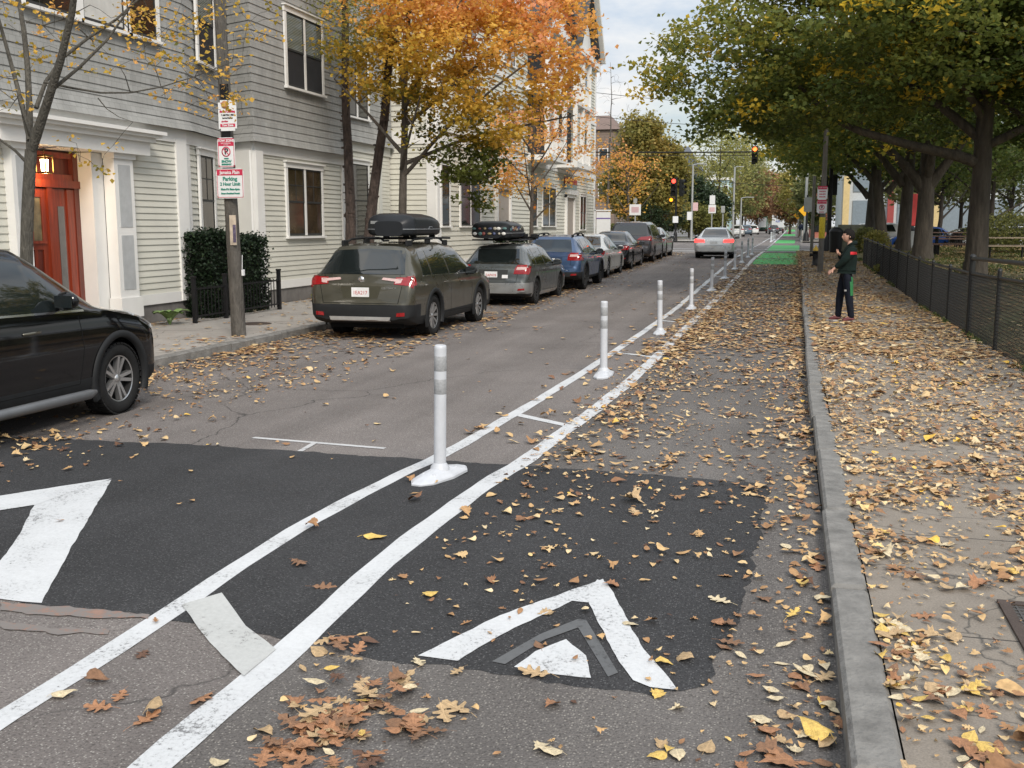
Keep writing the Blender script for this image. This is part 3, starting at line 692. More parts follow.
# stacked porch bay with gable
def porch(y0, y1, zt, d=1.1):
    pb = MB()
    for z in (4.75, 7.75): pb.b2(x3+.02, x3+d, y0, y1, z, z+.22)
    pb.b2(x3+.02, x3+d+.08, y0-.08, y1+.08, zt-.35, zt)
    for z, zz in ((4.97, 7.75), (7.97, zt-.35)):
        for y in (y0+.1, (y0+y1)/2, y1-.1): pb.b2(x3+d-.24, x3+d-.04, y-.1, y+.1, z, zz)
        pb.b2(x3+d-.18, x3+d-.1, y0+.2, y1-.2, z+.85, z+.93)
        k = int((y1-y0)/.16)
        for i in range(k): yy = y0+.25+(y1-y0-.5)*i/(k-1); pb.b2(x3+d-.155, x3+d-.125, yy-.015, yy+.015, z+.04, z+.85)
        pb.b2(x3+d-.17, x3+d-.11, y0+.2, y1-.2, z+.06, z+.12)
    pb.prism([(y0-.35, zt+.002), (y1+.35, zt+.002), ((y0+y1)/2, zt+2.6)], (x3+.02, 0, 0), (0, 1, 0), (0, 0, 1), d-.1)
    o = local(pb.build('porch', M_trim, None), h3)
    rb = MB(); ym = (y0+y1)/2
    for s in (-1, 1):
        e = y0-.55 if s < 0 else y1+.55
        q = [(e, zt-.1), (ym, zt+2.8), (ym, zt+2.95), (e, zt+.08)]
        if s > 0: q = q[::-1]
        rb.prism(q, (x3+.01, 0, 0), (0, 1, 0), (0, 0, 1), d+.3)
    rb.build('gable_roof', M_roof, o).location = (0, 0, 0)
    dk = MB(); dk.b2(x3+.022, x3+.05, y0+.3, y1-.3, 5.0, 7.7); dk.b2(x3+.022, x3+.05, y0+.3, y1-.3, 8.0, zt-.4)
    dk.build('porch_shade_panel', M_screen_shade, o)  # flat dark panels on the wall stand in for the shaded porch depth
porch(45.2, 49.0, 10.6); porch(51.4, 55.2, 10.6)
m = MB(); m.prism([(-20.3, 11.3), (-11.0, 11.3), (-11.1, 11.6), (-15, 15), (-20.3, 12)], (0, ya-.3, 0), (1, 0, 0), (0, 0, 1), -(yb-ya+.6)); local(m.build('roof', M_roof, None), h3)
m = MB(); m.prism([(56.6, 11.25), (61.9, 11.25), (59.25, 15.2)], (x3-.02, 0, 0), (0, 1, 0), (0, 0, 1), .3); 
local(m.build('gable', M_clap3, None), h3)
m = MB(); m.prism([(56.1, 11.3), (59.25, 15.5), (59.25, 15.9), (55.8, 11.3)][::-1], (x3-.02, 0, 0), (0, 1, 0), (0, 0, 1), .55); m.prism([(62.4, 11.3), (59.25, 15.5), (59.25, 15.9), (62.7, 11.3)], (x3-.02, 0, 0), (0, 1, 0), (0, 0, 1), .55)
local(m.build('gable_trim', M_trim, None), h3)
sg = MB(); sg.b2(x3+.08, x3+.14, 53.2, 56.2, 4.05, 4.35, 0); sg.b2(x3+.08, x3+.135, 53.2, 56.2, 3.8, 4.05, 1)
local(sg.build('sign_board', [simple('red_sign', (.5, .05, .04), .5), simple('sign_green_grey', (.35, .45, .42), .5)], None), h3)

# ---------------------------------------------------- far buildings
def far_house(name, label, x0, x1, y, z, depth, wall, roofm, rise, win=(3, 3), gable='x', wm=None, cat='house'):
    """front (facing the camera) at y from x0 to x1, eaves at z"""
    root = empty(name, ((x0+x1)/2, y, .38), 0, label, cat)
    m = MB(); siding(m, (x0, y), (x1, y), .4, z, .3, .03); siding(m, (x1, y), (x1, y+depth), .4, z, .3, .03); siding(m, (x1, y+depth), (x0, y+depth), .4, z, .3, .03); siding(m, (x0, y+depth), (x0, y), .4, z, .3, .03)
    local(m.build('wall', wall, None), root)
    r = MB(); xm = (x0+x1)/2; ym = y+depth/2
    if rise <= .3: r.b2(x0-.3, x1+.3, y-.3, y+depth+.3, z, z+.4)
    elif gable == 'x': r.prism([(x0-.4, z), (x1+.4, z), (xm, z+rise)], (0, y-.3, 0), (1, 0, 0), (0, 0, 1), -(depth+.6))
    else: r.add([(x0-.4, y-.4, z), (x1+.4, y-.4, z), (x1+.4, y+depth+.4, z), (x0-.4, y+depth+.4, z), (x0+1.5, ym, z+rise), (x1-1.5, ym, z+rise)], [(0, 1, 5, 4), (1, 2, 5), (2, 3, 4, 5), (3, 0, 4), (3, 2, 1, 0)])
    local(r.build('roof', roofm, None), root)
    nx, nz = win
    for i in range(nx):
        for j in range(nz):
            wx = x0+(x1-x0)*(i+.5)/nx; wz = 1.2+(z-1.2)*j/nz+.3
            ww = min(1.0, (x1-x0)/nx*.5)
            m = MB(); m.b2(wx-ww/2-.1, wx+ww/2+.1, y-.09, y-.032, wz-.1, wz+1.6)
            w_ = local(m.build('window', M_trim, None), root)
            m = MB(); m.b2(wx-ww/2, wx+ww/2, y-.11, y-.091, wz, wz+1.5); m.build('pane', M_glass, w_)
    return root
a = PY(597, 150, 130)[0]; b, zt = PY(616, 116, 130)
far_house('brown_house', 'brown-shingled house top showing behind the bare tall tree', b-9, b, 130, zt-1.6, 10, simple('brown_shingle', (.20, .15, .12), .9), simple('brown_roof', (.17, .12, .10), .9), 2.2, (3, 3), 'y')
a = PY(664, 160, 150)[0]; b, zt = PY(695, 168, 150)
far_house('slate_roof_house', 'grey house with dark slate hip roof rising above the dark green trees', a, b, 150, zt, 12, simple('grey_render', (.26, .27, .29), .9), simple('slate_roof', (.10, .11, .13), .8), 3.4, (3, 3), 'y')
a = PY(697, 180, 180)[0]; b, zt = PY(730, 180, 180)
far_house('pale_blue_house', 'pale blue-green flat-roofed block beyond the intersection', a, b, 180, zt, 14, simple('pale_blue_wall', (.42, .56, .56), .7), M_trim, .2, (4, 3))
a, zt = PY(773, 168, 420)
st = empty('church_steeple', (a, 420, .38), 0, 'slender pale church steeple far down the street above the trees', 'steeple')
m = MB(); m.b2(a-1.6, a+1.6, 420, 423, .4, zt-14); local(m.build('tower', M_grey, None), st)
m = MB(); m.cyl((a, 421.5, zt-14), (a, 421.5, zt+1), 1.9, .1, 8); local(m.build('spire', simple('spire', (.38, .39, .41), .7), None), st)
# shop row beyond the park
root = empty('shop_row', (24, 104, .38), 0, 'pale shop building with yellow and red columns beyond the park', 'building')
M_yel = simple('yellow_column', (.55, .42, .20), .6); M_red = simple('red_column', (.28, .05, .045), .5); M_paleb = simple('pale_shop_wall', (.46, .49, .50), .6); M_shopg = simple('shop_glass', (.20, .24, .27), .15)
m = MB(); m.b2(4.6, 60, 102, 114, .4, 9); local(m.build('wall', M_paleb, None), root)
m = MB(); m.b2(4.3, 60.5, 101.2, 114.5, 9, 9.6); local(m.build('roof', M_roof, None), root)
for i in range(14):
    x = 5.0+i*3.9
    m = MB(); m.b2(x-.28, x+.28, 101.6, 102.0, .4, 6.4); local(m.build('column', M_yel if i % 2 == 0 else M_red, None), root)
    m = MB(); m.b2(x+.6, x+3.2, 101.9, 102.01, 1.0, 4.2); local(m.build('window', M_shopg, None), root)
    m = MB(); m.b2(x+.6, x+3.2, 101.9, 102.01, 5.0, 7.4); local(m.build('window', M_shopg, None), root)
root = empty('brick_house', (7, 130, .38), 0, 'red brick building beyond the far corner behind the signal poles', 'building')
M_brick = shingle_mat('red_brick', (.30, .10, .07), (.36, .14, .10), .08, .22, 1.4)
a = PY(812, 200, 130)[0]; b = PY(831, 200, 130)[0]
m = MB(); m.b2(a, b, 130, 142, .4, 6); local(m.build('wall', M_brick, None), root)
m = MB(); m.b2(a-.2, b+.2, 129.7, 142.3, 6, 6.4); local(m.build('roof', M_roof, None), root)
for i in range(2):
    for j in range(2):
        m = MB(); x = a+.4+i*1.2; m.b2(x, x+.6, 129.93, 130.01, 1.2+j*2.4, 2.6+j*2.4); local(m.build('window', M_glass, None), root)
# ================================================================== vehicles
def carpaint(name, c, metal=.5, rough=.32):
    m, nt, b = newmat(name); b.inputs['Base Color'].default_value = (*c, 1); b.inputs['Metallic'].default_value = metal
    b.inputs['Roughness'].default_value = rough; b.inputs['Coat Weight'].default_value = .8; b.inputs['Specular IOR Level'].default_value = .5 if max(c) > .02 else .08; b.inputs['Coat Roughness'].default_value = .05
    L = nt.links.new; co = coords(nt); n = nd(nt, 'ShaderNodeTexNoise', i_Scale=3, i_Detail=6); L(co, n.inputs['Vector'])
    r = ramp(nt, [(.35, (rough*.8,)*3), (.7, (min(1, rough*1.5),)*3)]); L(n.outputs['Fac'], r.inputs[0]); L(r.outputs[0], b.inputs['Roughness'])
    r2 = ramp(nt, [(.3, mul(c, .88)), (.7, mul(c, 1.1))]); L(n.outputs['Fac'], r2.inputs[0]); L(r2.outputs[0], b.inputs['Base Color'])
    return m
M_plast = simple('black_plastic', (.016, .017, .018), .6, 0, .15, 8)
M_cglass = simple('car_glass', (.010, .013, .013), .03, 0, .2, 3, spec=.85)
M_tyre = simple('tyre_rubber', (.014, .014, .014), .8, 0, .3, 10)
M_rim = simple('alloy_rim', (.50, .50, .50), .28, .85, .1, 9)
M_darkrim = simple('dark_alloy', (.06, .06, .062), .35, .7)
M_brake = simple('wheel_dark_metal', (.018, .018, .018), .7)
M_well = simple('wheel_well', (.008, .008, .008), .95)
M_tail = simple('tail_light_red', (.26, .008, .010), .12, 0, .25, 30, coat=.6)
M_tailc = simple('tail_light_clear', (.55, .38, .36), .12, 0, .2, 30, coat=.6)
M_brakeon = emit('brake_light_on', (1, .035, .03), 2.6)
M_amber = simple('amber_lens', (.6, .2, .02), .2)
M_head = simple('head_light', (.55, .56, .56), .08, .3, coat=.8)
M_chrome = simple('chrome', (.62, .62, .62), .15, .95)
M_plate = simple('plate_white', (.72, .72, .72), .45)
M_platered = simple('plate_red', (.45, .03, .03), .5)
M_silvstrip = simple('brushed_silver', (.50, .50, .49), .35, .5)
M_line = simple('panel_gap', (.006, .006, .006), .9)

def make_wheel(r, w, spokes, rimmat, parent, loc, side, rr=None):
    """axis along x, outer face towards +x*side"""
    rr = rr or r*.66; t = MB(); h = w/2
    t.lathe([(rr*.98, -h*.9), (r*.80, -h), (r*.93, -h*.96), (r*.99, -h*.75), (r, -h*.4), (r, h*.4), (r*.99, h*.75), (r*.93, h*.96), (r*.80, h), (rr*1.0, h*.86), (rr*.98, h*.7)], axis='x', n=36)
    for k in range(36):     # tread blocks
        a = 2*math.pi*k/36
        for sx in (-1, 1):
            c = Vector((sx*h*.55, math.cos(a)*(r+.001), math.sin(a)*(r+.001)))
            ty = Vector((0, -math.sin(a), math.cos(a))); rd = Vector((0, math.cos(a), math.sin(a))); xx = Vector((1, 0, 0))
            vs = [c+xx*u*h*.4+ty*v*r*.065+rd*q for q in (-.01, .005) for u, v in ((-1, -1), (1, -1), (1, 1), (-1, 1))]
            t.add(vs, [(4, 5, 6, 7), (0, 1, 5, 4), (1, 2, 6, 5), (2, 3, 7, 6), (3, 0, 4, 7)])
    root = t.build('wheel', M_tyre, parent); root.location = loc
    m = MB(); s = side
    m.lathe([(rr*.99, s*h*.84), (rr*.94, s*h*.80)], axis='x', n=36, mi=0); m.lathe([(rr*.94, s*h*.80), (rr*.90, s*h*.3), (rr*.88, -s*h*.7)], axis='x', n=36, mi=1)
    m.lathe([(.0, s*h*.1), (rr*.88, s*h*.1)], axis='x', n=30, mi=1)
    m.lathe([(0, s*h*.74), (rr*.13, s*h*.73), (rr*.19, s*h*.62), (rr*.2, s*h*.2)], axis='x', n=18, mi=0)
    for k in range(spokes):
        for tw in ((-.055, .055) if spokes <= 6 else (0,)):
            a = 2*math.pi*k/spokes
            u = Vector((0, math.cos(a), math.sin(a))); v = Vector((0, -math.sin(a), math.cos(a))); x = Vector((s, 0, 0))
            p0 = u*rr*.14+v*tw*rr*.8+x*h*.64; p1 = u*rr*.92+v*tw*rr*3.2+x*h*.78
            w0, w1 = rr*(.075 if spokes <= 6 else .06), rr*(.07 if spokes <= 6 else .10)
            vs = [p0-v*w0, p0+v*w0, p1+v*w1, p1-v*w1, p0-v*w0*1.3-x*.05, p0+v*w0*1.3-x*.05, p1+v*w1*1.2-x*.05, p1-v*w1*1.2-x*.05]
            m.add(vs, [(0, 1, 2, 3), (0, 4, 5, 1), (1, 5, 6, 2), (2, 6, 7, 3), (3, 7, 4, 0)], 0)
    m.build('rim', [rimmat, M_brake], root)
    return root

def car(name, loc, rz, label, cat, S, group=None):
    L, W, Ht = S['L'], S['W'], S['H']; w = W/2; top = S['top']; belt = S['belt']; wr = S['wroof']/2; zb0 = S.get('zb', .22)
    wh_r, yr, yf = S['wheel']
    root = empty(name, loc, rz, label, cat, group)
    ys = sorted(set([round(y, 3) for y, _ in top]+[round(k*.085, 3) for k in range(int(L/.085)+1)]+[0, .015, .04, .08, .13, L-.13, L-.08, L-.04, L-.015, L]))
    ys = [y for i, y in enumerate(ys) if i == 0 or y-ys[i-1] > .008 or y in (0, L)]; ys = [y for y in ys if 0 <= y <= L]
    rc = S.get('corner', .16)
    def wid(y):
        d = min(y, L-y)
        f = 1-.30*max(0, 1-d/.28)**2.4 if (L-y) < y else 1-.17*max(0, 1-d/.16)**2.2
        return w*f*(1-.03*max(0, (y-L*.82)/(L*.18))-.02*max(0, (L*.15-y)/(L*.15)))
    def bot(y):
        d0 = max(0, 1-y/.55); d1 = max(0, 1-(L-y)/.5)
        return zb0+.13*d0**1.5+.04*d1
    rings = []
    for y in ys:
        zt = interp(top, y); ww = wid(y); zb = min(bot(y), zt-.1); b = interp(belt, y) if isinstance(belt, list) else belt
        bb = min(b, zt-.05); f = max(0, min(1, (zt-b)/(Ht-b)))
        wt = (ww*.90)*(1-f)+wr*(ww/w)**.5*f
        wl = ww*.965
        g = lambda t: (wl+(wt-wl)*(t**1.25), bb+(zt-.075*min(1, f*3+.25)-bb)*t)
        pts = [(0, zb), (ww*.78, zb), (ww*.93, zb+.03), (ww*.985, zb+(bb-zb)*.16), (ww*.995, zb+(bb-zb)*.36), (ww*1.0, zb+(bb-zb)*.58), (ww*.998, zb+(bb-zb)*.78), (ww*.985, zb+(bb-zb)*.92), (wl, bb),
               g(.25), g(.5), g(.75), g(.93), (wt-.035*(1+f), zt-.026), (wt-.10, zt-.010), (wt*.55, zt), (0, zt+.008)]
        rings.append([(x, y, z) for x, z in pts]+[(-x, y, z) for x, z in pts[-2:0:-1]])
    n = len(rings[0]); vs = [p for r_ in rings for p in r_]
    bm = bmesh.new(); bv = [bm.verts.new(p) for p in vs]
    for i in range(len(rings)-1):
        for j in range(n): bm.faces.new([bv[i*n+j], bv[i*n+(j+1) % n], bv[(i+1)*n+(j+1) % n], bv[(i+1)*n+j]])
    bm.faces.new([bv[j] for j in range(n)][::-1]); bm.faces.new([bv[(len(rings)-1)*n+j] for j in range(n)])
    bmesh.ops.recalc_face_normals(bm, faces=bm.faces)
    hull = BVHTree.FromBMesh(bm)
    me = bpy.data.meshes.new('body'); bm.to_mesh(me); bm.free()
    body = link('body', me, root, [S['paint'], M_well])
    # wheel wells
    RW = wh_r+.065
    cb = MB()
    for yy in (yr, yf):
        for sx in (-1, 1): cb.cyl((sx*(w-.36), yy, wh_r+.01), (sx*(w+.3), yy, wh_r+.01), RW, n=40, smooth=False)
    cut = cb.build('cutter', M_well); cut.parent = root
    md = body.modifiers.new('b', 'BOOLEAN'); md.operation = 'DIFFERENCE'; md.object = cut; md.solver = 'EXACT'
    cut.location = (0, 0, 0)
    dg = bpy.context.evaluated_depsgraph_get(); ev = body.evaluated_get(dg); nm = bpy.data.meshes.new_from_object(ev)
    body.modifiers.clear(); old = body.data; body.data = nm; bpy.data.objects.remove(cut, do_unlink=True)
    bm = bmesh.new(); bm.from_mesh(nm)
    for (co, no) in S.get('splits', []):
        bmesh.ops.bisect_plane(bm, geom=bm.verts[:]+bm.edges[:]+bm.faces[:], plane_co=co, plane_no=no, dist=1e-5)
    for f in bm.faces:
        c = f.calc_center_median(); inw = False
        for yy in (yr, yf):
            d = math.hypot(c.y-yy, c.z-wh_r-.01)
            if d < RW+.004 and abs(c.x) > w-.37 and (d > RW-.02 and abs(f.normal.x) < .5): inw = True
            if d < RW and abs(abs(c.x)-(w-.36)) < .01: inw = True
        f.material_index = 1 if inw else 0
    def take(fn, nm_, mat):
        b2 = bm.copy(); bmesh.ops.delete(b2, geom=[f for f in b2.faces if not (fn(f.calc_center_median()) and f.material_index == 0)], context='FACES')
        for f in b2.faces: f.material_index = 0
        if not len(b2.faces): b2.free(); return
        m2 = bpy.data.meshes.new(nm_); b2.to_mesh(m2); b2.free(); o = link(nm_, m2, root, mat); smooth_angle(o, 35)
        bmesh.ops.delete(bm, geom=[f for f in bm.faces if fn(f.calc_center_median()) and f.material_index == 0], context='FACES'); return o
    for fn, nm_, mat in S.get('takes', []): take(fn, nm_, mat)
    bm.to_mesh(nm); bm.free(); nm.materials.clear(); nm.materials.append(S['paint']); nm.materials.append(M_well); smooth_angle(body, 35)
    # decals projected on the hull
    def decal(items, nm_, mat, off=.006, sp=.07, parent=root, mirror=False, thick=.012):
        if mirror:
            o = decal(items, nm_, mat, off, sp, parent, False, thick)
            c = o.copy(); c.data = o.data.copy(); col.objects.link(c); c.parent = parent
            c.data.transform(Matrix.Diagonal((-1, 1, 1, 1))); c.data.flip_normals(); return o
        VS = []; FS = []
        for view, poly in items:
            for mm in ((1, -1) if mirror else (1,)):
                b = cut_poly(poly, sp, sp); base = len(VS); b.verts.index_update()
                offs = {}
                for v in b.verts:
                    u, z = v.co.x, v.co.y
                    if view == 'side': o, d = Vector((3*mm, u, z)), Vector((-mm, 0, 0))
                    elif view == 'back': o, d = Vector((u*mm, -2, z)), Vector((0, 1, 0))
                    elif view == 'front': o, d = Vector((u*mm, L+2, z)), Vector((0, -1, 0))
                    else: o, d = Vector((u*mm, z, 4)), Vector((0, 0, -1))
                    h, nn, _, _ = hull.ray_cast(o, d)
                    if h is None: h, nn, _, _ = hull.find_nearest(o+d*2)
                    if nn.dot(d) > 0: nn = -nn
                    VS.append(h+nn*off); offs[v.index] = nn
                for f in b.faces:
                    q = [v.index+base for v in f.verts]
                    a_, b_, c_ = VS[q[0]], VS[q[1]], VS[q[2]]
                    nn = (b_-a_).cross(c_-a_)
                    if nn.dot(offs[f.verts[0].index]) < 0: q = q[::-1]
                    FS.append(q)
                for e in b.edges:
                    if len(e.link_faces) == 1:
                        i0, i1 = e.verts[0].index, e.verts[1].index; k = len(VS)
                        VS.append(VS[base+i0]-offs[i0]*thick); VS.append(VS[base+i1]-offs[i1]*thick)
                        FS.append([base+i0, base+i1, k+1, k])
                b.free()
        m2 = bpy.data.meshes.new(nm_); m2.from_pydata([tuple(v) for v in VS], [], FS); m2.polygons.foreach_set('use_smooth', [True]*len(FS)); m2.update()
        o = link(nm_, m2, parent, mat)
        try: m2.set_sharp_from_angle(angle=R(50))
        except Exception: pass
        return o
    # side glass
    bl = lambda y: interp(belt, y) if isinstance(belt, list) else belt
    for nm_i, (b0, t0, b1, t1) in enumerate(S['side']):
        k = 6; lowr = [(b0+(b1-b0)*i/k, bl(b0+(b1-b0)*i/k)+.025) for i in range(k+1)]
        up_ = []
        for i in range(k+1):
            y = t1+(t0-t1)*i/k; up_.append((y, interp(top, y)-S.get('topgap', .125)))
        poly = lowr+[p for p in up_ if p[1] > bl(p[0])+.04]
        for mm in (1, -1):
            o = decal([('side', [(u, z) for u, z in poly])], 'side_window', M_cglass, .004, .09) if mm == 1 else None
            if mm == 1: side0 = o
            else:
                c = side0.copy(); c.data = side0.data.copy(); col.objects.link(c); c.parent = root; c.data.transform(Matrix.Diagonal((-1, 1, 1, 1))); c.data.flip_normals()
    if S.get('chrome_line', True):
        b0 = S['side'][0][0]; b1 = S['side'][-1][2]
        decal([('side', [(b0, bl(b0)+.004), (b1, bl(b1)+.004), (b1, bl(b1)+.022), (b0, bl(b0)+.022)])], 'window_trim', S.get('trimmat', M_chrome), .008, .3, mirror=True)
    decal([('back', S['rearwin'])], 'rear_window', M_cglass, .006, .07)
    if 'windshield' in S: decal([('front', S['windshield'])], 'windshield', M_cglass, .006, .09)
    tlm = S.get('tailmat', M_tail)
    for mm in (1, -1):
        o = decal([(v, [(p[0]*mm if v == 'back' else p[0], p[1]) for p in q]) for v, q in S['tail']] if mm == 1 else [(v, q) for v, q in S['tail']], 'tail_light', tlm, .012, .05)
        if mm == -1: o.data.transform(Matrix.Diagonal((-1, 1, 1, 1))); o.data.flip_normals()
        if S.get('tail2'):
            c = decal(S['tail2'], 'lens', S.get('tail2mat', M_tailc), .016, .05, parent=o)
            if mm == -1: c.data.transform(Matrix.Diagonal((-1, 1, 1, 1))); c.data.flip_normals()
    hl = decal([('front', [(w*.55, S['hood']-.22), (w*.9, S['hood']-.18), (w*.93, S['hood']-.06), (w*.55, S['hood']-.12)]), ('side', [(L-.52, S['hood']-.02), (L-.12, S['hood']-.17), (L-.12, S['hood']-.08), (L-.5, S['hood']+.03)])], 'head_light', M_head, .012, .06, mirror=True)
    # door seams, handles
    for seam in S.get('seams', []):
        items = []
        for a, b in zip(seam, seam[1:]):
            d = Vector((b[0]-a[0], b[1]-a[1])).normalized(); nn = Vector((-d.y, d.x))*.0035
            items.append(('side', [(a[0]-nn.x, a[1]-nn.y), (b[0]-nn.x, b[1]-nn.y), (b[0]+nn.x, b[1]+nn.y), (a[0]+nn.x, a[1]+nn.y)]))
        decal(items, 'door_seam', M_line, .0015, .12, mirror=True, thick=.004)
    for seam in S.get('backseams', []):
        items = []
        for a, b in zip(seam, seam[1:]):
            d = Vector((b[0]-a[0], b[1]-a[1])).normalized(); nn = Vector((-d.y, d.x))*.004
            items.append(('back', [(a[0]-nn.x, a[1]-nn.y), (b[0]-nn.x, b[1]-nn.y), (b[0]+nn.x, b[1]+nn.y), (a[0]+nn.x, a[1]+nn.y)]))
        decal(items, 'tailgate_seam', M_line, .0018, .12, thick=.004)
    for (y, z) in S.get('handles', []):
        for sx in (-1, 1):
            h, nn, _, _ = hull.ray_cast(Vector((3*sx, y, z)), Vector((-sx, 0, 0)))
            m = MB(); m.tube([(h.x-sx*.005, y-.10, z), (h.x+sx*.032, y-.07, z+.004), (h.x+sx*.036, y, z+.006), (h.x+sx*.032, y+.07, z+.004), (h.x-sx*.005, y+.10, z)], .014, 8)
            m.build('door_handle', S.get('handlemat', S['paint']), root)
    for (v, q, nm_, mt, off) in S.get('extra', []):
        decal([(v, q)], nm_, mt, off, .07, mirror=(v == 'side' or nm_ == 'reflector'))
    # arch cladding
    if S.get('clad'):
        for yy in (yr, yf):
            for mm in (1, -1):
                m = MB(); N = 30; rings_ = []
                for i in range(N+1):
                    a = R(-22)+R(224)*i/N; row = []
                    for rr_, of in ((RW-.02, -.03), (RW-.012, .018), (RW+S['clad'], .014), (RW+S['clad']+.004, -.02)):
                        y, z = yy+rr_*math.cos(a), wh_r+.01+rr_*math.sin(a)
                        q = hull.ray_cast(Vector((3*mm, yy+(rr_+.03)*math.cos(a), max(z+.02, zb0+.16))), Vector((-mm, 0, 0)))[0]
                        x = q.x if q else w*mm
                        row.append((x+of*mm, y, z))
                    rings_.append(row)
                m.add([p for r_ in rings_ for p in r_], [(i*4+j, i*4+j+1, (i+1)*4+j+1, (i+1)*4+j) for i in range(N) for j in range(3)], 0, True)
                m.build('wheel_arch', M_plast, root)
    # mirrors
    my, mz = S['mirror']
    for sx in (-1, 1):
        m = MB(); x0 = w*.93
        bmx = bmesh.new(); bmesh.ops.create_icosphere(bmx, subdivisions=2, radius=1)
        vs = [(sx*(x0+.13+v.co.x*.125), my+v.co.y*.085*(1 if v.co.y > 0 else .55), mz+.03+v.co.z*(.09 if v.co.z > 0 else .075)) for v in bmx.verts]; bmx.verts.index_update()
        m.add(vs, [[v.index for v in f.verts] for f in bmx.faces], 0, True); bmx.free()
        m.tube([(sx*(x0-.06), my+.03, mz-.05), (sx*(x0+.08), my+.01, mz-.02)], .025, 8)
        mo = m.build('door_mirror', S.get('mirrormat', S['paint']), root)
        m = MB(); m.b2(sx*(x0+.04), sx*(x0+.225), my-.056, my-.048, mz-.025, mz+.085, bev=.003); m.build('mirror_glass', M_cglass, mo)
    # wheels
    for yy in (yr, yf):
        for sx in (-1, 1): make_wheel(wh_r, .225, S.get('spokes', 5), S.get('rim', M_rim), root, (sx*(w-.135), yy, wh_r), sx)
    # plate
    if S.get('plate'):
        px_, pz = S['plate']; h, nn, _, _ = hull.ray_cast(Vector((px_, -2, pz)), Vector((0, 1, 0)))
        m = MB(); m.box((px_, h.y-.012, pz), (.31, .012, .155), bev=.003); p = m.build('number_plate', M_plate, root)
        if S.get('platetext'):
            text(S['platetext'], .085, (px_, h.y-.0192, pz-.01), (R(90), 0, 0), M_platered, p, sx=.95)
    # under-body block hides the road through the wheel wells
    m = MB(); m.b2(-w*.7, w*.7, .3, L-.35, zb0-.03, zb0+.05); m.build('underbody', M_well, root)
    if S.get('rails'):
        y0, y1, hgt = S['rails']
        for sx in (-1, 1):
            m = MB(); pts = []
            for i in range(13):
                t = i/12; y = y0+(y1-y0)*t; lift = hgt*min(1, math.sin(math.pi*t)*2.4)
                pts.append((sx*(wr-.07), y, interp(top, y)-.015+lift))
            m.tube(pts, [.022]+[.020]*11+[.022], 8)
            for t in (0.02, .5, .98):
                y = y0+(y1-y0)*t; m.b2(sx*(wr-.07)-.022, sx*(wr-.07)+.022, y-.11, y+.11, interp(top, y)-.03, interp(top, y)+hgt*.8, bev=.012)
            m.build('roof_rail', M_plast, root)
    return root, decal, hull

def tail_common(w): return None
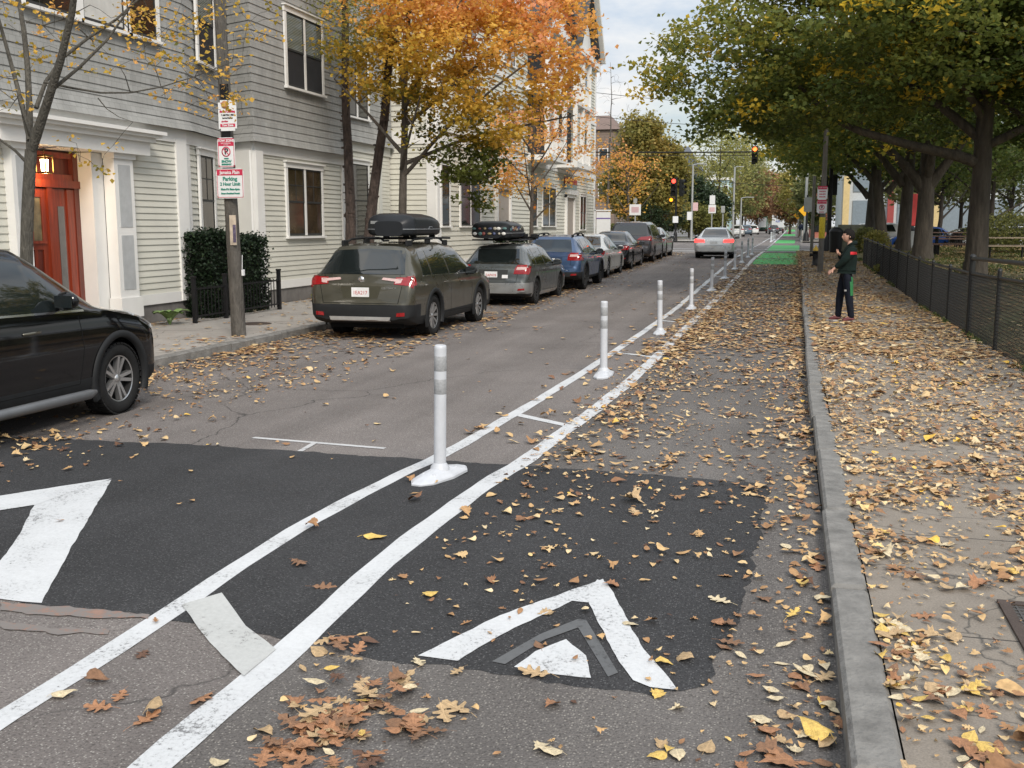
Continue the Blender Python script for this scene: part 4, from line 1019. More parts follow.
# ---- olive estate
def suv_top(L, Ht, tg=(.62, 1.02, 1.08), rw=(.17, .44), wind=(.60, .775), hood=1.02, nose=.80):
    z1, z2, z3 = tg
    return [(0, z1), (.03, z1+.06), (.07, z2*.93), (.11, z2), (rw[0], z3), (rw[1], Ht-.13), (rw[1]+.08, Ht-.055), (rw[1]+.35, Ht-.02), (L*.36, Ht), (L*.48, Ht-.005), (wind[0]*L, Ht-.075), (wind[0]*L+.18, Ht-.17),
            (wind[1]*L, hood+.02), (wind[1]*L+.15, hood-.01), (L*.90, hood-.09), (L-.14, nose), (L-.05, nose-.12), (L, nose-.28)]
P_olive = carpaint('olive_paint', (.080, .074, .053), .6)
L = 4.87
ob = dict(L=L, W=1.87, H=1.60, top=suv_top(L, 1.60, (.60, 1.0, 1.10), (.16, .50), (.615, .785), 1.03, .80), belt=[(0, 1.06), (1.2, 1.02), (4.87, .97)], wroof=1.30, wheel=(.35, 1.13, 3.87), paint=P_olive, hood=.90,
   side=[(.62, .85, 1.02, 1.15), (1.09, 1.22, 1.98, 2.04), (2.05, 2.11, 3.28, 2.98)], topgap=.13,
   rearwin=[(-.74, 1.09), (.74, 1.09), (.63, 1.47), (.0, 1.50), (-.63, 1.47)], windshield=[(-.70, 1.04), (.70, 1.04), (.56, 1.47), (-.56, 1.47)],
   tail=[('back', [(.58, .93), (.93, .90), (.93, 1.05), (.60, 1.04)]), ('side', [(.0, .88), (.24, .93), (.20, 1.06), (.0, 1.05)])],
   tail2=[('back', [(.36, 1.00), (.66, .965), (.70, 1.01), (.38, 1.035)]), ('back', [(.60, .94), (.70, .95), (.72, 1.02), (.62, 1.02)])], tail2mat=M_tailc,
   seams=[[(1.60, .38), (1.55, .70), (1.50, 1.0)], [(2.02, .32), (2.02, 1.0)], [(3.25, .36), (3.32, .7), (3.30, .96)], [(1.60, .38), (3.25, .34)]],
   backseams=[[(-.66, 1.08), (-.72, .9), (-.66, .62), (.66, .62), (.72, .9), (.66, 1.08)]],
   handles=[(1.72, .90), (2.70, .87)], handlemat=P_olive, mirror=(3.02, 1.02), mirrormat=M_plast, spokes=10, plate=(0, .80), platetext='1EA217', rails=(.75, 2.75, .085), clad=.055,
   splits=[((0, 0, .60), (0, 0, 1)), ((0, .42, 0), (0, 1, 0)), ((0, 0, .40), (0, 0, 1)), ((0, 4.5, 0), (0, 1, 0))],
   takes=[(lambda c: c.z < .60 and c.y < .42, 'rear_bumper', M_plast), (lambda c: c.z < .40 and c.y >= .42 and c.y < 4.5, 'sill', M_plast), (lambda c: c.z < .60 and c.y > 4.5, 'front_bumper', M_plast)],
   extra=[('back', [(-.52, .33), (.52, .33), (.54, .40), (-.54, .40)], 'bumper_strip', M_silvstrip, .012), ('back', [(.64, .41), (.78, .42), (.78, .48), (.65, .47)], 'reflector', M_tail, .012),
          ('back', [(-.30, .70), (.30, .70), (.36, .90), (-.36, .90)], 'plate_recess', simple('olive_recess_shade', (.06, .056, .036), .4, .4), .004)])  # flat patch in darkened olive paints the shade of a plate recess
t, dec, hull = car('parked_car', (-6.80, 15.95, 0), 0, 'olive-green estate car with black roof box, nearest in the parked row', 'car', ob, 'cars parked along the left kerb')
m = MB(); m.lathe([(0, 0), (.055, 0), (.055, .01), (0, .012)], (0, .085, 1.005), 'y', 20); e_ = m.build('badge', M_chrome, t); e_.scale = (1, 1, 1)
text('OUTBACK', .05, (.50, .055, .87), (R(90), 0, 0), M_chrome, t, 'badge_lettering', sx=1.1)
def roofbox(loc, L_, W_, H_, label, mat, bars=True, taper=.55):
    """tapering cargo box on two cross bars: its own thing"""
    root = empty('roof_box', loc, 0, label, 'roof box')
    N = 26; M = 20; rings = []
    for i in range(N+1):
        t_ = i/N; y = t_*L_
        e = min(1, math.sin(math.pi*min(.5, t_*5 if t_ < .1 else .5)) if t_ < .1 else 1)
        hw_ = W_/2*(.72+.28*min(1, t_/.06)**.5)*(1-.55*max(0, (t_-.45)/.55)**2.2)
        hz = H_*(.70+.30*min(1, t_/.10)**.6)*(1-taper*max(0, (t_-.35)/.65)**1.8)
        if i in (0, N): hw_ *= .82; hz *= .7
        row = []
        for j in range(M):
            a = 2*math.pi*j/M; ca, sa = math.cos(a), math.sin(a)
            x = hw_*abs(ca)**.45*(1 if ca >= 0 else -1); z = (hz*.68 if sa > 0 else H_*.30)*abs(sa)**.55*(1 if sa >= 0 else -1)
            row.append((x, y, H_*.32+z))
        rings.append(row)
    m = MB(); m.add([p for r_ in rings for p in r_], [(i*M+j, i*M+(j+1) % M, (i+1)*M+(j+1) % M, (i+1)*M+j) for i in range(N) for j in range(M)], 0, True)
    m.add(rings[0], [list(range(M))[::-1]]); m.add(rings[-1], [list(range(M))])
    b = m.build('box_shell', mat, root)
    m = MB(); m.tube([(p[0]*1.005, p[1], H_*.31) for p in [(max(r_, key=lambda q: q[0])[0], r_[0][1]) for r_ in rings]], .010, 6); m.tube([(-p[0]*1.005, p[1], H_*.31) for p in [(max(r_, key=lambda q: q[0])[0], r_[0][1]) for r_ in rings]], .010, 6)
    m.build('lid_seam', simple('grey_seam', (.16, .17, .18), .5), root)
    for y in (L_*.25, L_*.72): m = MB(); m.tube([(-.60, y, -.035), (.60, y, -.035)], .018, 8); m.b2(-.3, -.2, y-.03, y+.03, -.04, .05); m.b2(.2, .3, y-.03, y+.03, -.04, .05); m.build('cross_bar', M_plast, root)
    return root
M_boxm = simple('black_box_plastic', (.018, .020, .023), .38, 0, .15, 4)
rb = roofbox((-6.56, 16.70, 1.70), 2.1, .86, .40, 'matte black tapered roof box on the olive estate car', M_boxm)
m = MB(); m.box((-.22, .012, .24), (.22, .006, .05), bev=.002); m.build('badge', M_galv, rb)
m = MB(); m.tube([(.437, .62, .125), (.437, .80, .125), (.437, .84, .165), (.437, .98, .165), (.437, 1.0, .125), (.437, 1.25, .125)], .008, 6); m.build('latch', simple('grey_seam', 0), rb)

# ---- grey hatchback
P_grey = carpaint('grey_green_paint', (.085, .092, .088), .6); P_silver = carpaint('silver_paint', (.58, .59, .58), .35)
P_bump = carpaint('grey_silver_paint', (.27, .275, .27), .45)
L = 4.42
imp = dict(L=L, W=1.75, H=1.46, top=suv_top(L, 1.46, (.60, .94, 1.00), (.14, .60), (.60, .78), .95, .74), belt=[(0, .98), (1.2, .93), (4.4, .88)], wroof=1.16, wheel=(.315, .92, 3.56), paint=P_grey, hood=.84, topgap=.11, zb=.18,
   side=[(.60, .86, .90, 1.05), (.96, 1.11, 1.80, 1.86), (1.87, 1.93, 3.06, 2.74)],
   rearwin=[(-.62, .99), (.62, .99), (.50, 1.33), (-.50, 1.33)], windshield=[(-.62, .97), (.62, .97), (.5, 1.34), (-.5, 1.34)],
   tail=[('back', [(.50, .76), (.88, .76), (.88, .97), (.58, .97), (.52, .88)]), ('side', [(.0, .78), (.20, .80), (.34, .93), (.0, .97)])],
   tail2=[('back', [(.56, .86), (.80, .86), (.80, .92), (.58, .92)])],
   seams=[[(1.40, .36), (1.38, .65), (1.30, .92)], [(1.84, .28), (1.84, .92)], [(3.0, .3), (3.08, .6), (3.05, .88)], [(1.40, .34), (3.0, .3)]], backseams=[[(-.56, .98), (-.60, .8), (-.56, .56), (.56, .56), (.60, .8), (.56, .98)]],
   handles=[(1.54, .83), (2.44, .80)], mirror=(2.80, .93), mirrormat=P_grey, spokes=10, rim=M_darkrim, plate=(-.05, .74), platetext='2AP418',
   splits=[((0, 0, .56), (0, 0, 1)), ((0, .45, 0), (0, 1, 0)), ((0, 0, .30), (0, 0, 1)), ((0, 4.0, 0), (0, 1, 0))],
   takes=[(lambda c: c.z < .30 and c.y < .45, 'bumper_insert', M_plast), (lambda c: c.z < .56 and c.y < .45, 'rear_bumper', P_bump), (lambda c: c.z < .30 and c.y >= .45 and c.y < 4.0, 'sill', P_bump), (lambda c: c.z < .56 and c.y > 4.0, 'front_bumper', P_bump)],
   extra=[('back', [(.60, .38), (.76, .39), (.76, .43), (.62, .42)], 'reflector', M_tail, .012), ('back', [(-.33, .62), (.33, .62), (.36, .86), (-.36, .86)], 'plate_recess', simple('grey_recess_shade', (.035, .037, .036), .5, .3), .004), ('back', [(.22, .66), (.36, .66), (.36, .74), (.22, .74)], 'sticker', M_plate, .009)])  # plate patch: recess shade put into a darker grey, no real hollow
t, dec, hull = car('parked_car', (-6.70, 23.65, gz(25)*.2), 0, 'grey-green hatchback with silver bumper and sticker-covered roof box', 'car', imp, 'cars parked along the left kerb')
rb = roofbox((-6.86, 23.95, 1.58), 2.3, .98, .42, 'black roof box covered in stickers on the grey hatchback', M_boxm, taper=.7)
rnd = random.Random(5); smats = [simple('sticker_'+n_, c, .5) for n_, c in (('white', (.7, .7, .68)), ('teal', (.1, .2, .2)), ('red', (.25, .07, .06)), ('ochre', (.34, .27, .15)), ('blue', (.08, .10, .2)), ('cream', (.45, .42, .35)))]
for k in range(14):
    m = MB(); x = -.36+.72*(k % 7)/6; z = .12+.12*(k//7)
    m.lathe([(0, 0), (.042, 0), (.042, .006), (0, .007)], (0, 0, 0), 'y', 12); o = m.build('sticker', smats[k % 6], rb); o.location = (x+rnd.uniform(-.02, .02), -.012, z); o.rotation_euler = (R(180), 0, 0); o.scale = (rnd.uniform(.7, 1.3), 1, rnd.uniform(.6, 1))
for k in range(12):
    m = MB(); m.box((0, 0, 0), (.006, rnd.uniform(.07, .14), rnd.uniform(.05, .08)), bev=.002); o = m.build('sticker', smats[rnd.randrange(6)], rb); o.location = (.485-.004*max(0, k-8), .15+k*.10, .22+.02*(k % 3)); 
m = MB()
for x in (-.1, .25, .45):
    m.tube([(x, .2, .0), (x, 1.9, .02)], .02, 6)
m.tube([(-.55, 1.75, .06), (.55, 1.75, .06)], .03, 8); m.box((.45, 1.75, .10), (.12, .3, .10), bev=.02); m.box((.2, 1.75, .10), (.12, .3, .10), bev=.02)
cr = m.build('ski_rack', M_plast); cr.location = (-6.72, 24.3, 1.53); tag(cr, 'black ski and bicycle rack beside the stickered roof box', 'roof rack')

# ---- blue crossover
P_blue = carpaint('blue_paint', (.035, .075, .16), .5)
L = 4.45
xv = dict(imp); xv.update(L=L, W=1.78, H=1.56, zb=.26, top=suv_top(L, 1.54, (.66, 1.02, 1.08), (.14, .58), (.60, .78), 1.03, .82), belt=[(0, 1.06), (1.2, 1.01), (4.4, .96)], paint=P_blue, hood=.92, wheel=(.345, .94, 3.58),
   side=[(.60, .86, .90, 1.05), (.96, 1.11, 1.80, 1.86), (1.87, 1.93, 3.06, 2.74)], rearwin=[(-.62, 1.07), (.62, 1.07), (.50, 1.41), (-.50, 1.41)], windshield=[(-.62, 1.05), (.62, 1.05), (.5, 1.42), (-.5, 1.42)],
   tail=[('back', [(.50, .84), (.88, .84), (.88, 1.05), (.58, 1.05), (.52, .96)]), ('side', [(.0, .86), (.20, .88), (.34, 1.01), (.0, 1.05)])], tail2=[('back', [(.56, .94), (.80, .94), (.80, 1.0), (.58, 1.0)])],
   handles=[(1.54, .91), (2.44, .88)], mirror=(2.80, 1.01), mirrormat=M_plast, rim=M_darkrim, spokes=5, plate=(0, .82), platetext='5DR931', rails=(.75, 2.45, .06), clad=.05,
   splits=[((0, 0, .52), (0, 0, 1)), ((0, .45, 0), (0, 1, 0)), ((0, 0, .38), (0, 0, 1)), ((0, 4.0, 0), (0, 1, 0))],
   takes=[(lambda c: c.z < .52 and c.y < .45, 'rear_bumper', M_plast), (lambda c: c.z < .38 and c.y >= .45 and c.y < 4.0, 'sill', M_plast), (lambda c: c.z < .52 and c.y > 4.0, 'front_bumper', M_plast)],
   extra=[('back', [(.60, .42), (.76, .43), (.76, .48), (.62, .47)], 'reflector', M_tail, .012), ('back', [(-.33, .70), (.33, .70), (.36, .93), (-.36, .93)], 'plate_recess', simple('blue_recess_shade', (.02, .04, .09), .5, .3), .004)])  # patch behind the plate is darker blue to imitate recess shade
car('parked_car', (-6.45, 28.6, gz(30)), .01, 'deep blue crossover with black lower trim and roof rails', 'car', xv, 'cars parked along the left kerb')

# ---- sedans
def sedan_top(L, Ht, deck=.95, hood=.86):
    return [(0, .62), (.03, .72), (.07, deck-.06), (.12, deck), (.35, deck+.015), (.80, deck+.04), (1.0, deck+.10), (1.42, Ht-.10), (1.62, Ht-.035), (2.0, Ht-.005), (2.35, Ht), (2.75, Ht-.05), (2.95, Ht-.12), (3.62, hood+.06), (3.75, hood+.03), (L*.90, hood-.07), (L-.14, hood-.18), (L-.05, hood-.30), (L, hood-.42)]
def sedan(paint, L=4.62, W=1.79, Ht=1.44, lit=False, **k):
    d = dict(L=L, W=W, H=Ht, top=sedan_top(L, Ht), belt=[(0, .93), (1.2, .91), (4.4, .86)], wroof=1.10, wheel=(.325, 1.03, 3.75), paint=paint, hood=.82, topgap=.10, zb=.18,
      side=[(1.06, 1.34, 1.36, 1.48), (1.42, 1.55, 2.05, 2.10), (2.12, 2.17, 3.32, 2.84)], rearwin=[(-.62, 1.00), (.62, 1.00), (.50, 1.355), (-.50, 1.355)], windshield=[(-.6, .95), (.6, .95), (.48, 1.31), (-.48, 1.31)],
      tail=[('back', [(.42, .74), (.84, .74), (.86, .89), (.46, .88)]), ('side', [(.0, .75), (.22, .80), (.26, .89), (.0, .90)])],
      tailmat=M_brakeon if lit else M_tail, tail2=None if lit else [('back', [(.5, .79), (.68, .79), (.68, .83), (.5, .83)])],
      seams=[[(1.55, .34), (1.50, .6), (1.38, .9)], [(2.09, .28), (2.09, .9)], [(3.22, .3), (3.28, .6), (3.25, .86)], [(1.55, .32), (3.22, .3)]], backseams=[[(-.40, .90), (-.42, .60), (.42, .60), (.40, .90)]],
      handles=[(1.74, .82), (2.68, .79)], mirror=(2.98, .92), mirrormat=paint, spokes=5, plate=(0, .72), splits=[((0, 0, .30), (0, 0, 1)), ((0, .45, 0), (0, 1, 0))],
      takes=[(lambda c: c.z < .30 and c.y < .45, 'bumper_insert', M_plast)], extra=[('back', [(.60, .40), (.76, .41), (.76, .45), (.62, .44)], 'reflector', M_tail, .012)])
    d.update(k); return d
P_sil2 = carpaint('warm_silver_paint', (.56, .55, .51), .35); P_blk = carpaint('black_paint', (.006, .006, .008), .1, .22); P_white = carpaint('white_paint', (.66, .66, .65), 0, .35); P_dk = carpaint('charcoal_paint', (.03, .03, .034), .4)
car('parked_car', (-6.70, 33.9, gz(36)), 0, 'silver saloon parked between the blue crossover and a black saloon', 'car', sedan(P_sil2), 'cars parked along the left kerb')
car('parked_car', (-6.66, 39.1, gz(41)), 0, 'black saloon parked behind the tall dark minivan', 'car', sedan(P_blk), 'cars parked along the left kerb')
L = 5.0
van = dict(ob); van.update(L=L, W=1.95, H=1.74, top=suv_top(L, 1.74, (.64, 1.06, 1.16), (.15, .42), (.64, .80), 1.05, .80), belt=[(0, 1.10), (5, 1.0)], wroof=1.45, wheel=(.345, 1.15, 4.05), paint=P_dk, rails=None, plate=(0, .80), clad=0,
   rearwin=[(-.74, 1.15), (.74, 1.15), (.66, 1.56), (-.66, 1.56)], side=[(.6, .8, 1.45, 1.5), (1.52, 1.57, 2.5, 2.55), (2.6, 2.65, 3.7, 3.3)],
   tail=[('back', [(.34, .96), (.97, .93), (.97, 1.12), (.5, 1.08)]), ('side', [(.0, .95), (.30, .98), (.26, 1.12), (.0, 1.12)])], tail2=None, splits=[], takes=[], spokes=5, mirror=(3.4, 1.06), mirrormat=P_dk,
   extra=[('back', [(-.45, .86), (.45, .86), (.45, .90), (-.45, .90)], 'tailgate_trim', M_chrome, .01)], seams=[[(1.55, .34), (1.50, 1.08)], [(2.57, .3), (2.57, 1.04)], [(3.75, .34), (3.8, 1.0)]], platetext=None)
car('parked_car', (-6.60, 44.7, gz(47)), 0, 'tall black minivan with wide red tail lights in the parked row', 'minivan', van, 'cars parked along the left kerb')
car('parked_car', (-6.65, 50.4, gz(52)), 0, 'white-roofed dark saloon, farthest car of the parked row before the junction', 'car', sedan(carpaint('grey_beige_paint', (.30, .30, .29), .5), W=1.82), 'cars parked along the left kerb')
# moving silver saloon with brake lights on
a = G(694, 258.5); b = G(731, 258.5)
car('driving_car', ((-4.25-2.45)/2, 49.6, gz(50)), .02, 'silver saloon driving away with both brake lights glowing', 'car', sedan(P_silver, L=4.6, W=1.83, Ht=1.43, lit=True, platetext=None,
    extra=[('back', [(-.62, .30), (.62, .30), (.62, .34), (-.62, .34)], 'bumper_vent', M_plast, .01)]), None)
# ---- near black SUV (front part in view)
L = 4.47
P_black = carpaint('deep_black_paint', (.004, .004, .0045), 0, .06)
crv = dict(ob); crv.update(L=L, W=1.84, H=1.68, top=suv_top(L, 1.68, (.66, 1.04, 1.14), (.16, .42), (.585, .775), 1.06, .84), belt=[(0, 1.10), (1.5, 1.06), (4.6, 1.0)], wroof=1.26, wheel=(.345, 1.0, 3.66), paint=P_black, hood=.97,
   side=[(.62, .8, .95, 1.05), (1.02, 1.12, 1.9, 1.95), (1.97, 2.02, 3.16, 2.70)], seams=[[(1.45, .4), (1.4, 1.04)], [(1.93, .36), (1.93, 1.04)], [(3.02, .38), (3.10, .7), (3.06, 1.0)], [(1.45, .38), (3.02, .38)]],
   rearwin=[(-.64, 1.16), (.64, 1.16), (.56, 1.50), (-.56, 1.50)], windshield=[(-.68, 1.08), (.68, 1.08), (.54, 1.54), (-.54, 1.54)],
   handles=[(1.66, .93), (2.40, .90)], mirror=(2.80, 1.12), mirrormat=P_black, spokes=5, rails=None, clad=.05, platetext=None,
   splits=[((0, 0, .42), (0, 0, 1)), ((0, .42, 0), (0, 1, 0))], takes=[(lambda c: c.z < .42, 'sill', M_plast)],
   extra=[])
t, dec, hull = car('parked_car', (-7.36, 5.38, 0.0), 0, 'glossy black SUV at the left edge of the street, nearest the camera', 'SUV', crv, 'cars parked along the left kerb')
m = MB(); m.tube([(1.0, 1.5, .30), (1.02, 1.6, .295), (1.02, 3.0, .295), (1.0, 3.12, .30)], [.02, .045, .045, .02], 10); m.build('running_board', simple('dull_alloy', (.16, .165, .17), .5, .6), t); t.scale = (1, 1, 1.04)

# ---- far traffic
def simple_far(kind, px, pyb, label, paint, lit=False, cat='car', S=None, name='parked_car', group='distant cars', rz=0):
    x, y = G(px, pyb); S = S or sedan(paint, platetext=None); S = dict(S); S['paint'] = paint; S['mirrormat'] = paint
    return car(name, (x, y, gz(y)), rz, label, cat, S, group)
far_suv = dict(van); far_suv.update(L=4.7, W=1.86, H=1.68, wheel=(.35, 1.05, 3.8), top=suv_top(4.7, 1.68, (.64, 1.04, 1.12), (.15, .42), (.60, .78), 1.04, .80), wroof=1.3, side=[(.6, .8, 1.35, 1.4), (1.42, 1.47, 2.2, 2.25), (2.3, 2.35, 3.3, 2.8)], mirror=(2.9, 1.06), rearwin=[(-.68, 1.13), (.68, 1.13), (.58, 1.52), (-.58, 1.52)])
simple_far('suv', 737, 236.8, 'silver SUV parked beyond the junction, nearest of the distant left row', P_silver, S=far_suv)
simple_far('car', 745.5, 235.6, 'grey-blue car tucked behind the distant silver SUV', carpaint('grey_blue_paint', (.10, .14, .18), .4), S=far_suv)
simple_far('car', 753, 234.6, 'white-roofed dark car parked farther down the street before the green truck', P_white, S=far_suv)
simple_far('car', 773.5, 234.4, 'dark grey car driving ahead of the white box truck in the far lane', P_dk, S=far_suv, name='driving_car', group=None)
def truck(px, pyb, wd, ht, ln, label, mat, logo=None):
    x, y = G(px, pyb); r = empty('box_truck', (x, y, gz(y)), 0, label, 'truck')
    m = MB(); m.box((0, ln/2, .95+ht/2-.25), (wd, ln, ht-.9), bev=.06); m.build('cargo_box', mat, r)
    m = MB(); m.box((0, ln+1.0, 1.35), (wd*.92, 1.8, 1.9), bev=.2); m.build('cab', mat, r)
    m = MB(); m.b2(-wd*.48, wd*.48, -.08, .0, .5, .72, bev=.02); m.b2(-.5, .5, .1, ln+1.5, .45, .75); m.build('bumper', M_plast, r)
    for s in (-1, 1): m = MB(); m.b2(s*wd*.42-.09, s*wd*.42+.09, -.1, -.075, .62, .76); m.build('tail_light', M_tail, r)
    for yy in (1.2, ln+.8):
        for s in (-1, 1): make_wheel(.45, .3, 6, M_galv, r, (s*(wd/2-.18), yy, .45), s)
    m = MB(); m.b2(-wd*.42, wd*.42, -.012, -.002, 1.25, ht-.0, bev=0); m.build('rear_door', simple('truck_door', (.55, .57, .58), .5), r)
    if logo: text(logo, .62, (0, -.03, ht*.68), (R(90), 0, 0), simple('blue_logo', (.04, .08, .4), .5), r)
    return r
truck(777.5, 233.2, 2.5, 3.6, 5.5, 'white box truck with blue lettering down the far lane', P_white, 'ABF')
truck(761, 233.4, 2.4, 3.2, 5.0, 'dark green box truck parked far down the street', carpaint('green_paint', (.03, .13, .07), 0))
# cars beyond the park
rx = lambda px, Y: PY(px, 220, Y)[0]
S_ = sedan(P_blue, platetext=None); car('parked_car', (rx(968, 66), 66, .42), R(90), 'bright blue car parked sideways beyond the picnic tables', 'car', dict(S_, paint=carpaint('bright_blue_paint', (.02, .10, .42), .3), mirrormat=P_blue), 'cars beyond the park')
car('parked_car', (rx(1042, 62), 62, .75), R(90), 'black SUV parked sideways beyond the bushes at the right edge', 'SUV', dict(far_suv, paint=P_blk, mirrormat=P_blk), 'cars beyond the park')
car('parked_car', (rx(905, 74), 74, .42), R(90), 'pale silver car glimpsed between the tree trunks beyond the park', 'car', dict(far_suv, paint=P_silver, mirrormat=P_silver), 'cars beyond the park')
# ================================================================== trees
def leaves_mesh(name, P, size, mat, tint, parent=None, flat=.55, wide=.45, droop=.2):
    """every leaf = two triangles folded along its midrib"""
    N = len(P); rg = RNG
    az = rg.uniform(0, 2*np.pi, N); el = rg.normal(-droop, .45, N)
    a = np.stack([np.cos(az)*np.cos(el), np.sin(az)*np.cos(el), np.sin(el)], 1)
    t = rg.normal(0, 1, (N, 3)); t[:, 2] = np.abs(t[:, 2])*(1/flat)+.3
    n = t-a*np.sum(t*a, 1, keepdims=True); n /= np.linalg.norm(n, axis=1, keepdims=True)+1e-9
    b = np.cross(n, a); s = size[:, None]
    base = P-a*s*.5; tip = P+a*s*.5; cen = P-a*s*.08
    lf = cen+b*s*wide+n*s*.14; rt = cen-b*s*wide+n*s*.14
    V = np.stack([base, lf, tip, rt], 1).reshape(-1, 3)
    i = np.arange(N)[:, None]*4
    F = np.concatenate([i+np.array([[0, 2, 1]]), i+np.array([[0, 3, 2]])], 1).reshape(-1, 3)
    return np_mesh(name, V, F, mat, parent, np.repeat(tint, 2))
def vnoise(x, y, sc, seed=0):
    """cheap value noise on arrays"""
    rg = np.random.default_rng(seed); T = rg.random((64, 64)); u = x/sc+100; v = y/sc+100
    iu = np.floor(u).astype(int); iv = np.floor(v).astype(int); fu = u-iu; fv = v-iv; fu = fu*fu*(3-2*fu); fv = fv*fv*(3-2*fv)
    g = lambda i, j: T[i % 64, j % 64]
    return (g(iu, iv)*(1-fu)+g(iu+1, iv)*fu)*(1-fv)+(g(iu, iv+1)*(1-fu)+g(iu+1, iv+1)*fu)*fv
def crown_points(ells, n, shell=.55, seed=1):
    """clump centres inside a union of ellipsoids (cx,cy,cz,rx,ry,rz,weight), denser towards the outside"""
    rg = np.random.default_rng(seed); out = []
    ws = np.array([e[6] if len(e) > 6 else e[3]*e[4]*e[5] for e in ells]); ws = ws/ws.sum()
    for e, k in zip(ells, (ws*n).astype(int)):
        d = rg.normal(0, 1, (k, 3)); d /= np.linalg.norm(d, axis=1, keepdims=True)
        r = rg.random(k)**(1/3.)*(1-shell)+shell*(rg.random(k)**.25)
        out.append(np.array(e[:3])+d*r[:, None]*np.array(e[3:6]))
    return np.concatenate(out)
class Tree:
    def __init__(s, name, label, base, group=None, cat='tree'):
        s.base = Vector(base); s.root = empty(name, base, 0, label, cat, group)
        s.mb = MB(); s.nodes = []; s.rad = []
    def limb(s, pts, r0, r1, n=8, wob=.0):
        """pts in world coordinates"""
        pts = [Vector(p)-s.base for p in pts]; q = []
        for a, b in zip(pts, pts[1:]):
            k = max(1, int((b-a).length/.35))
            for i in range(k): q.append(a.lerp(b, i/k)+Vector([random.uniform(-wob, wob) for _ in range(3)])*(1 if i else 0))
        q.append(pts[-1]); m = len(q)
        # smooth
        for _ in range(2): q = [q[0]]+[(q[i-1]+q[i]*2+q[i+1])/4 for i in range(1, m-1)]+[q[-1]]
        rad = [r0+(r1-r0)*(i/(m-1))**.8 for i in range(m)]
        s.mb.tube(q, rad, n, 0)
        for p, r in zip(q, rad): s.nodes.append(tuple(p)); s.rad.append(r)
        return q
    def flare(s, r):
        s.mb.lathe([(r*1.35, -.15), (r*1.18, .05), (r*1.06, .25), (r*1.0, .5)], n=12)
    def clumps(s, C, rmax=.04, rmin=.006, jit=.08, n=5, start=None):
        """join every clump to the nearest wood already there by a thin curved twig"""
        C = np.asarray(C)-np.array(s.base); nd_ = [np.array(p) for p in s.nodes]; rd = list(s.rad)
        c0 = np.array(s.nodes[0 if start is None else start])
        A = np.array(nd_); idx = np.argsort([np.min(np.linalg.norm(A-c, axis=1)) for c in C])
        for ii in idx:
            c = C[ii]; A = np.array(nd_) if len(nd_) < 4000 else A
            dd = np.linalg.norm(A-c, axis=1)+.35*np.maximum(0, A[:, 2]-c[2]); j = int(np.argmin(dd)); p = A[j]; L = float(np.linalg.norm(c-p))
            if L < .05: continue
            r0 = min(rd[j]*.75, rmax, .012+.016*L); k = max(2, int(L/.3))
            bow = np.array([0, 0, L*.10]); q = []
            for i in range(k+1):
                t = i/k; q.append(p+(c-p)*t+bow*math.sin(math.pi*t)+(RNG.normal(0, jit*L*.25, 3) if 0 < i < k else 0))
            rr = [r0+(rmin-r0)*(i/k) for i in range(k+1)]
            s.mb.tube([Vector(v) for v in q], rr, n, 0, caps=False)
            for v, r in zip(q[1:], rr[1:]): nd_.append(v); rd.append(r)
        return C
    def finish(s, barkm, twig=None):
        return s.mb.build('trunk', barkm, s.root)
    def leaves(s, C, per, sig, size, mat, tintf, flat=.55, keep=None, zsig=.6, name='crown', droop=.2):
        """C local clump centres"""
        N = len(C)*per; idx = np.repeat(np.arange(len(C)), per)
        off = RNG.normal(0, 1, (N, 3))*np.array([sig, sig, sig*zsig]); P = np.asarray(C)[idx]+off
        ct = RNG.random(len(C)); tint = tintf(P+np.array(s.base), ct[idx], RNG.random(N))
        P_ = P+np.array(s.base)
        if keep is not None: k = keep(P_); P = P[k]; tint = tint[k]
        sz = size*RNG.uniform(.65, 1.25, len(P))
        return leaves_mesh(name, P, sz, mat, np.clip(tint, 0, 1), s.root, flat, droop=droop)
B_grey = bark('grey_bark', (.055, .047, .038), (.14, .12, .10)); B_dark = bark('dark_bark', (.028, .022, .018), (.075, .062, .05)); B_birch = bark('peeling_bark', (.018, .013, .011), (.13, .095, .08), 18)
B_young = bark('smooth_young_bark', (.05, .046, .038), (.12, .11, .09), 16); B_lin = bark('furrowed_bark', (.022, .018, .014), (.085, .072, .056), 6)
LM_park = leafmat('park_leaves', [(0, (.05, .08, .02)), (.3, (.095, .135, .035)), (.5, (.18, .205, .045)), (.72, (.36, .32, .055)), (.9, (.68, .48, .05)), (1, (.74, .52, .05))], .55)
LM_maple = leafmat('orange_maple_leaves', [(0, (.12, .14, .03)), (.14, (.46, .32, .04)), (.38, (.80, .50, .09)), (.6, (.82, .42, .13)), (.82, (.84, .38, .22)), (1, (.60, .07, .07))], .5)
LM_horn = leafmat('hornbeam_leaves', [(0, (.10, .12, .035)), (.5, (.22, .22, .065)), (.85, (.36, .29, .08)), (1, (.48, .32, .09))], .45)
LM_ever = leafmat('evergreen_leaves', [(0, (.018, .032, .016)), (.6, (.04, .065, .028)), (1, (.08, .11, .045))], .25)
LM_far = leafmat('autumn_far_leaves', [(0, (.09, .12, .05)), (.3, (.18, .20, .075)), (.55, (.32, .30, .11)), (.78, (.44, .34, .12)), (1, (.38, .20, .10))], .4)
LM_yellow = leafmat('yellow_tree_leaves', [(0, (.16, .19, .06)), (.5, (.34, .33, .10)), (1, (.54, .42, .11))], .4)
LM_russet = leafmat('russet_leaves', [(0, (.15, .10, .055)), (.5, (.28, .15, .08)), (1, (.40, .22, .10))], .35)

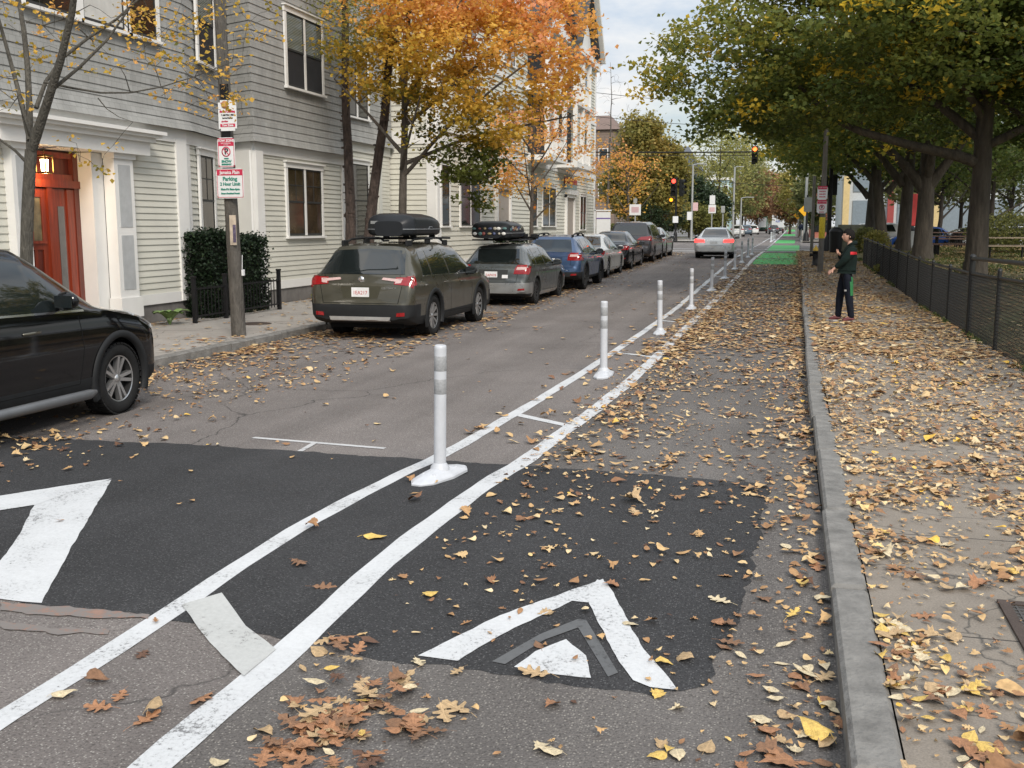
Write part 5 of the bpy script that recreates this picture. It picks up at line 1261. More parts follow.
# ---- street tree A: sparse young tree in front of the entrance, trunk behind the black SUV
def pt(px, py, Y): x, z = PY(px, py, Y); return (x, Y, z)
Yt = 10.9
T = Tree('street_tree', 'nearly bare young street tree with forked dark trunk in front of the red-brown door', (pt(26, 300, Yt)[0], Yt, .12), 'young street trees on the left pavement')
T.limb([(T.base.x, Yt, .1), pt(26, 300, Yt), pt(27, 200, Yt), pt(31, 150, Yt)], .088, .07, 10)
T.limb([pt(31, 152, Yt), pt(46, 105, Yt-.1), pt(62, 60, Yt-.25), pt(76, 15, Yt-.4), pt(82, -40, Yt-.6), pt(80, -100, Yt-.7)], .062, .025, 8, .01)
T.limb([pt(30, 155, Yt), pt(29, 110, Yt+.15), pt(30, 60, Yt+.3), pt(18, 0, Yt+.4), pt(10, -60, Yt+.5)], .045, .018, 8, .01)
T.limb([pt(30, 140, Yt), pt(22, 95, Yt+.2), pt(8, 50, Yt+.3), pt(-6, 10, Yt+.2), pt(-20, -50, Yt)], .035, .014, 7, .012)
T.limb([pt(36, 108, Yt-.1), pt(38, 80, Yt+.1), pt(60, 55, Yt+.3), pt(85, 35, Yt+.5), pt(120, 24, Yt+.7), pt(145, 0, Yt+.9), pt(160, -30, Yt+1.1)], .028, .010, 7, .015)
T.limb([pt(52, 90, Yt-.15), pt(78, 72, Yt-.1), pt(110, 40, Yt+.2), pt(135, 12, Yt+.4), pt(142, -20, Yt+.4)], .024, .008, 6, .015)
T.limb([pt(44, 82, Yt), pt(75, 86, Yt+.1), pt(98, 98, Yt+.2), pt(130, 96, Yt+.5), pt(160, 87, Yt+.8), pt(190, 82, Yt+1.1), pt(232, 62, Yt+1.4)], .018, .005, 6, .012)
T.limb([pt(98, 98, Yt+.2), pt(103, 112, Yt+.2), pt(118, 118, Yt+.3), pt(133, 122, Yt+.3)], .008, .003, 5, .008)
T.limb([pt(29, 165, Yt), pt(16, 148, Yt), pt(2, 137, Yt-.1), pt(-20, 130, Yt-.2)], .022, .010, 6, .01)
T.limb([pt(33, 150, Yt), pt(60, 138, Yt+.1), pt(78, 148, Yt+.3)], .008, .003, 5, .008)
T.limb([pt(30, 138, Yt), pt(22, 118, Yt-.2), pt(17, 96, Yt-.3)], .012, .004, 5, .008)
T.limb([pt(26, 22, Yt+.3), pt(40, 38, Yt+.4), pt(60, 20, Yt+.6), pt(90, 5, Yt+.8)], .012, .005, 5, .01)
rg = np.random.default_rng(11)
zones = [(-30, 60, 40, 95, 14, .2), (20, 45, 150, 30, 24, .5), (60, 5, 130, 40, 22, .6), (135, 25, 115, 45, 20, 1.0), (150, 60, 95, 40, 18, 1.2), (185, 85, 65, 40, 14, 1.4), (-20, 0, 90, 40, 18, .2), (100, 0, 120, 40, 20, .9), (60, 140, 55, 35, 6, .3), (190, 0, 90, 40, 12, 1.3), (-10, 75, 40, 40, 5, -.2), (0, -60, 200, 50, 40, .5)]
Cs = []
for (x, y, w_, h_, k, dy) in zones:
    for _ in range(k): Y_ = Yt+dy+rg.normal(0, .5); Cs.append(pt(x+rg.random()*w_, y+rg.random()*h_, Y_))
C = T.clumps(Cs, .012, .003, .15, 4)
T.finish(B_young)
keep = lambda P: RNG.random(len(P)) < .9
T.leaves(C, 7, .08, .062, LM_maple, lambda P, c, r: .06+.48*c+.18*(r-.5), keep=keep, zsig=.5)

# ---- big orange maple behind the olive car
Ym = 23.5; bx = -8.88
T = Tree('maple_tree', 'large orange and yellow maple with slim dark trunk behind the olive car', (bx, Ym, .12), 'young street trees on the left pavement')
T.limb([(bx, Ym, .05), (bx, Ym, 1.8), (bx+.02, Ym, 2.9), (bx+.08, Ym, 3.7), (bx+.1, Ym, 5.2), (bx+.35, Ym-.2, 7.2), (bx+.5, Ym, 9)], .13, .03, 10, .02)
for q in ([(bx, Ym, 3.0), (bx+1.1, Ym-.3, 4.0), (bx+2.4, Ym-.6, 4.9), (bx+3.6, Ym-.8, 5.6)], [(bx, Ym, 3.3), (bx+1.3, Ym+.5, 3.9), (bx+2.8, Ym+.6, 4.2), (bx+4.0, Ym+.7, 4.4)],
          [(bx, Ym, 3.6), (bx-.6, Ym-.4, 4.4), (bx-1.3, Ym-.8, 5.2)], [(bx+.1, Ym, 4.6), (bx+1.2, Ym-.9, 5.8), (bx+2.2, Ym-1.2, 7.2)], [(bx+.1, Ym, 5), (bx-.4, Ym+.9, 6.2), (bx-.8, Ym+1.4, 7.2)], [(bx, Ym, 3.2), (bx+.6, Ym-1.1, 3.8), (bx+1.2, Ym-2, 4.6)],
          [(bx+.1, Ym, 4.2), (bx+1.6, Ym+.2, 5.4), (bx+3.2, Ym+.1, 6.4), (bx+4.2, Ym, 7.0)]):
    T.limb(q, .055, .016, 7, .03)
C1 = crown_points([(-8.3, 23.4, 5.7, 2.0, 2.0, 1.6), (-6.5, 23.0, 5.6, 2.3, 1.9, 1.7), (-7.4, 23.2, 7.6, 2.4, 2.0, 1.7), (-5.3, 23.4, 6.6, 1.2, 1.2, 1.0), (-7.2, 22.8, 4.0, 1.5, 1.4, .8), (-9.6, 23, 6.4, 1.2, 1.2, .9)], 430, .5, 3)
C2 = crown_points([(-6.95, 23.2, 3.1, .62, .8, .9)], 34, .4, 4)
C = T.clumps(np.concatenate([C1, C2]), .03, .004, .12, 5)
T.finish(B_grey)
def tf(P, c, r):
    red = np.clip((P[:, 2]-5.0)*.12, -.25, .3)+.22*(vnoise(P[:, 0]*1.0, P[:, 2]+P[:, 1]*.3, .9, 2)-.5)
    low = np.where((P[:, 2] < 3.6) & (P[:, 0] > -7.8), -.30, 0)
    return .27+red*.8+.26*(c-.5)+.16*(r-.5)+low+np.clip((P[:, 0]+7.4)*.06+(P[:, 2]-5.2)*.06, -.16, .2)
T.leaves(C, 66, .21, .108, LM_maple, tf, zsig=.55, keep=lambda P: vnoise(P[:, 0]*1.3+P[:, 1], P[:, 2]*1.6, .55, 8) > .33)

# ---- second maple (salmon orange), further along
def maple(px, X, label, ells, n, per, tb, sz=.11, sig=.24, h=6.5, seed=5, mat=LM_maple, bark_=B_grey, hole=.3, r=.10):
    d = ray(px, 226); Y = X*d[1]/d[0]; g = gz(Y)+.12
    T = Tree('maple_tree', label, (X, Y, g), 'young street trees on the left pavement')
    T.limb([(X, Y, g-.05), (X+.03, Y, g+1.8), (X+.05, Y, g+3.4), (X+.1, Y, g+h)], r, .02, 8, .02)
    for k in range(8):
        a = k*2.4; z = g+1.7+k*.35; l = 1.7
        T.limb([(X+.03, Y, z), (X+math.cos(a)*l*.5, Y+math.sin(a)*l*.5, z+.8), (X+math.cos(a)*l, Y+math.sin(a)*l, z+1.9)], .04, .012, 6, .03)
    C = T.clumps(crown_points([(X+e[0], Y+e[1], g+e[2], *e[3:]) for e in ells], n, .45, seed), .025, .004, .12, 4)
    T.finish(bark_)
    T.leaves(C, per, sig, sz, mat, lambda P, c, r_: tb+.3*(c-.5)+.16*(r_-.5)+.05*(P[:, 2]-g-4), zsig=.55, keep=lambda P: vnoise(P[:, 0]*1.3+P[:, 1], P[:, 2]*1.6, .6, seed) > hole)
    return T
maple(531, -8.9, 'salmon-orange young maple rising behind the roof of the stickered hatchback', [(.1, 0, 4.2, 2.0, 2, 1.9), (1.1, .2, 4.9, 1.3, 1.5, 1.3), (-1.1, 0, 3.2, 1.1, 1.2, .9)], 170, 30, .56, hole=.40)
maple(627, -8.7, 'small orange maple in front of the tall rounded green tree', [(-.6, 0, 3.9, 1.9, 2.0, 2.1), (.9, 0, 4.4, 1.4, 1.4, .8)], 95, 24, .5, sz=.15, sig=.30, hole=.46, seed=9, h=5.5)
# ---- pair of rough dark trunks in front of the set-back house
for (px, X, lean, lab) in ((352, -10.7, -.1, 'rough peeling dark trunk, left one of the close pair beside the shingled house corner'), (362, -10.2, .55, 'leaning peeling dark trunk, right one of the close pair beside the house corner')):
    d = ray(px, 226); Y = X*d[1]/d[0]
    T = Tree('river_birch', lab, (X, Y, .1), 'pair of peeling-bark trees')
    T.limb([(X, Y, 0), (X+lean*.35, Y, 1.6), (X+lean*.6, Y, 2.8), (X+lean*1.2, Y+.1, 4.6), (X+lean*1.4, Y+.2, 6.6), (X+lean*1.6, Y+.2, 9)], .155, .07, 10, .05)
    rb_ = random.Random(px)
    for k in range(90):     # curling strips of bark
        z = rb_.uniform(.3, 6); t = z; a = rb_.uniform(0, 6.28); xx = interp([(0, 0), (1.6, lean*.35), (2.8, lean*.6), (4.6, lean*1.2), (6.6, lean*1.4)], z); rr_ = .15-.012*z
        c = Vector((xx+math.cos(a)*rr_, math.sin(a)*rr_, z)); n_ = Vector((math.cos(a), math.sin(a), 0)); tt = Vector((-math.sin(a), math.cos(a), 0)); w_ = rb_.uniform(.03, .07); h_ = rb_.uniform(.02, .07); cu = rb_.uniform(.01, .04)
        T.mb.add([c-tt*w_-n_*.01, c+tt*w_+n_*cu, c+tt*w_+n_*cu+Vector((0, 0, h_)), c-tt*w_-n_*.01+Vector((0, 0, h_))], [(0, 1, 2, 3)])
    C = T.clumps(crown_points([(X+lean*1.4, Y, 7.2, 1.7, 1.4, 1.6)], 60, .4, px), .02, .004, .12, 4)
    T.finish(B_birch); T.leaves(C, 34, .25, .08, LM_yellow, lambda P, c, r: .25+.5*c+.2*(r-.5))

# ---- tall bare tree, hornbeam, far trees on the left
def bare(px, X, top_py, label, n=60, spread=1.4):
    d = ray(px, 226); Y = X*d[1]/d[0]; g = gz(Y)+.1; zt = PY(px, top_py, Y)[1]
    T = Tree('bare_tree', label, (X, Y, g)); hh = zt-g
    T.limb([(X, Y, g), (X, Y, g+hh*.45), (X+.15, Y, g+hh*.8), (X, Y, zt)], .13, .01, 7, .05)
    C = crown_points([(X, Y, g+hh*.72, spread*1.4, spread*1.2, hh*.27)], n, .6, px); T.clumps(C, .03, .006, .15, 4); T.finish(B_grey); return T
bare(608, -12.5, 62, 'tall leafless tree with thin upright twigs at the end of the pale building', 150, 1.8)
def bulktree(name, label, x, y, g, h, rx, rz, n, per, sz, sig, mat, tb, cz=None, seed=1, group='trees down the street', barkm=None, ells=None, hole=.18, tvar=.3, r=.22):
    T = Tree(name, label, (x, y, g), group)
    T.limb([(x, y, g-.1), (x, y, g+h*.3), (x+.1, y, g+h*.6), (x, y, g+h*.9)], r, r*.15, 7, .08)
    rr = random.Random(seed)
    for k in range(6):
        a = k*1.05+rr.random(); z = g+h*(.22+.06*k); T.limb([(x, y, z), (x+math.cos(a)*rx*.4, y+math.sin(a)*rx*.4, z+h*.12), (x+math.cos(a)*rx*.75, y+math.sin(a)*rx*.75, z+h*.25)], r*.4, .03, 6, .06)
    E = [(x+e[0], y+e[1], g+e[2], *e[3:]) for e in ells] if ells else [(x, y, g+(cz or h*.6), rx, rx, rz)]
    C = T.clumps(crown_points(E, n, .55, seed), .05, .01, .12, 4)
    T.finish(barkm or B_dark)
    T.leaves(C, per, sig, sz, mat, lambda P, c, r_: tb+tvar*(c-.5)+.2*(r_-.5)+.12*(vnoise(P[:, 0]+P[:, 1]*.5, P[:, 2], 1.6, seed)-.5), zsig=.7, keep=lambda P: vnoise(P[:, 0]*1.1+P[:, 1]*.7, P[:, 2]*1.2, sig*2.6, seed+3) > hole)
    return T
def at(px, Y): return PY(px, 226, Y)[0]
def zt(py, Y): return PY(512, py, Y)[1] if False else H+(226-py)*Y/1020
Y = 108; x = at(644, Y)
bulktree('hornbeam_tree', 'large dense olive-green tree with a smooth rounded top before the junction', x, Y, .4, 13.6, 4.4, 5, 640, 56, .34, .52, LM_horn, .74, ells=[(0, 0, 5.6, 4.3, 4, 4.4), (-.4, 0, 9.2, 2.9, 2.8, 3.0), (-.5, 0, 11.6, 1.5, 1.6, 1.4), (1.6, 0, 6.8, 2.9, 2.7, 3.4)], seed=21, hole=.10)
specs = [  # px, Y, top py, half width px, material, tint, label
 (718, 150, 128, 34, LM_yellow, .42, 'tall yellow-green tree above the pale blue building'),
 (690, 125, 175, 22, LM_ever, .55, 'dark green tree behind the left street lamps'),
 (712, 118, 190, 18, LM_ever, .45, 'dark evergreen beside the two-faced signpost past the junction'),
 (742, 190, 150, 26, LM_far, .40, 'olive tree rising past the pale blue building'),
 (757, 215, 172, 24, LM_russet, .62, 'russet-brown tree in the middle of the street vista'),
 (735, 240, 140, 30, LM_yellow, .5, 'pale yellow-green tree far behind the russet one'),
 (775, 300, 175, 20, LM_far, .72, 'ochre tree closing the far end of the street'),
 (762, 360, 182, 26, LM_far, .5, 'olive and gold tree at the farthest left end of the street'),
 (790, 200, 185, 18, LM_russet, .45, 'dark russet tree on the right side past the yellow sign'),
 (800, 150, 150, 26, LM_yellow, .62, 'golden-leaved tree behind the yellow signal on the right'),
 (813, 118, 168, 20, LM_far, .30, 'green and gold tree over the right far corner'),
 (700, 116, 205, 26, LM_horn, .45, 'low bushy green shrub tree by the left far corner lamp'),
 (664, 112, 196, 20, LM_ever, .5, 'dark hedge-like evergreen behind the left traffic signals'),
 (786, 420, 196, 30, LM_far, .35, 'small hazy green tree at the vanishing point'),
 (745, 300, 165, 30, LM_yellow, .3, 'green-gold tree far off behind the pale yellow-green one'),
 (830, 135, 150, 34, LM_park, .4, 'green tree beyond the signal poles on the right'),
 (850, 160, 120, 40, LM_park, .42, 'tall green tree far back beyond the park corner'),
]
for i, (px, Y, py, hw_, m_, tb, lab) in enumerate(specs):
    h = zt(py, Y)-.4; rx = hw_*Y/1040; k = max(1, rx/4)
    bulktree('street_side_tree', lab, at(px, Y), Y, .4, h, rx, h*.42, 230, 22, .20*Y/100+.05, rx*.115, m_, tb, cz=h*.58, seed=30+i, hole=.16, r=.25)
# conifers by the left signals, ornamental grass, shrubs
for i, (px, Y, py, lab) in enumerate([(650, 104, 205, 'dark narrow conifer, left one of the pair behind the left signals'), (662, 105, 210, 'dark narrow conifer, right one of the pair behind the left signals')]):
    h = zt(py, Y); bulktree('conifer_tree', lab, at(px, Y), Y, .4, h, .9, h*.45, 90, 26, .14, .22, LM_ever, .5, cz=h*.52, seed=70+i, r=.1, group='conifers behind the signals')

# ---- the park trees on the right
def parktree(px, X, label, r, ells, n, per, sz, sig, tb, seed, limbs, hole=.22, ztr=4.0, group='old trees along the park fence', lean=0):
    d = ray(px, 226); Y = X*d[1]/d[0]; g = lz(X, Y)
    T = Tree('park_tree', label, (X, Y, g), group); T.flare(r)
    T.limb([(X, Y, g), (X+lean*.3, Y, g+1.2), (X+lean*.7, Y, g+2.6), (X+lean, Y, g+ztr), (X+.1+lean, Y+.2, g+7), (X-.1, Y, g+10)], r, r*.32, 14, .025)
    for q, a, b in limbs: T.limb([(X+u, Y+v, g+w_) for u, v, w_ in q], a, b, 9, .05)
    C = crown_points([(X+e[0], Y+e[1], g+e[2], *e[3:]) for e in ells], n, .5, seed)
    C = T.clumps(C, .045, .006, .12, 5); T.finish(B_lin)
    T.leaves(C, per, sig, sz, LM_park, lambda P, c, r_: tb+.26*(c-.5)+.22*(r_-.5)+.34*(c > .93)+.3*(r_ > .97)+.14*(vnoise(P[:, 0]+P[:, 1]*.6, P[:, 2], 1.4, seed)-.5)-.03*(P[:, 0]-X)+.035*(P[:, 2]-g-6)-.03, zsig=.5,
             keep=lambda P: vnoise(P[:, 0]*1.2+P[:, 1]*.8, P[:, 2]*1.5, .8, seed+2) > hole)
    return T
parktree(978, 4.5, 'thick-trunked green and yellow park tree nearest the camera, its boughs over the cycle lane', .285,
  [(-2.2, -.5, 6.2, 4.6, 4.6, 2.2), (1.5, 0, 6.6, 4.5, 4.5, 2.5), (-1, 0, 8.8, 5, 5, 2.5), (-6.1, -1.0, 5.2, 2.2, 2.8, 1.9), (-4.6, -1.2, 4.3, 2.0, 2.2, .8), (-3.4, -2.4, 4.6, 2.4, 2.0, .9), (-.5, -4.2, 5.8, 4, 2.2, 1.5), (3.5, -2.5, 4.6, 2.8, 2.2, 1.2), (-3.6, 1.8, 4.5, 2.6, 2.4, .9), (1.2, 2.6, 4.4, 3, 1.6, 1.0)], 1900, 60, .13, .25, .40, 41,
  [([(-.1, 0, 2.9), (-.9, -.3, 3.15), (-2.1, -.6, 3.45), (-3.3, -.9, 3.75), (-4.4, -1.2, 4.7)], .15, .05), ([(0, 0, 3.4), (-1.0, .2, 4.3), (-2.2, .5, 5.2), (-3.8, .8, 5.8), (-5.6, 1, 5.6)], .13, .03),
   ([(0, 0, 3.9), (-.8, -.8, 5), (-1.9, -1.8, 6), (-3.6, -2.8, 6.4)], .11, .03), ([(.05, 0, 3.3), (.9, -.2, 3.7), (2.0, -.5, 4.6), (3.4, -.8, 5.6)], .12, .03), ([(0, 0, 4.4), (-.5, -.9, 5.8), (-.6, -2.2, 7), (-.8, -3.6, 7.4)], .1, .03), ([(0, 0, 4.6), (.8, .6, 6), (1.6, 1.6, 7.4)], .1, .03)], ztr=4.2)
parktree(924, 4.7, 'second park tree with broad dark trunk flaring into branches behind the fence', .35,
  [(-1.5, 0, 6.5, 5.0, 5, 2.4), (1.5, 0, 8, 5, 5, 3), (-4.6, -1, 5.2, 2.4, 3, 1.3), (2.5, -2, 4.9, 3.4, 2.6, 1.2), (-2.0, -2.8, 4.5, 2.8, 2.0, .9)], 950, 42, .17, .36, .38, 42,
  [([(-.1, 0, 2.5), (-1.0, 0, 3.6), (-2.4, .2, 5.0), (-4.2, .3, 6.2)], .22, .04), ([(.1, 0, 2.6), (.9, -.2, 3.8), (2.1, -.4, 5.4)], .22, .05), ([(0, 0, 2.8), (.1, -.9, 4.2), (-.4, -2.2, 5.8)], .18, .04)], hole=.2)
for px, X, lab, r, sd, ln in ((904, 4.8, 'third park tree along the fence, dark trunk with spreading foot', .31, 43, .1), (883, 4.9, 'fourth park tree along the fence, paler grey leaning trunk', .36, 44, -.5), (869, 4.9, 'fifth park tree along the fence, pale trunk nearest the far corner', .31, 45, .1)):
    parktree(px, X, lab, r, [(-1.8, 0, 6.6, 5, 4.6, 2.6), (1.5, 0, 8, 5, 5, 3), (-4.2, 0, 5.6, 2.8, 3, 1.6), (2, -2, 5.0, 3.4, 2.6, 1.3), (-1.5, -2, 4.9, 3, 2.0, 1.0)], 560, 36, .24, .48, .40, sd,
      [([(-.1, 0, 2.8), (-1.4, 0, 4.4), (-3.6, .2, 6.0)], .2, .04), ([(.1, 0, 2.8), (1.5, -.2, 4.6), (3.1, -.4, 6.4)], .2, .05)], hole=.14, lean=ln)
d = ray(1075, 226); 
parktree(1062, 6.6, 'park tree at the right edge of the view, only its low boughs in sight', .35, [(-.5, 0, 5.4, 3.6, 3.4, 2.2), (-1, 0, 8, 4, 4, 2.5)], 520, 40, .13, .28, .34, 46, [([(0, 0, 2.8), (-1.4, 0, 4.4), (-2.6, .2, 5.0)], .12, .04)], hole=.14)
# young park trees farther in: keep the strip above the picnic tables leafy
for px, Y, lab, sd in ((990, 62, 'green tree beyond the picnic tables', 51), (940, 72, 'green tree between the second and third trunks, deeper in the park', 52)):
    h = 8; bulktree('park_tree', lab, at(px, Y), Y, .45, h, 4.5, 2.6, 200, 30, .24, .5, LM_park, .35, cz=6.2, seed=sd, group='trees deeper in the park', r=.2)

for px, Y, lab, sd in ((1010, 78, 'leafy tree in front of the shop building right of the nearest trunk', 61), (960, 86, 'leafy tree in front of the shop building between the nearest and second trunks', 62), (915, 84, 'leafy tree by the shop building behind the third trunk', 63)):
    bulktree('park_tree', lab, at(px, Y), Y, .45, 9, 3.6, 3.0, 200, 26, .3, .5, LM_far, .3, cz=5.6, seed=sd, group='trees deeper in the park', r=.2)
# ================================================================== street furniture
M_bol = simple('white_bollard_plastic', (.50, .515, .54), .45, 0, .08, 14)
M_refl = simple('silver_reflective_band', (.30, .305, .31), .5, 0, .25, 60)
BOL = [(-2.44, 7.16, .985), (-2.20, 12.92, .94), (-2.13, 18.33, .93), (-2.09, 24.0, .92), (-2.03, 29.6, .93), (-1.98, 35.0, .92), (-1.93, 40.6, .92), (-1.90, 45.9, .92), (-1.85, 51.4, .92), (-1.84, 56.8, .92), (-1.6, 101, .92), (-1.58, 106, .92), (-1.5, 112, .92), (-1.45, 118, .92)]
ORD = ['nearest', 'second', 'third', 'fourth', 'fifth', 'sixth', 'seventh', 'eighth', 'ninth', 'tenth', 'eleventh', 'twelfth', 'thirteenth', 'fourteenth']
def bollard():
    root = empty('bollard', (0, 0, 0), 0, 'x', 'bollard', 'white flexible bollards along the buffer strip')
    m = MB(); prof = []
    oct_ = [(-.34, -.035), (-.25, -.095), (.0, -.115), (.25, -.095), (.34, -.035), (.34, .035), (.25, .095), (0, .115), (-.25, .095), (-.34, .035)]
    for s_, z in ((1, 0), (1, .018), (.93, .03), (.55, .055), (.28, .075)): prof.append([(p[1]*(s_ if s_ > .6 else s_*1.25), p[0]*(s_ if s_ > .5 else s_*.9), z) for p in oct_])
    n = 10; m.add([p for r_ in prof for p in r_], [(i*n+j, i*n+(j+1) % n, (i+1)*n+(j+1) % n, (i+1)*n+j) for i in range(4) for j in range(n)]+[[4*n+j for j in range(n)]])
    for sy in (-1, 1):
        for sx in (-1, 1): m.lathe([(0, .062), (.012, .060), (.012, .03)], (sx*.045, sy*.16, 0), n=8)
    m.build('base', M_bol, root)
    m = MB(); m.lathe([(.075, .05), (.068, .085), (.048, .11), (.044, .115)], n=24); m.build('collar', M_bol, root)
    m = MB(); m.lathe([(.046, .09), (.0455, .5), (.045, .965), (.043, .985), (.036, .99), (.036, .93)], n=28); m.build('post', M_bol, root)
    for z in (.63, .80):
        m = MB(); m.lathe([(.0458, z), (.0463, z+.001), (.0463, z+.109), (.0458, z+.11)], n=28); m.build('reflective_band', M_refl, root)
    return root
b0 = bollard()
for i, (x, y, h) in enumerate(BOL):
    o = b0 if i == 0 else copy_tree(b0)
    o.location = (x, y, zr(x, y)+.004); s_ = h/.985; o.scale = (1, 1, s_); o.rotation_euler = (R(.6*math.sin(i*3)), R(1.1*math.sin(i*5+1)), R(-12 if i == 0 else -4+6*math.sin(i)))
    o['label'] = ('%s white flexible bollard from the camera, with two silver bands' % ORD[i]) if i < 10 else 'white flexible bollard past the junction, %s from the camera' % ORD[i]

# ---- utility pole with three parking signs
M_wood = bark('weathered_pole_wood', (.055, .05, .043), (.135, .122, .105), 12)
M_signw = simple('sign_white', (.70, .71, .71), .4, 0, .04, 5); M_signr = simple('sign_red', (.50, .025, .07), .45); M_signg = simple('sign_green', (.02, .22, .16), .45); M_ink = simple('sign_black', (.03, .03, .03), .5)
px_, py_ = -8.58, 15.15
root = empty('utility_pole', (px_, py_, .12), 0, 'weathered grey wooden utility pole carrying three stacked parking signs', 'utility pole')
m = MB(); m.tube([(0, 0, -.05), (-.05, 0, 2.2), (-.10, 0, 4.8), (-.17, 0, 9)], [.118, .104, .090, .07], 16); m.build('pole_shaft', M_wood, root)
m = MB(); m.b2(-.02, .09, -.122, -.110, 1.46, 1.93, 0); m.build('torn_poster', simple('torn_poster', (.50, .42, .33), .8, 0, .35, 9), root)
m = MB(); m.b2(.035, .088, -.126, -.122, 1.5, 1.78, 0); m.build('poster_print', simple('poster_print', (.10, .08, .13), .7, 0, .8, 22), root)
m = MB(); m.box((.13, -.02, 1.02), (.035, .06, .10), bev=.008); m.tube([(.115, -.02, 1.08), (.115, 0, 1.3)], .006, 6); m.build('utility_tag', M_plate, root)
m = MB(); m.b2(-.10, .045, -.112, -.099, 2.5, 3.95); m.build('sign_bracket', M_black, root)
def plate(name, label, X, Y, Z, w_, h_, parent=None, rz=0, mat=None, border=None, cat='sign', group=None):
    root = empty(name, (X, Y, Z), rz, label, cat, group)
    bm = bmesh.new(); bmesh.ops.create_cube(bm, size=1)
    for v in bm.verts: v.co = Vector((v.co.x*w_, v.co.y*.006, v.co.z*h_))
    bmesh.ops.bevel(bm, geom=[e for e in bm.edges if abs((e.verts[0].co-e.verts[1].co).y) > .004], offset=.035, segments=4, affect='EDGES')
    me = bpy.data.meshes.new('panel'); bm.to_mesh(me); bm.free(); link('panel', me, root, mat or M_signw)
    if border:
        m = MB(); t = .008; a, b = w_/2-.012, h_/2-.012
        m.b2(-a, a, -.0052, -.0032, b-t, b); m.b2(-a, a, -.0052, -.0032, -b, -b+t); m.b2(-a, -a+t, -.0052, -.0032, -b+t, b-t); m.b2(a-t, a, -.0052, -.0032, -b+t, b-t); m.build('border', border, root)
    return root
def stext(s, size, x, z, mat, root, sx=1.0, bold=.003): return text(s, size, (x, -.0058, z), (R(90), 0, 0), mat, root, sx=sx, ext=.0012, bold=bold)
def sband(x0, x1, z0, z1, mat, root, name='band'):
    m = MB(); m.b2(x0, x1, -.0055, -.0032, z0, z1); return m.build(name, mat, root)
ys_ = 15.02
x, z = PY(227.5, 115.5, ys_); s1 = plate('street_cleaning_sign', 'white and red street cleaning sign, topmost of three on the utility pole', x, ys_, z, .315, .47, border=None)
stext('TOW', .05, -.05, .175, M_signr, s1); stext('Street Cleaning', .046, 0, .06, M_signr, s1, .92); stext('9 AM TO 1 PM', .034, 0, .005, M_ink, s1); stext('1st & 3rd Tuesday', .024, 0, -.04, M_ink, s1); stext('Apr-Nov', .03, -.05, -.09, M_signr, s1)
sband(-.13, .13, -.175, -.125, M_signr, s1); text('Tow Zone', .045, (0, -.0068, -.15), (R(90), 0, 0), M_signw, s1, bold=.002)
m = MB(); m.lathe([(0, 0), (.06, 0), (.06, .002), (0, .002)], (-.04, -.0095, .165), 'y', 20); m.build('emblem', simple('faded_orange_emblem', (.45, .22, .10), .6), s1)
x, z = PY(226.3, 152.5, ys_); s2 = plate('snow_emergency_sign', 'tow zone snow emergency sign with crossed-out P, middle of three on the utility pole', x, ys_, z, .30, .46, border=M_signr)
sband(-.138, .138, .10, .218, M_signr, s2); text('TOW ZONE', .052, (0, -.0068, .18), (R(90), 0, 0), M_signw, s2, bold=.002); text('NO PARKING', .028, (0, -.0068, .14), (R(90), 0, 0), M_signw, s2); text('ANYTIME', .02, (0, -.0068, .115), (R(90), 0, 0), M_signw, s2)
stext('P', .13, .002, .012, M_ink, s2, 1, .004)
m = MB(); m.lathe([(.062, -.0), (.078, 0), (.078, .0022), (.062, .0022)], (0, -.0080, .012), 'y', 32)
m.box((0, 0, 0), (.001, .001, .001)); m.build('prohibition_ring', M_signr, s2)
m = MB(); m.box((0, 0, 0), (.145, .0018, .012)); o = m.build('prohibition_bar', M_signr, s2); o.location = (0, -.0088, .012); o.rotation_euler = (0, R(45), 0)
stext('DURING', .02, 0, -.095, M_signg, s2); stext('SNOW', .055, 0, -.14, M_signg, s2); stext('EMERGENCY', .03, 0, -.185, M_signg, s2)
x, z = PY(230.2, 183.5, ys_-.02); s3 = plate('residents_parking_sign', 'wide two hour limit neighbourhood parking sign, lowest of three on the utility pole', x, ys_-.02, z, .475, .46, border=M_signr)
sband(-.225, .225, .125, .218, M_signr, s3); text('Jamaica Plain', .075, (0, -.0068, .17), (R(90), 0, 0), M_signw, s3, sx=.9, bold=.002)
stext('Parking', .085, 0, .07, M_signg, s3); stext('2 Hour Limit', .07, 0, -.01, M_signg, s3, .95); stext('Mon-Fri 8am-6pm', .045, 0, -.09, M_signg, s3); stext('Except Resident Permit', .034, 0, -.155, M_signg, s3)
m = MB(); m.lathe([(0, .0), (.28, .0), (.30, -.004), (.30, -.02)], n=32); o = m.build('manhole_cover', simple('rusty_iron', (.075, .055, .045), .7, .4, .3, 10, .5)); x, y = G(236, 320, .12); o.location = (-9.35, 17.1, .126); tag(o, 'dark round iron cover in the left pavement by the hedge', 'manhole cover')

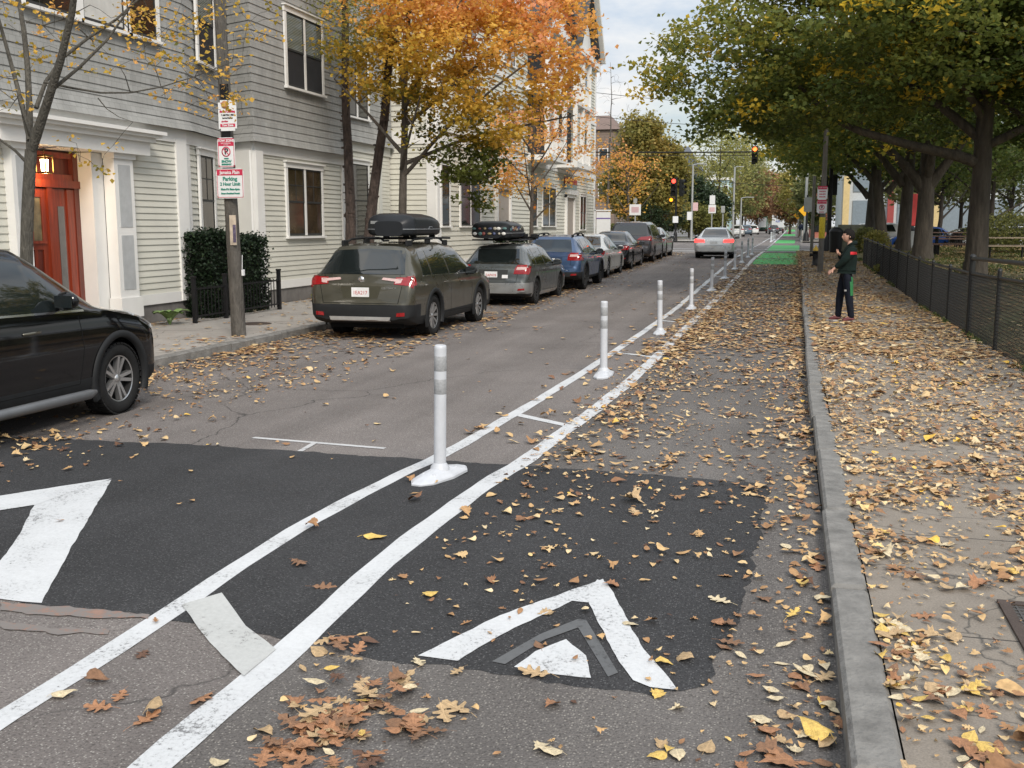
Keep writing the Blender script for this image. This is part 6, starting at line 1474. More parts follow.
# ---- black iron railing with clipped hedge
def foliage_box(name, label, x0, x1, y0, y1, z0, z1, n, sz, mat, cat, tb=.4, stem=True, rnd=1, group=None):
    root = empty(name, ((x0+x1)/2, (y0+y1)/2, z0), 0, label, cat, group)
    rg = np.random.default_rng(rnd); dx, dy, dz = x1-x0, y1-y0, z1-z0
    P = rg.uniform(-1, 1, (n, 3)); k = rg.integers(0, 3, n); s_ = rg.choice([-1, 1], n)
    P[np.arange(n), k] = s_*rg.uniform(.80, 1.06, n)
    P = np.sign(P)*np.abs(P)**.95*np.array([dx, dy, dz])/2; P[:, 2] += dz/2
    P += rg.normal(0, .035, P.shape); P = P[P[:, 2] > .02]
    P *= (1+.08*(vnoise(P[:, 1]*3+P[:, 0], P[:, 2]*3, .9, rnd)-.5))[:, None]
    leaves_mesh('foliage', P, sz*rg.uniform(.7, 1.3, len(P)), mat, np.clip(tb+rg.normal(0, .2, len(P)), 0, 1), root, flat=.8, droop=-.4)
    m = MB(); m.box((0, 0, dz*.47), (dx*.72, dy*.78, dz*.82), bev=.1); m.build('inner_twigs', simple('hedge_core', (.010, .014, .008), .95), root)
    return root
LM_yew = leafmat('yew_leaves', [(0, (.006, .013, .006)), (.6, (.014, .030, .012)), (1, (.04, .065, .02))], .1)
foliage_box('hedge', 'dark clipped yew hedge, block behind the utility pole and iron railing, left half', -11.25, -10.68, 17.9, 18.95, .1, 1.72, 8500, .055, LM_yew, 'hedge', .4, rnd=2, group='clipped yew hedge blocks')
foliage_box('hedge', 'dark clipped yew hedge block right of the utility pole, nearer the paired windows', -11.3, -10.70, 19.0, 20.25, .1, 1.69, 9500, .055, LM_yew, 'hedge', .4, rnd=3, group='clipped yew hedge blocks')
rail = empty('iron_railing', (-10.45, 18.3, .12), 0, 'low black iron railing in front of the dark yew hedge', 'railing')
ya_, yb_ = 16.9, 20.2
for y in (16.9, 18.0, 20.2):
    m = MB(); m.box((0, y-18.3, .40), (.07, .07, .84), bev=.006); m.box((0, y-18.3, .84), (.09, .09, .04), bev=.01); m.build('railing_post', M_black, rail)
m = MB()
for z in (.12, .62): m.box((0, 18.55-18.3, z), (.03, 3.3, .03))
m.build('rail', M_black, rail)
for i in range(26):
    y = ya_+.1+i*.124; m = MB(); m.box((0, y-18.3, .36), (.014, .014, .6)); m.build('baluster', M_black, rail)
# hosta
root = empty('hosta_plant', (-10.75, 16.55, .11), 0, 'yellow-green hosta with broad leaves by the cream wall corner', 'plant')
LM_host = simple('hosta_leaf', (.15, .24, .07), .45, 0, .5, 3)
for k in range(13):
    a = k*2.4; l = .22+.05*(k % 3); m = MB(); u = Vector((math.cos(a), math.sin(a), 0)); v = Vector((-u.y, u.x, 0)); rows = []
    for i in range(6):
        t = i/5; w_ = .09*math.sin(math.pi*(.08+.92*t))**.8; c = u*(.05+l*t)+Vector((0, 0, .10+.12*math.sin(t*2.2)+.02*(k % 3)))
        rows += [c-v*w_+Vector((0, 0, .02)), c, c+v*w_+Vector((0, 0, .02))]
    m.add(rows, [(i*3+j, i*3+j+1, (i+1)*3+j+1, (i+1)*3+j) for i in range(5) for j in range(2)], 0, True); m.tube([(0, 0, 0), tuple(u*.05+Vector((0, 0, .1)))], .006, 5); m.build('leaf', LM_host, root)
for i, (x, y, w1, h1, lab) in enumerate([(-10.6, 22.6, .5, .28, 'small yellow-leaved weed clump by the foundation below the paired windows'), (-10.3, 38.8, 1.6, 1.7, 'rounded dark bush beside the trunk of the salmon-orange maple'), (-10.4, 47.5, 2.4, .9, 'low green bush in front of the pale porch building'), (-9.9, 60.0, 2.2, 1.3, 'low green bush by the white banner'), (-10.6, 64.0, 3.0, 1.5, 'green bush past the end of the pale building')]):
    n = int(1400*w1); rg = np.random.default_rng(i+80); P = rg.normal(0, 1, (n, 3)); P /= np.linalg.norm(P, axis=1, keepdims=True); P *= rg.uniform(.6, 1.05, (n, 1))*np.array([w1*.4, w1*.5, h1*.5]); P[:, 2] += h1*.5; P = P[P[:, 2] > .01]
    root = empty('bush', (x, y, gz(y)+.12), 0, lab, 'bush', None); leaves_mesh('foliage', P, .07*(1+y/60)*rg.uniform(.7, 1.3, len(P)), LM_yellow if i == 0 else LM_ever if i == 1 else LM_horn, rg.random(len(P))*.5+.1, root)

# ---- pole with signs on the right pavement, neighbours
def pole(name, label, x, y, z, r0, r1, h, mat, cat='pole', lean=(0, 0), base=None, group=None):
    root = empty(name, (x, y, z), 0, label, cat, group); m = MB(); m.tube([(0, 0, -.05), (lean[0]*.5, lean[1]*.5, h*.5), (lean[0], lean[1], h)], [r0, (r0+r1)/2, r1], 14)
    if base: m.lathe([(base*1.1, 0), (base*1.1, .06), (base, .12), (base*.9, .6), (r0*1.3, .8), (r0, .9)], n=16)
    m.build('shaft', mat, root); return root
M_brownp = simple('brown_grey_steel', (.13, .12, .105), .6, .3, .15, 5); M_palegrey = simple('pale_grey_steel', (.36, .37, .36), .5, .4)
p = pole('sign_pole', 'tall grey pole on the right pavement carrying red and white parking signs', 1.09, 37.3, gz(37.3)+.12, .095, .075, 6.4, M_brownp)
m = MB(); m.lathe([(.097, 1.15), (.1, 1.16), (.1, 1.85), (.097, 1.86)], n=14); m.build('yellow_band', simple('yellow_band', (.55, .42, .02), .6, 0, .4, 20), p)
zz = lambda py, Y: PY(819, py, Y)[1]
Y_ = 37.18
z1_, z2_ = zz(186, Y_), zz(200, Y_); s_ = plate('parking_sign', 'red-headed white tow zone sign, upper of two on the tall grey pole', 1.05, Y_, (z1_+z2_)/2, .33, z1_-z2_-.01)
sband(-.15, .15, .12, .23, M_signr, s_); text('TOW ZONE', .05, (0, -.0068, .175), (R(90), 0, 0), M_signw, s_); stext('PARKING', .05, 0, .05, M_signr, s_); stext('8AM-6PM', .05, 0, -.04, M_signr, s_); stext('MON-FRI', .05, 0, -.13, M_signr, s_)
z1_, z2_ = zz(200, Y_), zz(213.5, Y_); s_ = plate('snow_emergency_sign', 'white sign with red header and crossed-out P, lower of two on the tall grey pole', 1.05, Y_, (z1_+z2_)/2, .33, z1_-z2_-.01)
sband(-.15, .15, .10, .23, M_signr, s_); text('TOW ZONE', .05, (0, -.0068, .165), (R(90), 0, 0), M_signw, s_); stext('P', .15, 0, -.02, M_ink, s_); stext('SNOW', .05, 0, -.18, M_signr, s_)
m = MB(); m.lathe([(.07, 0), (.09, 0), (.09, .002), (.07, .002)], (0, -.0085, -.02), 'y', 28); m.build('prohibition_ring', M_signr, s_)
m = MB(); m.box((0, 0, 0), (.16, .0018, .014)); o = m.build('prohibition_bar', M_signr, s_); o.location = (0, -.0095, -.02); o.rotation_euler = (0, R(45), 0)
x = at(812.5, 56); pole('sign_pole', 'slim brown pole just left of the tall grey sign pole', x, 56, .5, .085, .075, 3.9, M_brownp)
s_ = plate('blank_sign', 'blank grey back of a large sign behind the slim brown pole', at(808.5, 57), 57, H+(226-206)*57/1040, .55, .75, mat=M_palegrey)
# hydrant
x, y = 1.02, 41.5; root = empty('fire_hydrant', (x, y, gz(y)+.12), 0, 'black fire hydrant with yellow cap behind the tall grey sign pole', 'fire hydrant')
m = MB(); m.lathe([(.16, 0), (.16, .04), (.11, .06), (.10, .5), (.13, .52), (.13, .56), (.1, .58)], n=18); m.build('barrel', M_black, root)
m = MB(); m.lathe([(.11, .57), (.10, .65), (.05, .71), (.03, .72), (.03, .77), (0, .78)], n=18); m.build('cap', simple('yellow_cap', (.5, .33, .03), .5), root)
for s in (-1, 1): m = MB(); m.cyl((0, 0, .42), (s*.2, 0, .42), .06, .06, 12); m.cyl((s*.17, 0, .42), (s*.22, 0, .42), .075, .07, 12); m.build('side_outlet', M_black, root)
m = MB(); m.cyl((0, 0, .38), (0, -.2, .38), .075, .08, 14); m.build('front_outlet', M_black, root)

# ---- signals
def lens(m, x, y, z, r): m.lathe([(0, -.012), (r*.6, -.01), (r, 0), (r, .01)], (x, y, z), 'y', 18)
M_sig = simple('signal_housing', (.012, .013, .012), .55); M_lred = emit('red_signal_lamp', (1, .05, .03), 3.5); M_lamb = emit('amber_signal_lamp', (1, .27, .01), 2.6); M_loff = simple('dark_lens', (.03, .03, .025), .3)
M_redam = emit('orange_red_signal_lamp', (1, .14, .03), 3.2)
def signal(parent, x, y, z, lit=None, mat=None, n=3, rz=0, s=1.0):
    """z = top of housing"""
    m = MB(); m.box((0, .1, -.17*n), (.34, .18, .34*n), bev=.03)
    for i in range(n):
        zc = -.17-.34*i; k = 10
        vs = []
        for (yy, rr_) in ((0.0, .15), (-.2, .145)):
            for j in range(k+1): a = R(-20)+R(220)*j/k; vs.append((math.cos(a)*rr_, yy, zc+math.sin(a)*rr_))
        m.add(vs, [(j, j+1, k+1+j+1, k+1+j) for j in range(k)], 0, True)
    o = m.build('signal_head', M_sig, parent); o.location = (x, y, z); o.rotation_euler = (0, 0, rz); o.scale = (s, s, s)
    for i in range(n): m = MB(); lens(m, 0, .002, -.17-.34*i, .12); m.build('lens', mat if i == lit else M_loff, o)
    return o
# hanging signal on the span wire
Yw = 70; hx, hz = PY(755, 146, Yw)
root = empty('hanging_traffic_signal', (hx, Yw, hz), 0, 'traffic signal hanging from the span wire with its top lamp glowing orange-red', 'traffic signal')
signal(root, 0, 0, 0, 0, M_redam, s=1.12); m = MB(); m.tube([(0, .1, 0), (0, .1, .62)], .025, 6); m.build('hanger', M_sig, root)
# left pole with red signal
Yl = 99; lx = at(675.5, Yl)
p = pole('traffic_signal_pole', 'black signal pole on the far left corner with glowing red lamp', lx, Yl, .48, .10, .08, 5.9, M_black, 'traffic signal', base=.2)
zs = H+(226-182)*Yl/1040-.48
signal(p, -.25, -.15, zs+.2, 0, M_lred, s=1.6); signal(p, .6, 0, zs+.1, None, None, s=1.5, rz=R(70)); 
o = signal(p, -.45, -.12, zs-1.55, 0, M_lamb, n=1, s=1.35)
m = MB(); m.b2(-.25, .25, -.16, -.14, 1.7, 2.3); m.build('white_sign', M_signw, p)
M_sgrey = M_galv
def lamp_post(px, Y, top, arm, label, mat=M_sgrey, r=.09, group=None, g=.48):
    x = at(px, Y); h = H+(226-top)*Y/1040-g
    root = empty('street_lamp', (x, Y, g), 0, label, 'street lamp', group)
    m = MB(); m.tube([(0, 0, -.05), (0, 0, h*.5), (0, 0, h)], [r, r*.85, r*.7], 10); m.build('post', mat, root)
    m = MB(); m.tube([(0, 0, h-.06), (arm*.6, 0, h+.04), (arm, 0, h+.04)], .05, 8); m.build('arm', mat, root)
    m = MB(); m.box((arm+.3*(1 if arm > 0 else -1), 0, h+.03), (.7, .26, .1), bev=.03); m.build('lamp_head', mat, root); return root
l1 = lamp_post(691.5, 106, 167, .7, 'grey street lamp with short arm just right of the red signal, far left corner', M_palegrey, .13)
m = MB(); m.b2(-.45, .0, -.16, -.14, 2.0, 2.8); m.build('white_sign', M_signw, l1); m = MB(); m.b2(.1, .6, -.16, -.14, 2.9, 3.7); m.build('red_white_sign', simple('pinkish_sign', (.6, .4, .4), .5), l1)
lamp_post(733, 140, 170, .5, 'very tall pale lamp pole in front of the pale blue building', M_palegrey, .16)
lamp_post(740.5, 128, 199, .8, 'short-armed silver street lamp right of the very tall pole', M_palegrey, .12)
lamp_post(798.5, 150, 201, -1.0, 'silver street lamp with arm pointing left, right side of the far street', M_palegrey, .12)
p = pole('sign_pole', 'grey post with two stacked white signs past the junction on the left', at(711.5, 110), 110, .48, .07, .06, 4.6, M_palegrey)
m = MB(); m.b2(-.25, .3, -.1, -.08, 3.6, 4.5); m.build('white_sign', M_signw, p); m = MB(); m.b2(-.35, .4, -.1, -.08, 2.7, 3.55); m.build('white_sign', M_signw, p); m = MB(); m.b2(-.25, .3, -.12, -.101, 2.85, 3.3); m.build('red_print', simple('pinkish_sign', 0), p)
p = pole('sign_pole', 'short post with a small dark and white signal sign left of the distant cars', at(722.5, 112), 112, .48, .08, .07, 2.9, M_palegrey)
m = MB(); m.box((0, -.1, 3.1), (.4, .2, .7), bev=.04); m.build('white_sign', M_palegrey, p)
p = pole('sign_pole', 'steel post with square white sign over the last parked cars', at(635, 57), 57, .5, .045, .04, 2.9, M_palegrey)
m = MB(); m.box((0, -.06, 2.25), (.62, .012, .58), bev=.003); m.build('white_sign', M_signw, p); m = MB(); m.b2(-.2, .2, -.072, -.067, 2.1, 2.4); m.build('faded_print', simple('faded_pink_print', (.55, .38, .40), .6), p); m = MB(); m.b2(-.1, .1, -.05, -.03, 2.6, 2.85); m.build('small_plate', M_palegrey, p)
Yb = 50; root = empty('real_estate_sign', (at(603, Yb), Yb, .49), 0, 'white hanging yard banner with purple stripe among the bushes', 'sign')
m = MB(); m.b2(-.42, -.36, -.03, .03, 0, 2.2); m.b2(-.42, .4, -.03, .03, 2.1, 2.16); m.build('post', M_signw, root); m = MB(); m.b2(-.32, .36, -.02, .02, .85, 2.05); m.build('panel', M_signw, root); m = MB(); m.b2(-.32, .36, -.026, -.021, 1.72, 1.78); m.build('stripe', simple('purple_stripe', (.15, .1, .3), .5), root)
# right corner signals
Yr = 61.0
x = at(829, Yr); p = pole('traffic_signal_pole', 'black signal pole with heavy base on the right corner behind the sign pole', x, Yr, .49, .13, .10, 5.6, M_black, 'traffic signal', base=.34)
signal(p, -.3, .1, 4.1, None, None, rz=R(160), s=1.1); signal(p, .12, .3, 4.2, None, None, rz=R(200), s=1.1)
Yr = 101; x = at(806.5, Yr)
p = pole('traffic_signal_pole', 'black pole with a glowing amber signal beside the yellow diamond sign', x, Yr, .49, .11, .09, 4.2, M_black, 'traffic signal', base=.26)
signal(p, .05, -.15, H+(226-203.5)*Yr/1040-.49, 0, M_lamb, n=1, s=1.9)
p = pole('sign_pole', 'pale wooden post behind the amber signal on the far right corner', at(805, 108), 108, .49, .16, .13, 7.2, M_palegrey)
for px, Y, py, s_, lab in ((804, 104, 211.5, .62, 'larger yellow diamond warning sign beside the amber signal'), (797.5, 140, 216, .62, 'smaller yellow diamond warning sign on the farther lamp post')):
    root = empty('warning_sign', (at(px, Y), Y, H+(226-py)*Y/1040), 0, lab, 'sign'); m = MB(); m.box((0, 0, 0), (s_*1.25, .02, s_*1.25)); o = m.build('panel', simple('warning_yellow', (.75, .38, .01), .5), root); o.rotation_euler = (0, R(45), 0)
    m = MB(); m.tube([(0, .04, .3), (0, .04, -(H+(226-py)*Y/1040-.45))], .04, 8); m.build('post', M_galv, root)
# span wires
def cable(pts, r, label): m = MB(); m.tube(pts, r, 5); return tag(m.build('overhead_cable', M_black), label, 'cable')
def wire(pa, pb, Ya, Yb, r, sag, label):
    a = Vector((*[PY(pa[0], pa[1], Ya)[0], Ya], PY(pa[0], pa[1], Ya)[1])); b = Vector((PY(pb[0], pb[1], Yb)[0], Yb, PY(pb[0], pb[1], Yb)[1]))
    return cable([a.lerp(b, i/16)-Vector((0, 0, sag*math.sin(math.pi*i/16))) for i in range(17)], r, label)
wire((560, 152), (900, 149), 69, 72, .045, .1, 'thick black span wire holding the hanging traffic signal')
wire((560, 155), (900, 153), 69.5, 72.5, .02, .1, 'thin lower cable just beneath the thick span wire')
wire((590, 92), (860, 101), 80, 84, .02, .5, 'thin upper cable crossing the sky between the orange maple and park tree')
wire((590, 116), (860, 122), 80, 84, .02, .5, 'thin second cable crossing the sky above the rounded green tree')
wire((700, 180), (860, 186), 130, 130, .03, .3, 'thin pale cable across the far street')

# ---- park fence
fence = empty('park_fence', (2.9, 30, .12), 0, 'black wire-mesh fence with posts between the leafy pavement and the park', 'fence')
fy0, fy1 = 11.2, 44.0
def fh(y): return 1.10 if y < 18.2 else 1.0
m = MB()
ys_f = [fy0+i*.055 for i in range(int((fy1-fy0)/.055))]
for y in ys_f:
    if y > 30 and int(round(y/.055)) % 2: continue
    t_ = .0035 if y < 24 else .006
    m.b2(-.0-t_, t_, y-30-t_, y-30+t_, gz(y)-.0, gz(y)+fh(y)-.06)
for k in range(20):
    z = .04+k*.05
    for a, b in ((fy0, 18.2), (18.2, 24), (24, 34), (34, fy1)):
        za, zb = gz(a)+z, gz(b)+z; t_ = .0035
        m.add([(-t_, a-30, za), (t_, a-30, za), (t_, b-30, zb), (-t_, b-30, zb), (-t_, a-30, za+.007), (t_, a-30, za+.007), (t_, b-30, zb+.007), (-t_, b-30, zb+.007)], [(0, 3, 2, 1), (4, 5, 6, 7), (0, 1, 5, 4), (2, 3, 7, 6), (1, 2, 6, 5), (3, 0, 4, 7)])
M_fence = simple('fence_black', (.012, .013, .013), .5, .2); m.build('wire_mesh', M_fence, fence)
m = MB(); m.tube([(0, y-30, gz(y)+1.0) for y in (18.3, 24, 30, 36, 44)], .024, 8); m.build('top_rail', M_fence, fence)
m = MB(); m.tube([(0, 18.3-30, 1.0), (.02, fy0-30, 1.10)], .024, 8); m.build('top_rail', M_fence, fence)
m = MB(); m.tube([(0, 18.3-30, 1.24), (.03, 15-30, 1.28), (.02, fy0-30, 1.30)], .032, 10); m.build('upper_bar', M_fence, fence)
y = fy0
for y in [13.6, 16.0]+[18.3+2.35*i for i in range(11)]:
    big = abs(y-18.3) < .1; r_ = .045 if big else .03; hh = 1.27 if big else fh(y)+.03
    m = MB(); m.tube([(0, y-30, gz(y)-.1), (0, y-30, gz(y)+hh)], r_, 10); m.lathe([(r_*1.15, hh+gz(y)), (r_*.9, hh+gz(y)+.03), (0, hh+gz(y)+.045)], (0, y-30, 0), n=10); m.build('post', M_fence, fence)
# ---- picnic tables
def picnic(x, y, rz, label, col_):
    root = empty('picnic_table', (x, y, lz(x, y)), rz, label, 'picnic table', 'picnic tables in the park')
    m = MB()
    for k in range(4): m.b2(-.95, .95, -.36+k*.185, -.36+k*.185+.17, .72, .76)
    m.build('tabletop', col_, root)
    for s in (-1, 1): m = MB(); m.b2(-.95, .95, s*.72-.13, s*.72+.13, .43, .47); m.build('bench_seat', col_, root)
    for s in (-1, 1):
        m = MB()
        for q in (-1, 1): m.tube([(s*.7, q*.62, 0), (s*.7, q*.62, .43)], .035, 6); m.tube([(s*.7, q*.25, 0), (s*.7, q*.25, .72)], .035, 6)
        m.b2(s*.7-.03, s*.7+.03, -.75, .75, .39, .43); m.build('leg_frame', M_black, root)
M_tw = simple('weathered_table_wood', (.30, .24, .17), .8, 0, .2, 4, 0, 60, (1, 8, 1)); M_td = simple('dark_table_wood', (.12, .07, .05), .7)
for px, Y, rz, lab, c in ((957, 44, 0, 'dark brown picnic table between the second and nearest trunks', M_td), (1008, 42, .05, 'pale wooden picnic table right of the nearest trunk', M_tw), (944, 54, .1, 'small dark picnic table farther back between the trunks', M_td), (998, 56, 0, 'pale picnic table farther back below the dark SUV', M_tw)):
    picnic(at(px, Y), Y, rz, lab, c)
x, y = at(909, 52), 52; root = empty('litter_bin', (x, y, lz(x, y)), 0, 'grey and black litter bin between the third and second trunks', 'litter bin')
m = MB(); m.lathe([(.26, 0), (.3, .8), (.3, .82)], n=16); m.build('bin_body', M_palegrey, root); m = MB(); m.lathe([(.32, .82), (.32, .9), (.2, 1.05), (0, 1.1)], n=16); m.build('lid', M_black, root)
x, y = at(916, 60), 60; root = empty('red_post_box', (x, y, lz(x, y)), 0, 'red and grey kiosk panel between the third and second trunks', 'kiosk')
m = MB(); m.box((0, 0, 1.9), (1.0, .5, 1.7), bev=.05); m.build('upper_panel', simple('kiosk_red', (.5, .05, .05), .5), root); m = MB(); m.box((0, 0, .5), (.9, .45, 1.1), bev=.05); m.build('plinth', M_palegrey, root)
root['category'] = 'kiosk'; root.name = 'kiosk'
x, y = at(850, 58), 57.5; root = empty('utility_cabinet', (x, y, gz(y)+.12), 0, 'dull green-grey utility cabinet behind the standing man', 'cabinet')
m = MB(); m.box((0, 0, .75), (1.25, .6, 1.4), bev=.03); m.build('cabinet_body', simple('cabinet_grey_green', (.14, .145, .11), .6, .2), root); m = MB(); m.b2(-.01, .01, -.315, -.302, .15, 1.35); m.build('door_gap', M_line, root); m = MB(); m.box((.1, -.32, .8), (.04, .03, .16), bev=.008); m.build('handle', M_galv, root)
root = empty('litter_bin', (at(836.5, 57), 57, gz(57)+.12), 0, 'black litter bin at the corner just left of the utility cabinet', 'litter bin')
m = MB(); m.lathe([(.3, 0), (.34, 1.0), (.34, 1.05)], n=16); m.build('bin_body', M_black, root); m = MB(); m.lathe([(.36, 1.05), (.36, 1.12), (.2, 1.3), (0, 1.33)], n=16); m.build('lid', M_black, root)
root = empty('round_street_sign', (at(801.5, 112), 112, .5), 0, 'dark round-topped board on a short post by the far right kerb', 'sign')
m = MB(); m.lathe([(0, 0), (.33, 0), (.33, .04), (0, .04)], (0, 0, 1.25), 'y', 24); m.build('board', simple('navy_board', (.02, .025, .05), .5), root); m = MB(); m.tube([(0, .02, 0), (0, .02, 1.1)], .05, 8); m.build('post', M_galv, root)
root = empty('construction_drum', (at(790, 210), 210, .39), 0, 'small orange-red construction drum at the far end of the cycle lane', 'traffic drum')
m = MB(); m.lathe([(.3, 0), (.28, .3), (.25, .9), (.1, 1.0), (0, 1.0)], n=14); m.build('drum_body', simple('safety_orange', (.7, .08, .02), .5), root); m = MB(); m.lathe([(.272, .5), (.272, .65)], n=14); m.build('white_band', M_signw, root)
# iron grate in the right pavement
root = empty('tree_grate', (1.15, 4.15, .12), R(0), 'dark iron-framed mesh grate set in the right pavement beside the camera', 'grate')
gx0, gx1, gy0, gy1 = -.13, .85, -.75, 1.0
m = MB(); m.b2(gx0, gx0+.05, gy0, gy1, -.01, .012); m.b2(gx0+.05, gx1, gy1-.05, gy1, -.01, .011); m.build('frame', simple('rusty_iron', 0), root)
m = MB()
for k in range(40): y = gy0+.04+k*.042; m.b2(gx0+.05, gx1, y, y+.008, -.004, .007)
for k in range(22): x = gx0+.07+k*.042; m.b2(x, x+.008, gy0, gy1-.05, -.004, .0065)
m.b2(gx0+.05, gx1, gy0, gy1-.05, -.012, .0015); m.build('mesh_plate', simple('grate_steel', (.09, .085, .08), .6, .4), root)
# ================================================================== the man on the pavement
M_skin = simple('skin', (.52, .30, .22), .55, 0, .06, 8); M_hair = simple('dark_brown_hair', (.007, .005, .004), .75, 0, .4, 40, .9, 120)
M_hood = simple('dark_green_fleece', (.005, .012, .010), .9, 0, .35, 12, 1.0, 16); M_band = simple('red_band', (.50, .012, .02), .7); M_pant = simple('navy_track_pants', (.004, .006, .013), .8, 0, .4, 8, 1.0, 14)
M_gstr = simple('green_side_stripe', (.015, .14, .04), .6); M_shoe = simple('maroon_shoe', (.10, .018, .02), .6); M_sole = simple('grey_white_sole', (.42, .40, .38), .6)
def skin_mesh(name, V, E, Rr, mat, parent, sub=2, keep=False):
    me = bpy.data.meshes.new(name); me.from_pydata(V, E, [])
    bm = bmesh.new(); bm.from_mesh(me); ly = bm.verts.layers.skin.verify()
    for v, r_ in zip(bm.verts, Rr): v[ly].radius = r_ if isinstance(r_, tuple) else (r_, r_); v[ly].use_root = (v.index == 0)
    bm.to_mesh(me); bm.free(); o = link(name, me, parent)
    md = o.modifiers.new('s', 'SKIN'); md.use_smooth_shade = True; md.branch_smoothing = .6
    o.modifiers.new('u', 'SUBSURF').levels = sub; o.modifiers['u'].render_levels = sub
    bpy.context.view_layer.update()
    nm = bpy.data.meshes.new_from_object(o.evaluated_get(bpy.context.evaluated_depsgraph_get())); o.modifiers.clear(); o.data = nm; nm.materials.clear(); nm.materials.append(mat)
    nm.polygons.foreach_set('use_smooth', [True]*len(nm.polygons)); return o
man = empty('person', (1.05, 20.2, gz(20.2)+.122), R(-2), 'young man in dark green hoodie with red band and navy track pants facing the road', 'person')
J = dict(pel=(.0, 0, .93), wai=(.015, 0, 1.05), che=(.055, 0, 1.24), sho=(.075, 0, 1.36), nec=(.055, 0, 1.44), hd0=(.03, 0, 1.50),
  sL=(.10, -.165, 1.36), eL=(-.03, -.24, 1.15), wL=(-.215, -.20, .985), sR=(.05, .165, 1.36), eR=(-.08, .22, 1.14), wR=(-.13, .06, 1.25),
  hL=(.03, -.09, .88), kL=(.065, -.10, .49), aL=(.125, -.11, .10), hR=(-.02, .09, .88), kR=(-.085, .09, .50), aR=(-.105, .10, .10),
  tL=(.00, -.13, .045), tR=(-.235, .10, .045))
order = ['pel', 'wai', 'che', 'sho', 'nec', 'hd0', 'sL', 'eL', 'wL', 'sR', 'eR', 'wR', 'hL', 'kL', 'aL', 'tL', 'hR', 'kR', 'aR', 'tR']
ix = {k: i for i, k in enumerate(order)}
ed = [('pel', 'wai'), ('wai', 'che'), ('che', 'sho'), ('sho', 'nec'), ('nec', 'hd0'), ('sho', 'sL'), ('sL', 'eL'), ('eL', 'wL'), ('sho', 'sR'), ('sR', 'eR'), ('eR', 'wR'), ('pel', 'hL'), ('hL', 'kL'), ('kL', 'aL'), ('aL', 'tL'), ('pel', 'hR'), ('hR', 'kR'), ('kR', 'aR'), ('aR', 'tR')]
rad = dict(pel=.115, wai=.11, che=.12, sho=.065, nec=.052, hd0=.055, sL=.040, eL=.036, wL=.026, sR=.040, eR=.036, wR=.026, hL=.08, kL=.055, aL=.036, tL=.032, hR=.08, kR=.055, aR=.036, tR=.032)
V = [J[k] for k in order]; E_ = [(ix[a], ix[b]) for a, b in ed]; RR = [rad[k] for k in order]
def hand(wrist, d, palm_n, thumb):
    """palm plus five separate curled fingers as short chains rooted in the palm"""
    w = Vector(wrist); d = Vector(d).normalized(); n = Vector(palm_n).normalized(); s = d.cross(n).normalized()*thumb
    pi = len(V); V.append(tuple(w+d*.05)); RR.append((.030, .018)); wk = 'wL' if tuple(wrist) == J['wL'] else 'wR'; E_.append((ix[wk], pi))
    for k, (o_, L_f) in enumerate(((.030, .066), (.010, .075), (-.010, .070), (-.030, .055))):
        a = w+d*.085+s*o_; b = a+d*L_f*.5+n*.008; c = b+d*L_f*.35+n*.024
        i = len(V); V.extend([tuple(a), tuple(b), tuple(c)]); RR.extend([.010, .009, .007]); E_.extend([(pi, i), (i, i+1), (i+1, i+2)])
    a = w+d*.045+s*.036; b = a+d*.03+s*.022+n*.01; i = len(V); V.extend([tuple(a), tuple(b)]); RR.extend([.012, .009]); E_.extend([(pi, i), (i, i+1)])
hand(J['wL'], (-.8, .1, -.62), (.3, .6, -.5), 1); hand(J['wR'], (-.5, -.75, .35), (.7, -.3, .2), 1)
V[ix['sL']] = (.095, -.14, 1.325); V[ix['sR']] = (.05, .14, 1.325); V[ix['sho']] = (.07, 0, 1.35)
body = skin_mesh('body', V, E_, RR, M_skin, man)
# head: shaped ball welded to the neck by a voxel remesh of the whole body
def head_mesh():
    bm = bmesh.new(); bmesh.ops.create_icosphere(bm, subdivisions=4, radius=1)
    for v in bm.verts:
        x, y, z = v.co; f = -x       # face towards -x
        X = x*.098; Y_ = y*.076; Z = z*.118
        if z < -.1: X *= 1-.18*(-z-.1)*(1 if x > 0 else .25); Y_ *= 1-.30*(-z-.1)
        if f > .5 and z < -.35: X -= .012*(f-.5)                 # chin
        g = lambda cy, cz, s_: math.exp(-((y-cy)**2+(z-cz)**2)/(2*s_*s_))
        if f > 0:
            X -= .026*g(0, -.16, .10)+.012*g(0, .0, .09)         # nose
            X += .012*(g(.34, .03, .13)+g(-.34, .03, .13))       # eye sockets
            X -= .006*g(0, -.47, .14)-.004*g(0, -.40, .05)       # lips
            X -= .006*(g(.3, .17, .12)+g(-.3, .17, .12))         # brow
        v.co = Vector((X, Y_, Z))
    for s in (-1, 1):
        e = bmesh.ops.create_icosphere(bm, subdivisions=2, radius=1)['verts']
        for v in e: v.co = Vector((v.co.x*.020+.012, s*.077+v.co.y*.010, v.co.z*.032-.006))
    me = bpy.data.meshes.new('h'); bm.to_mesh(me); bm.free(); return me
HC = Vector((.012, 0, 1.575)); hm = head_mesh(); hm.transform(Matrix.Translation(HC) @ Matrix.Rotation(R(6), 4, 'Z') @ Matrix.Rotation(R(-2), 4, 'Y'))
bm = bmesh.new(); bm.from_mesh(body.data); bm.from_mesh(hm); bm.to_mesh(body.data); bm.free()
md = body.modifiers.new('r', 'REMESH'); md.mode = 'VOXEL'; md.voxel_size = .0055; md.use_smooth_shade = True
bpy.context.view_layer.update(); nm = bpy.data.meshes.new_from_object(body.evaluated_get(bpy.context.evaluated_depsgraph_get())); body.modifiers.clear(); body.data = nm; nm.materials.clear(); nm.materials.append(M_skin)
